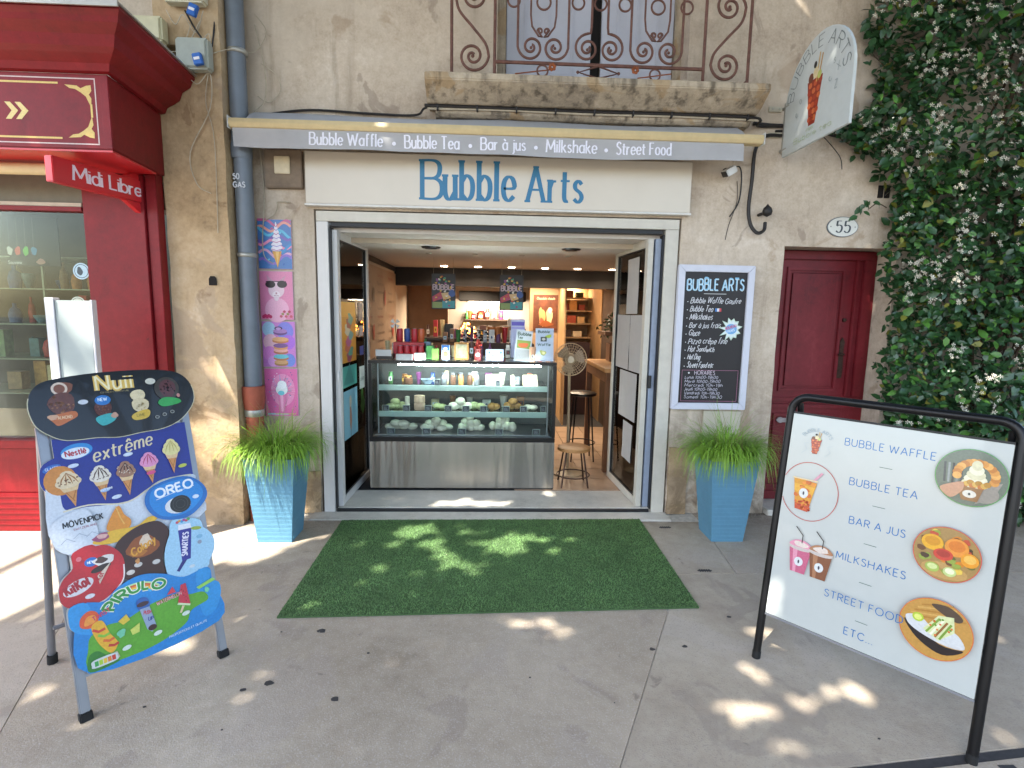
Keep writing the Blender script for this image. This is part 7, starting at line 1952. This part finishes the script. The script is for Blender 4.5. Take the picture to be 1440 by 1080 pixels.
# wooden cups and cartons just behind the case
for i, (x, lb) in enumerate(((.02, 'leftmost orange cone of the three behind the counter'), (.09, 'middle orange cone of the three behind the counter'), (.17, 'rightmost orange cone of the three behind the counter'))):
    tag(MB().lathe([(.02, 1.25), (.045, 1.42), (.046, 1.425)], (x, 2.0, 0), 12).build('waffle_cup', mat('orange_cup', '#a5612f', .6, var=.2), None, smooth=True), lb, 'cup')
tag(MB().box(-.35, .5, 1.85, 2.15, .022, 1.249).build('prep_table', M_ply, None, bevel=.005), 'dark preparation table behind the display case', 'table')
mb = MB()
for i in range(60): mb.blob((rr.uniform(-.3, .05), 2.0+rr.uniform(-.08, .08), 1.26+rr.uniform(0, .13)), (.02, .02, .012), 5, 4, .2, rr)
tag(mb.build('dried_foliage', mat('dark_foliage', '#2f2a1e', .8), None, kind='stuff'), 'dark foliage decoration on the preparation table', 'decoration')
# little windmill toy left of the cans
t = thing('pinwheel', 'white pinwheel standing among the drinks at the left of the counter', 'pinwheel', (-.80, .82, ZT)); MB().tube([(-.84, .84, ZT), (-.86, .84, ZT+.30)], .004, 6).build('stick', M_brz, t)
mb = MB()
for k in range(4):
    q = k*PI/2+.4; mb.add([(-.86, .835, ZT+.30), (-.86+.05*math.cos(q), .83, ZT+.30+.05*math.sin(q)), (-.86+.045*math.cos(q+.8), .825, ZT+.30+.045*math.sin(q+.8))], [(0, 1, 2)])
mb.build('sails', Mwp, t)
# poster and alcove at the rear right
wp = thing('wooden_wall_poster', 'warm wooden poster of waffle cones on the rear partition', 'poster', (.84, 3.98, 1.4))
struct('rear_partition', MB().box(.60, 1.035, 4.0, 4.08, .022, 2.088), mat('ochre_wall', '#a88a68', .75, var=.08))
MB().box(.655, 1.02, 3.985, 3.998, 1.33, 1.86).build('poster_board', mat('burnt_wood', '#5a2f1a', .6, var=.5, scale=9), wp)
a = Art(); a.text('Chocolats chauds', .05, .46, .035, .14, '#c9b59a', width=.27); a.blobby(.13, .2, .05, .15, '#c9955f', .2); a.blobby(.24, .2, .045, .14, '#d8b48a', .2); a.blobby(.13, .13, .03, .06, '#b5503a'); a.blobby(.25, .3, .03, .05, '#e0cfae'); a.blobby(.19, .1, .1, .04, '#8a4a24', .2); a.put('poster_print', wp, face_m(.655, 3.9844, 1.33))
tag(MB().box(1.037, 1.055, 3.3, 4.6, .022, 2.05).build('pine_side_board', mat('pine_board', '#a5825a', .5, var=.15, scale=8), None), 'orange pine side board of the lit alcove', 'board')
al = thing('alcove_shelves', 'warm lit pine shelves of boxes in the rear alcove', 'shelves', (1.35, 4.5, .02))
M_pine = mat('pine_board', '#a5825a')
MB().box(1.06, 1.75, 4.7, 4.73, .022, 2.08).build('back_board', M_pine, al)
for z in (1.20, 1.42, 1.62, 1.82): MB().box(1.08, 1.60, 4.35, 4.69, z, z+.02).build('shelf_board', M_pine, al)
MB().box(1.605, 1.63, 3.6, 4.69, .022, 2.08).build('side_board', M_pine, al)
for x, z, w, h, c, lb in ((1.18, 1.64, .07, .10, '#7a2f1c', 'dark red box on the top alcove shelf'), (1.32, 1.64, .06, .15, '#c9893f', 'tall orange box on the top alcove shelf'), (1.46, 1.64, .05, .09, '#8f3a20', 'small rust box on the top alcove shelf'), (1.17, 1.44, .06, .08, '#5f4a2c', 'brown jar like box on the second alcove shelf'), (1.30, 1.44, .07, .12, '#a8482a', 'red orange box on the second alcove shelf'), (1.45, 1.44, .06, .10, '#c9a06a', 'pale box on the second alcove shelf'), (1.22, 1.22, .08, .11, '#3a2418', 'dark box on the lowest alcove shelf'), (1.40, 1.22, .07, .09, '#d8c09a', 'cream box on the lowest alcove shelf'), (1.25, 1.84, .07, .11, '#6f3a20', 'brown box at the top of the alcove'), (1.42, 1.84, .06, .08, '#3f4a2a', 'green box at the top of the alcove')):
    tag(MB().box(x-w, x+w, 4.42, 4.55, z+.001, z+h).build('stock_box', mat('stock_'+c[1:], c, .5, var=.15), None, bevel=.003), lb, 'box')
tag(MB().box(1.12, 1.55, 4.1, 4.3, .022, 1.15).build('dark_cabinet', mat('dark_red_cabinet', '#2f1712', .5), None, bevel=.005), 'dark cabinet below the alcove shelves', 'cabinet')
# high table, stools, plants at the right
hb = thing('high_table', 'tall wooden bar table by the right wall', 'table', (1.3, 1.5, 0))
M_wood = mat('brown_wood', '#6b4426', .5, var=.2, scale=9)
MB().box(1.12, 1.60, .98, 2.1, 1.03, 1.07).build('table_top', mat('light_wood', '#a87a48', .45, var=.15, scale=7), hb, bevel=.004)
for x, y in ((1.14, 1.0), (1.14, 2.04)): MB().box(x, x+.06, y, y+.06, .032, 1.029).build('leg', M_wood, hb, bevel=.003)
MB().box(1.14, 1.20, 1.07, 2.03, .93, 1.02).build('apron', M_wood, hb)
ps = thing('plant_shelf', 'small wooden wall shelf carrying a trailing plant', 'shelf', (1.45, 1.9, 1.36)); MB().box(1.26, 1.60, 1.7, 2.1, 1.36, 1.40).build('board', M_wood, ps); 
tag(MB().box(1.33, 1.50, 1.75, 1.95, 1.071, 1.27).build('wooden_crate', M_wood, None, bevel=.005), 'brown wooden box on the bar table', 'box')
t = thing('trailing_plant', 'dark trailing plant on the small wall shelf', 'plant', (1.40, 1.85, 1.40)); MB().lathe([(.05, 1.401), (.065, 1.47)], (1.42, 1.85, 0), 12).build('pot', M_terra, t, smooth=True)
mb = MB()
for k in range(260):
    q = rr.uniform(0, 2*PI); w_ = abs(rr.gauss(0, .09)); c = Vector((1.40+w_*math.cos(q), 1.85+w_*math.sin(q), 1.50+rr.gauss(0, .06)-w_*.5)); s0 = .025
    aa = Vector((rr.gauss(0, 1), rr.gauss(0, 1), rr.gauss(0, 1))).normalized(); bb = aa.orthogonal().normalized()
    mb.add([c-aa*s0, c+bb*s0*.5, c+aa*s0, c-bb*s0*.5], [(0, 1, 2, 3)])
mb.build('leaves', mat('houseplant_leaf', '#2f4a22', .5, var=.3), t, kind='stuff')
def stool(x, y, h, lb, m, ms):
    t = thing('bar_stool', lb, 'stool', (x, y, .032))
    MB().lathe([(.13, h-.03), (.15, h-.025), (.15, h), (.13, h+.008)], (x, y, 0), 20).build('seat', ms, t, smooth=True)
    for k in range(4):
        q = PI/4+k*PI/2
        MB().tube([(x+.11*math.cos(q), y+.11*math.sin(q), h-.03), (x+.17*math.cos(q), y+.17*math.sin(q), .032)], .008, 7).build('leg', m, t, smooth=True)
    MB().tube([(x+.15*math.cos(a_), y+.15*math.sin(a_), .25*h+.03) for a_ in [2*PI*i/20 for i in range(21)]], .006, 6).build('foot_ring', m, t, smooth=True)
stool(1.00, 1.50, .76, 'dark tall bar stool beside the wooden table', M_case, M_case)
stool(.785, .64, .385, 'low stool with a round wooden seat beside the display case', M_brz, mat('light_wood', '#a87a48'))
# fan on its pole
fn_ = thing('pedestal_fan', 'beige pedestal fan with a round cage right of the display case', 'fan', (.76, .95, .03))
M_fan = mat('beige_fan_plastic', '#b79e7c', .45, var=.06); FY = .90; fx, fz = .765, 1.165
MB().lathe([(.17, .033), (.17, .045), (.05, .065), (.02, .085)], (fx+.02, FY+.10, 0), 24).build('base', M_fan, fn_, smooth=True)
MB().tube([(fx+.02, FY+.10, .05), (fx+.01, FY+.09, 1.05), (fx, FY+.07, fz-.02)], .014, 10).build('pole', M_fan, fn_, smooth=True)
MB().lathe([(.045, FY+.0), (.06, FY+.02), (.055, FY+.14), (.03, FY+.17)], (fx, 0, fz), 16, 'y').build('motor', M_fan, fn_, smooth=True)
mb = MB()
for r_ in (.055, .08, .105, .13, .15): mb.tube([(fx+r_*math.cos(2*PI*i/32), FY-.06+.04*(r_/.15)**2, fz+r_*math.sin(2*PI*i/32)) for i in range(33)], .0015, 4, False)
for k in range(36):
    q = 2*PI*k/36; mb.tube([(fx+r_*math.cos(q), FY-.06+.04*(r_/.15)**2, fz+r_*math.sin(q)) for r_ in (.03, .08, .12, .15)], .0014, 4, False)
for k in range(24):
    q = 2*PI*k/24; mb.tube([(fx+.15*math.cos(q), FY-.02, fz+.15*math.sin(q)), (fx+.14*math.cos(q), FY+.04, fz+.14*math.sin(q)), (fx+.05*math.cos(q), FY+.06, fz+.05*math.sin(q))], .0014, 4, False)
mb.tube([(fx+.152*math.cos(2*PI*i/36), FY-.02, fz+.152*math.sin(2*PI*i/36)) for i in range(37)], .005, 6, False)
mb.build('cage', M_fan, fn_, kind='stuff')
MB().lathe([(.001, FY-.065), (.03, FY-.06), (.032, FY-.045)], (fx, 0, fz), 16, 'y').build('hub_cap', mat('fan_hub', '#cdbb9c', .4), fn_, smooth=True)
for k in range(3):
    q0 = k*2*PI/3+.3
    vs = []
    for r_, w_ in ((.025, .25), (.07, .55), (.115, .6), (.135, .35)):
        for s2_ in (-1, 1): vs.append((fx+r_*math.cos(q0+s2_*w_), FY-.02+s2_*.014, fz+r_*math.sin(q0+s2_*w_)))
    MB().add(vs, [(0, 1, 3, 2), (2, 3, 5, 4), (4, 5, 7, 6)]).build('blade', mat('fan_blade', '#9a8468', .4), fn_, smooth=True)

# crowded odds and ends: cartons and bottles behind the case, on the kitchen top and shelf
CNAME = {'#a8202a': 'red', '#c4b48a': 'cream', '#3a7a3c': 'green', '#24427f': 'blue', '#8a5a2c': 'amber', '#d0cdc4': 'white', '#4f2f24': 'dark brown', '#b8562a': 'orange', '#7f868c': 'steel grey', '#5f2f5a': 'purple'}
rc = random.Random(77)
ccount = {}
def clutter(x, y, z, w, h, shp, c, place):
    key = (CNAME[c], shp, place); ccount[key] = ccount.get(key, 0)+1; i = ccount[key]
    if i > 3: return
    if shp == 'box': mb = MB().box(x-w, x+w, y, y+.06, z, z+h)
    elif shp == 'bottle': mb = MB().lathe([(w*.8, z), (w*.85, z+h*.55), (w*.3, z+h*.75), (w*.3, z+h)], (x, y+.03, 0), 10)
    elif shp == 'jar': mb = MB().lathe([(w*.85, z), (w, z+h*.2), (w, z+h*.7), (w*.8, z+h*.75), (w*.85, z+h)], (x, y+.03, 0), 12)
    else: mb = MB().lathe([(w*.6, z), (w, z+h)], (x, y+.03, 0), 12)
    m = mat('clutter_'+c[1:], c, .4, var=.15, scale=30)
    t = thing('counter_'+shp, '%s%s %s %s' % (('', 'second ', 'third ')[i-1], CNAME[c], shp, place), shp, (x, y, z))
    mb.build('body', m, t, smooth=shp != 'box', bevel=.002 if shp == 'box' else 0)
    if shp in ('box', 'jar'):
        a = Art(); a.rect(-w*.7, h*.25, w*.7, h*.6, rc.choice(('#d8d4c8', '#c9a03a', '#2a2a30', '#b8c4cc'))); a.blobby(0, h*.42, w*.3, h*.1, rc.choice(('#8a2f2a', '#2f4a7a', '#3f6a3a')), .2)
        a.put('label', t, face_m(x, y-.0008 if shp == 'box' else y+.03-w-.0008, z))
cols = list(CNAME)
for k in range(13):
    clutter(-.50+k*.075, 1.88+rc.uniform(0, .1), 1.25, rc.uniform(.02, .034), rc.uniform(.08, .2), rc.choice(('box', 'bottle', 'jar', 'cup')), rc.choice(cols), 'on the preparation table behind the case')
for k in range(15):
    clutter(-.85+k*.095, 3.2+rc.uniform(0, .3), 1.236, rc.uniform(.025, .045), rc.uniform(.08, .26), rc.choice(('box', 'bottle', 'jar', 'cup')), rc.choice(cols), 'on the back kitchen counter')
for k in range(7):
    clutter(-.40+k*.12, 5.32, 1.461, rc.uniform(.03, .045), rc.uniform(.08, .2), rc.choice(('bottle', 'jar')), rc.choice(cols), 'on the high kitchen shelf')
for k in range(9):
    clutter(-.93+k*.055, .80+rc.uniform(0, .1), 1.173, rc.uniform(.018, .026), rc.uniform(.08, .17), rc.choice(('bottle', 'jar', 'cup')), rc.choice(cols), 'at the back left of the glass counter top')
for k in range(8):
    clutter(-.42+k*.085, .86, 1.173, rc.uniform(.018, .028), rc.uniform(.07, .15), rc.choice(('jar', 'cup', 'bottle')), rc.choice(cols), 'along the back of the glass counter top')
for k in range(11):
    clutter(-.88+k*.125, .66, .944, rc.uniform(.02, .032), rc.uniform(.07, .12), rc.choice(('jar', 'cup', 'box')), rc.choice(cols), 'at the back of the upper case shelf')
for k in range(7):
    clutter(-.66+k*.16, .84, .711, rc.uniform(.025, .04), rc.uniform(.06, .11), rc.choice(('box', 'cup')), rc.choice(('#c4b48a', '#d0cdc4', '#8a5a2c', '#4f2f24')), 'at the back of the middle case shelf')

hl = thing('hood_lamp', 'lit strip lamp under the black extractor hood', 'lamp', (.04, 4.9, 1.75))
MB().box(-.35, .43, 4.88, 4.92, 1.745, 1.758).build('lamp_tube', mat('warm_tube', '#ffffff', .4, var=0, emit='#ffe6c4', estr=6), hl)
l = bpy.data.lights.new('hood_light', 'AREA'); l.shape = 'RECTANGLE'; l.size = .75; l.size_y = .05; l.energy = 9; l.color = (1, .88, .72)
lo = bpy.data.objects.new('hood_light', l); COL.objects.link(lo); lo.location = (.04, 5.0, 1.735); lo.rotation_euler = (R(35), 0, 0); hang(lo, hl)
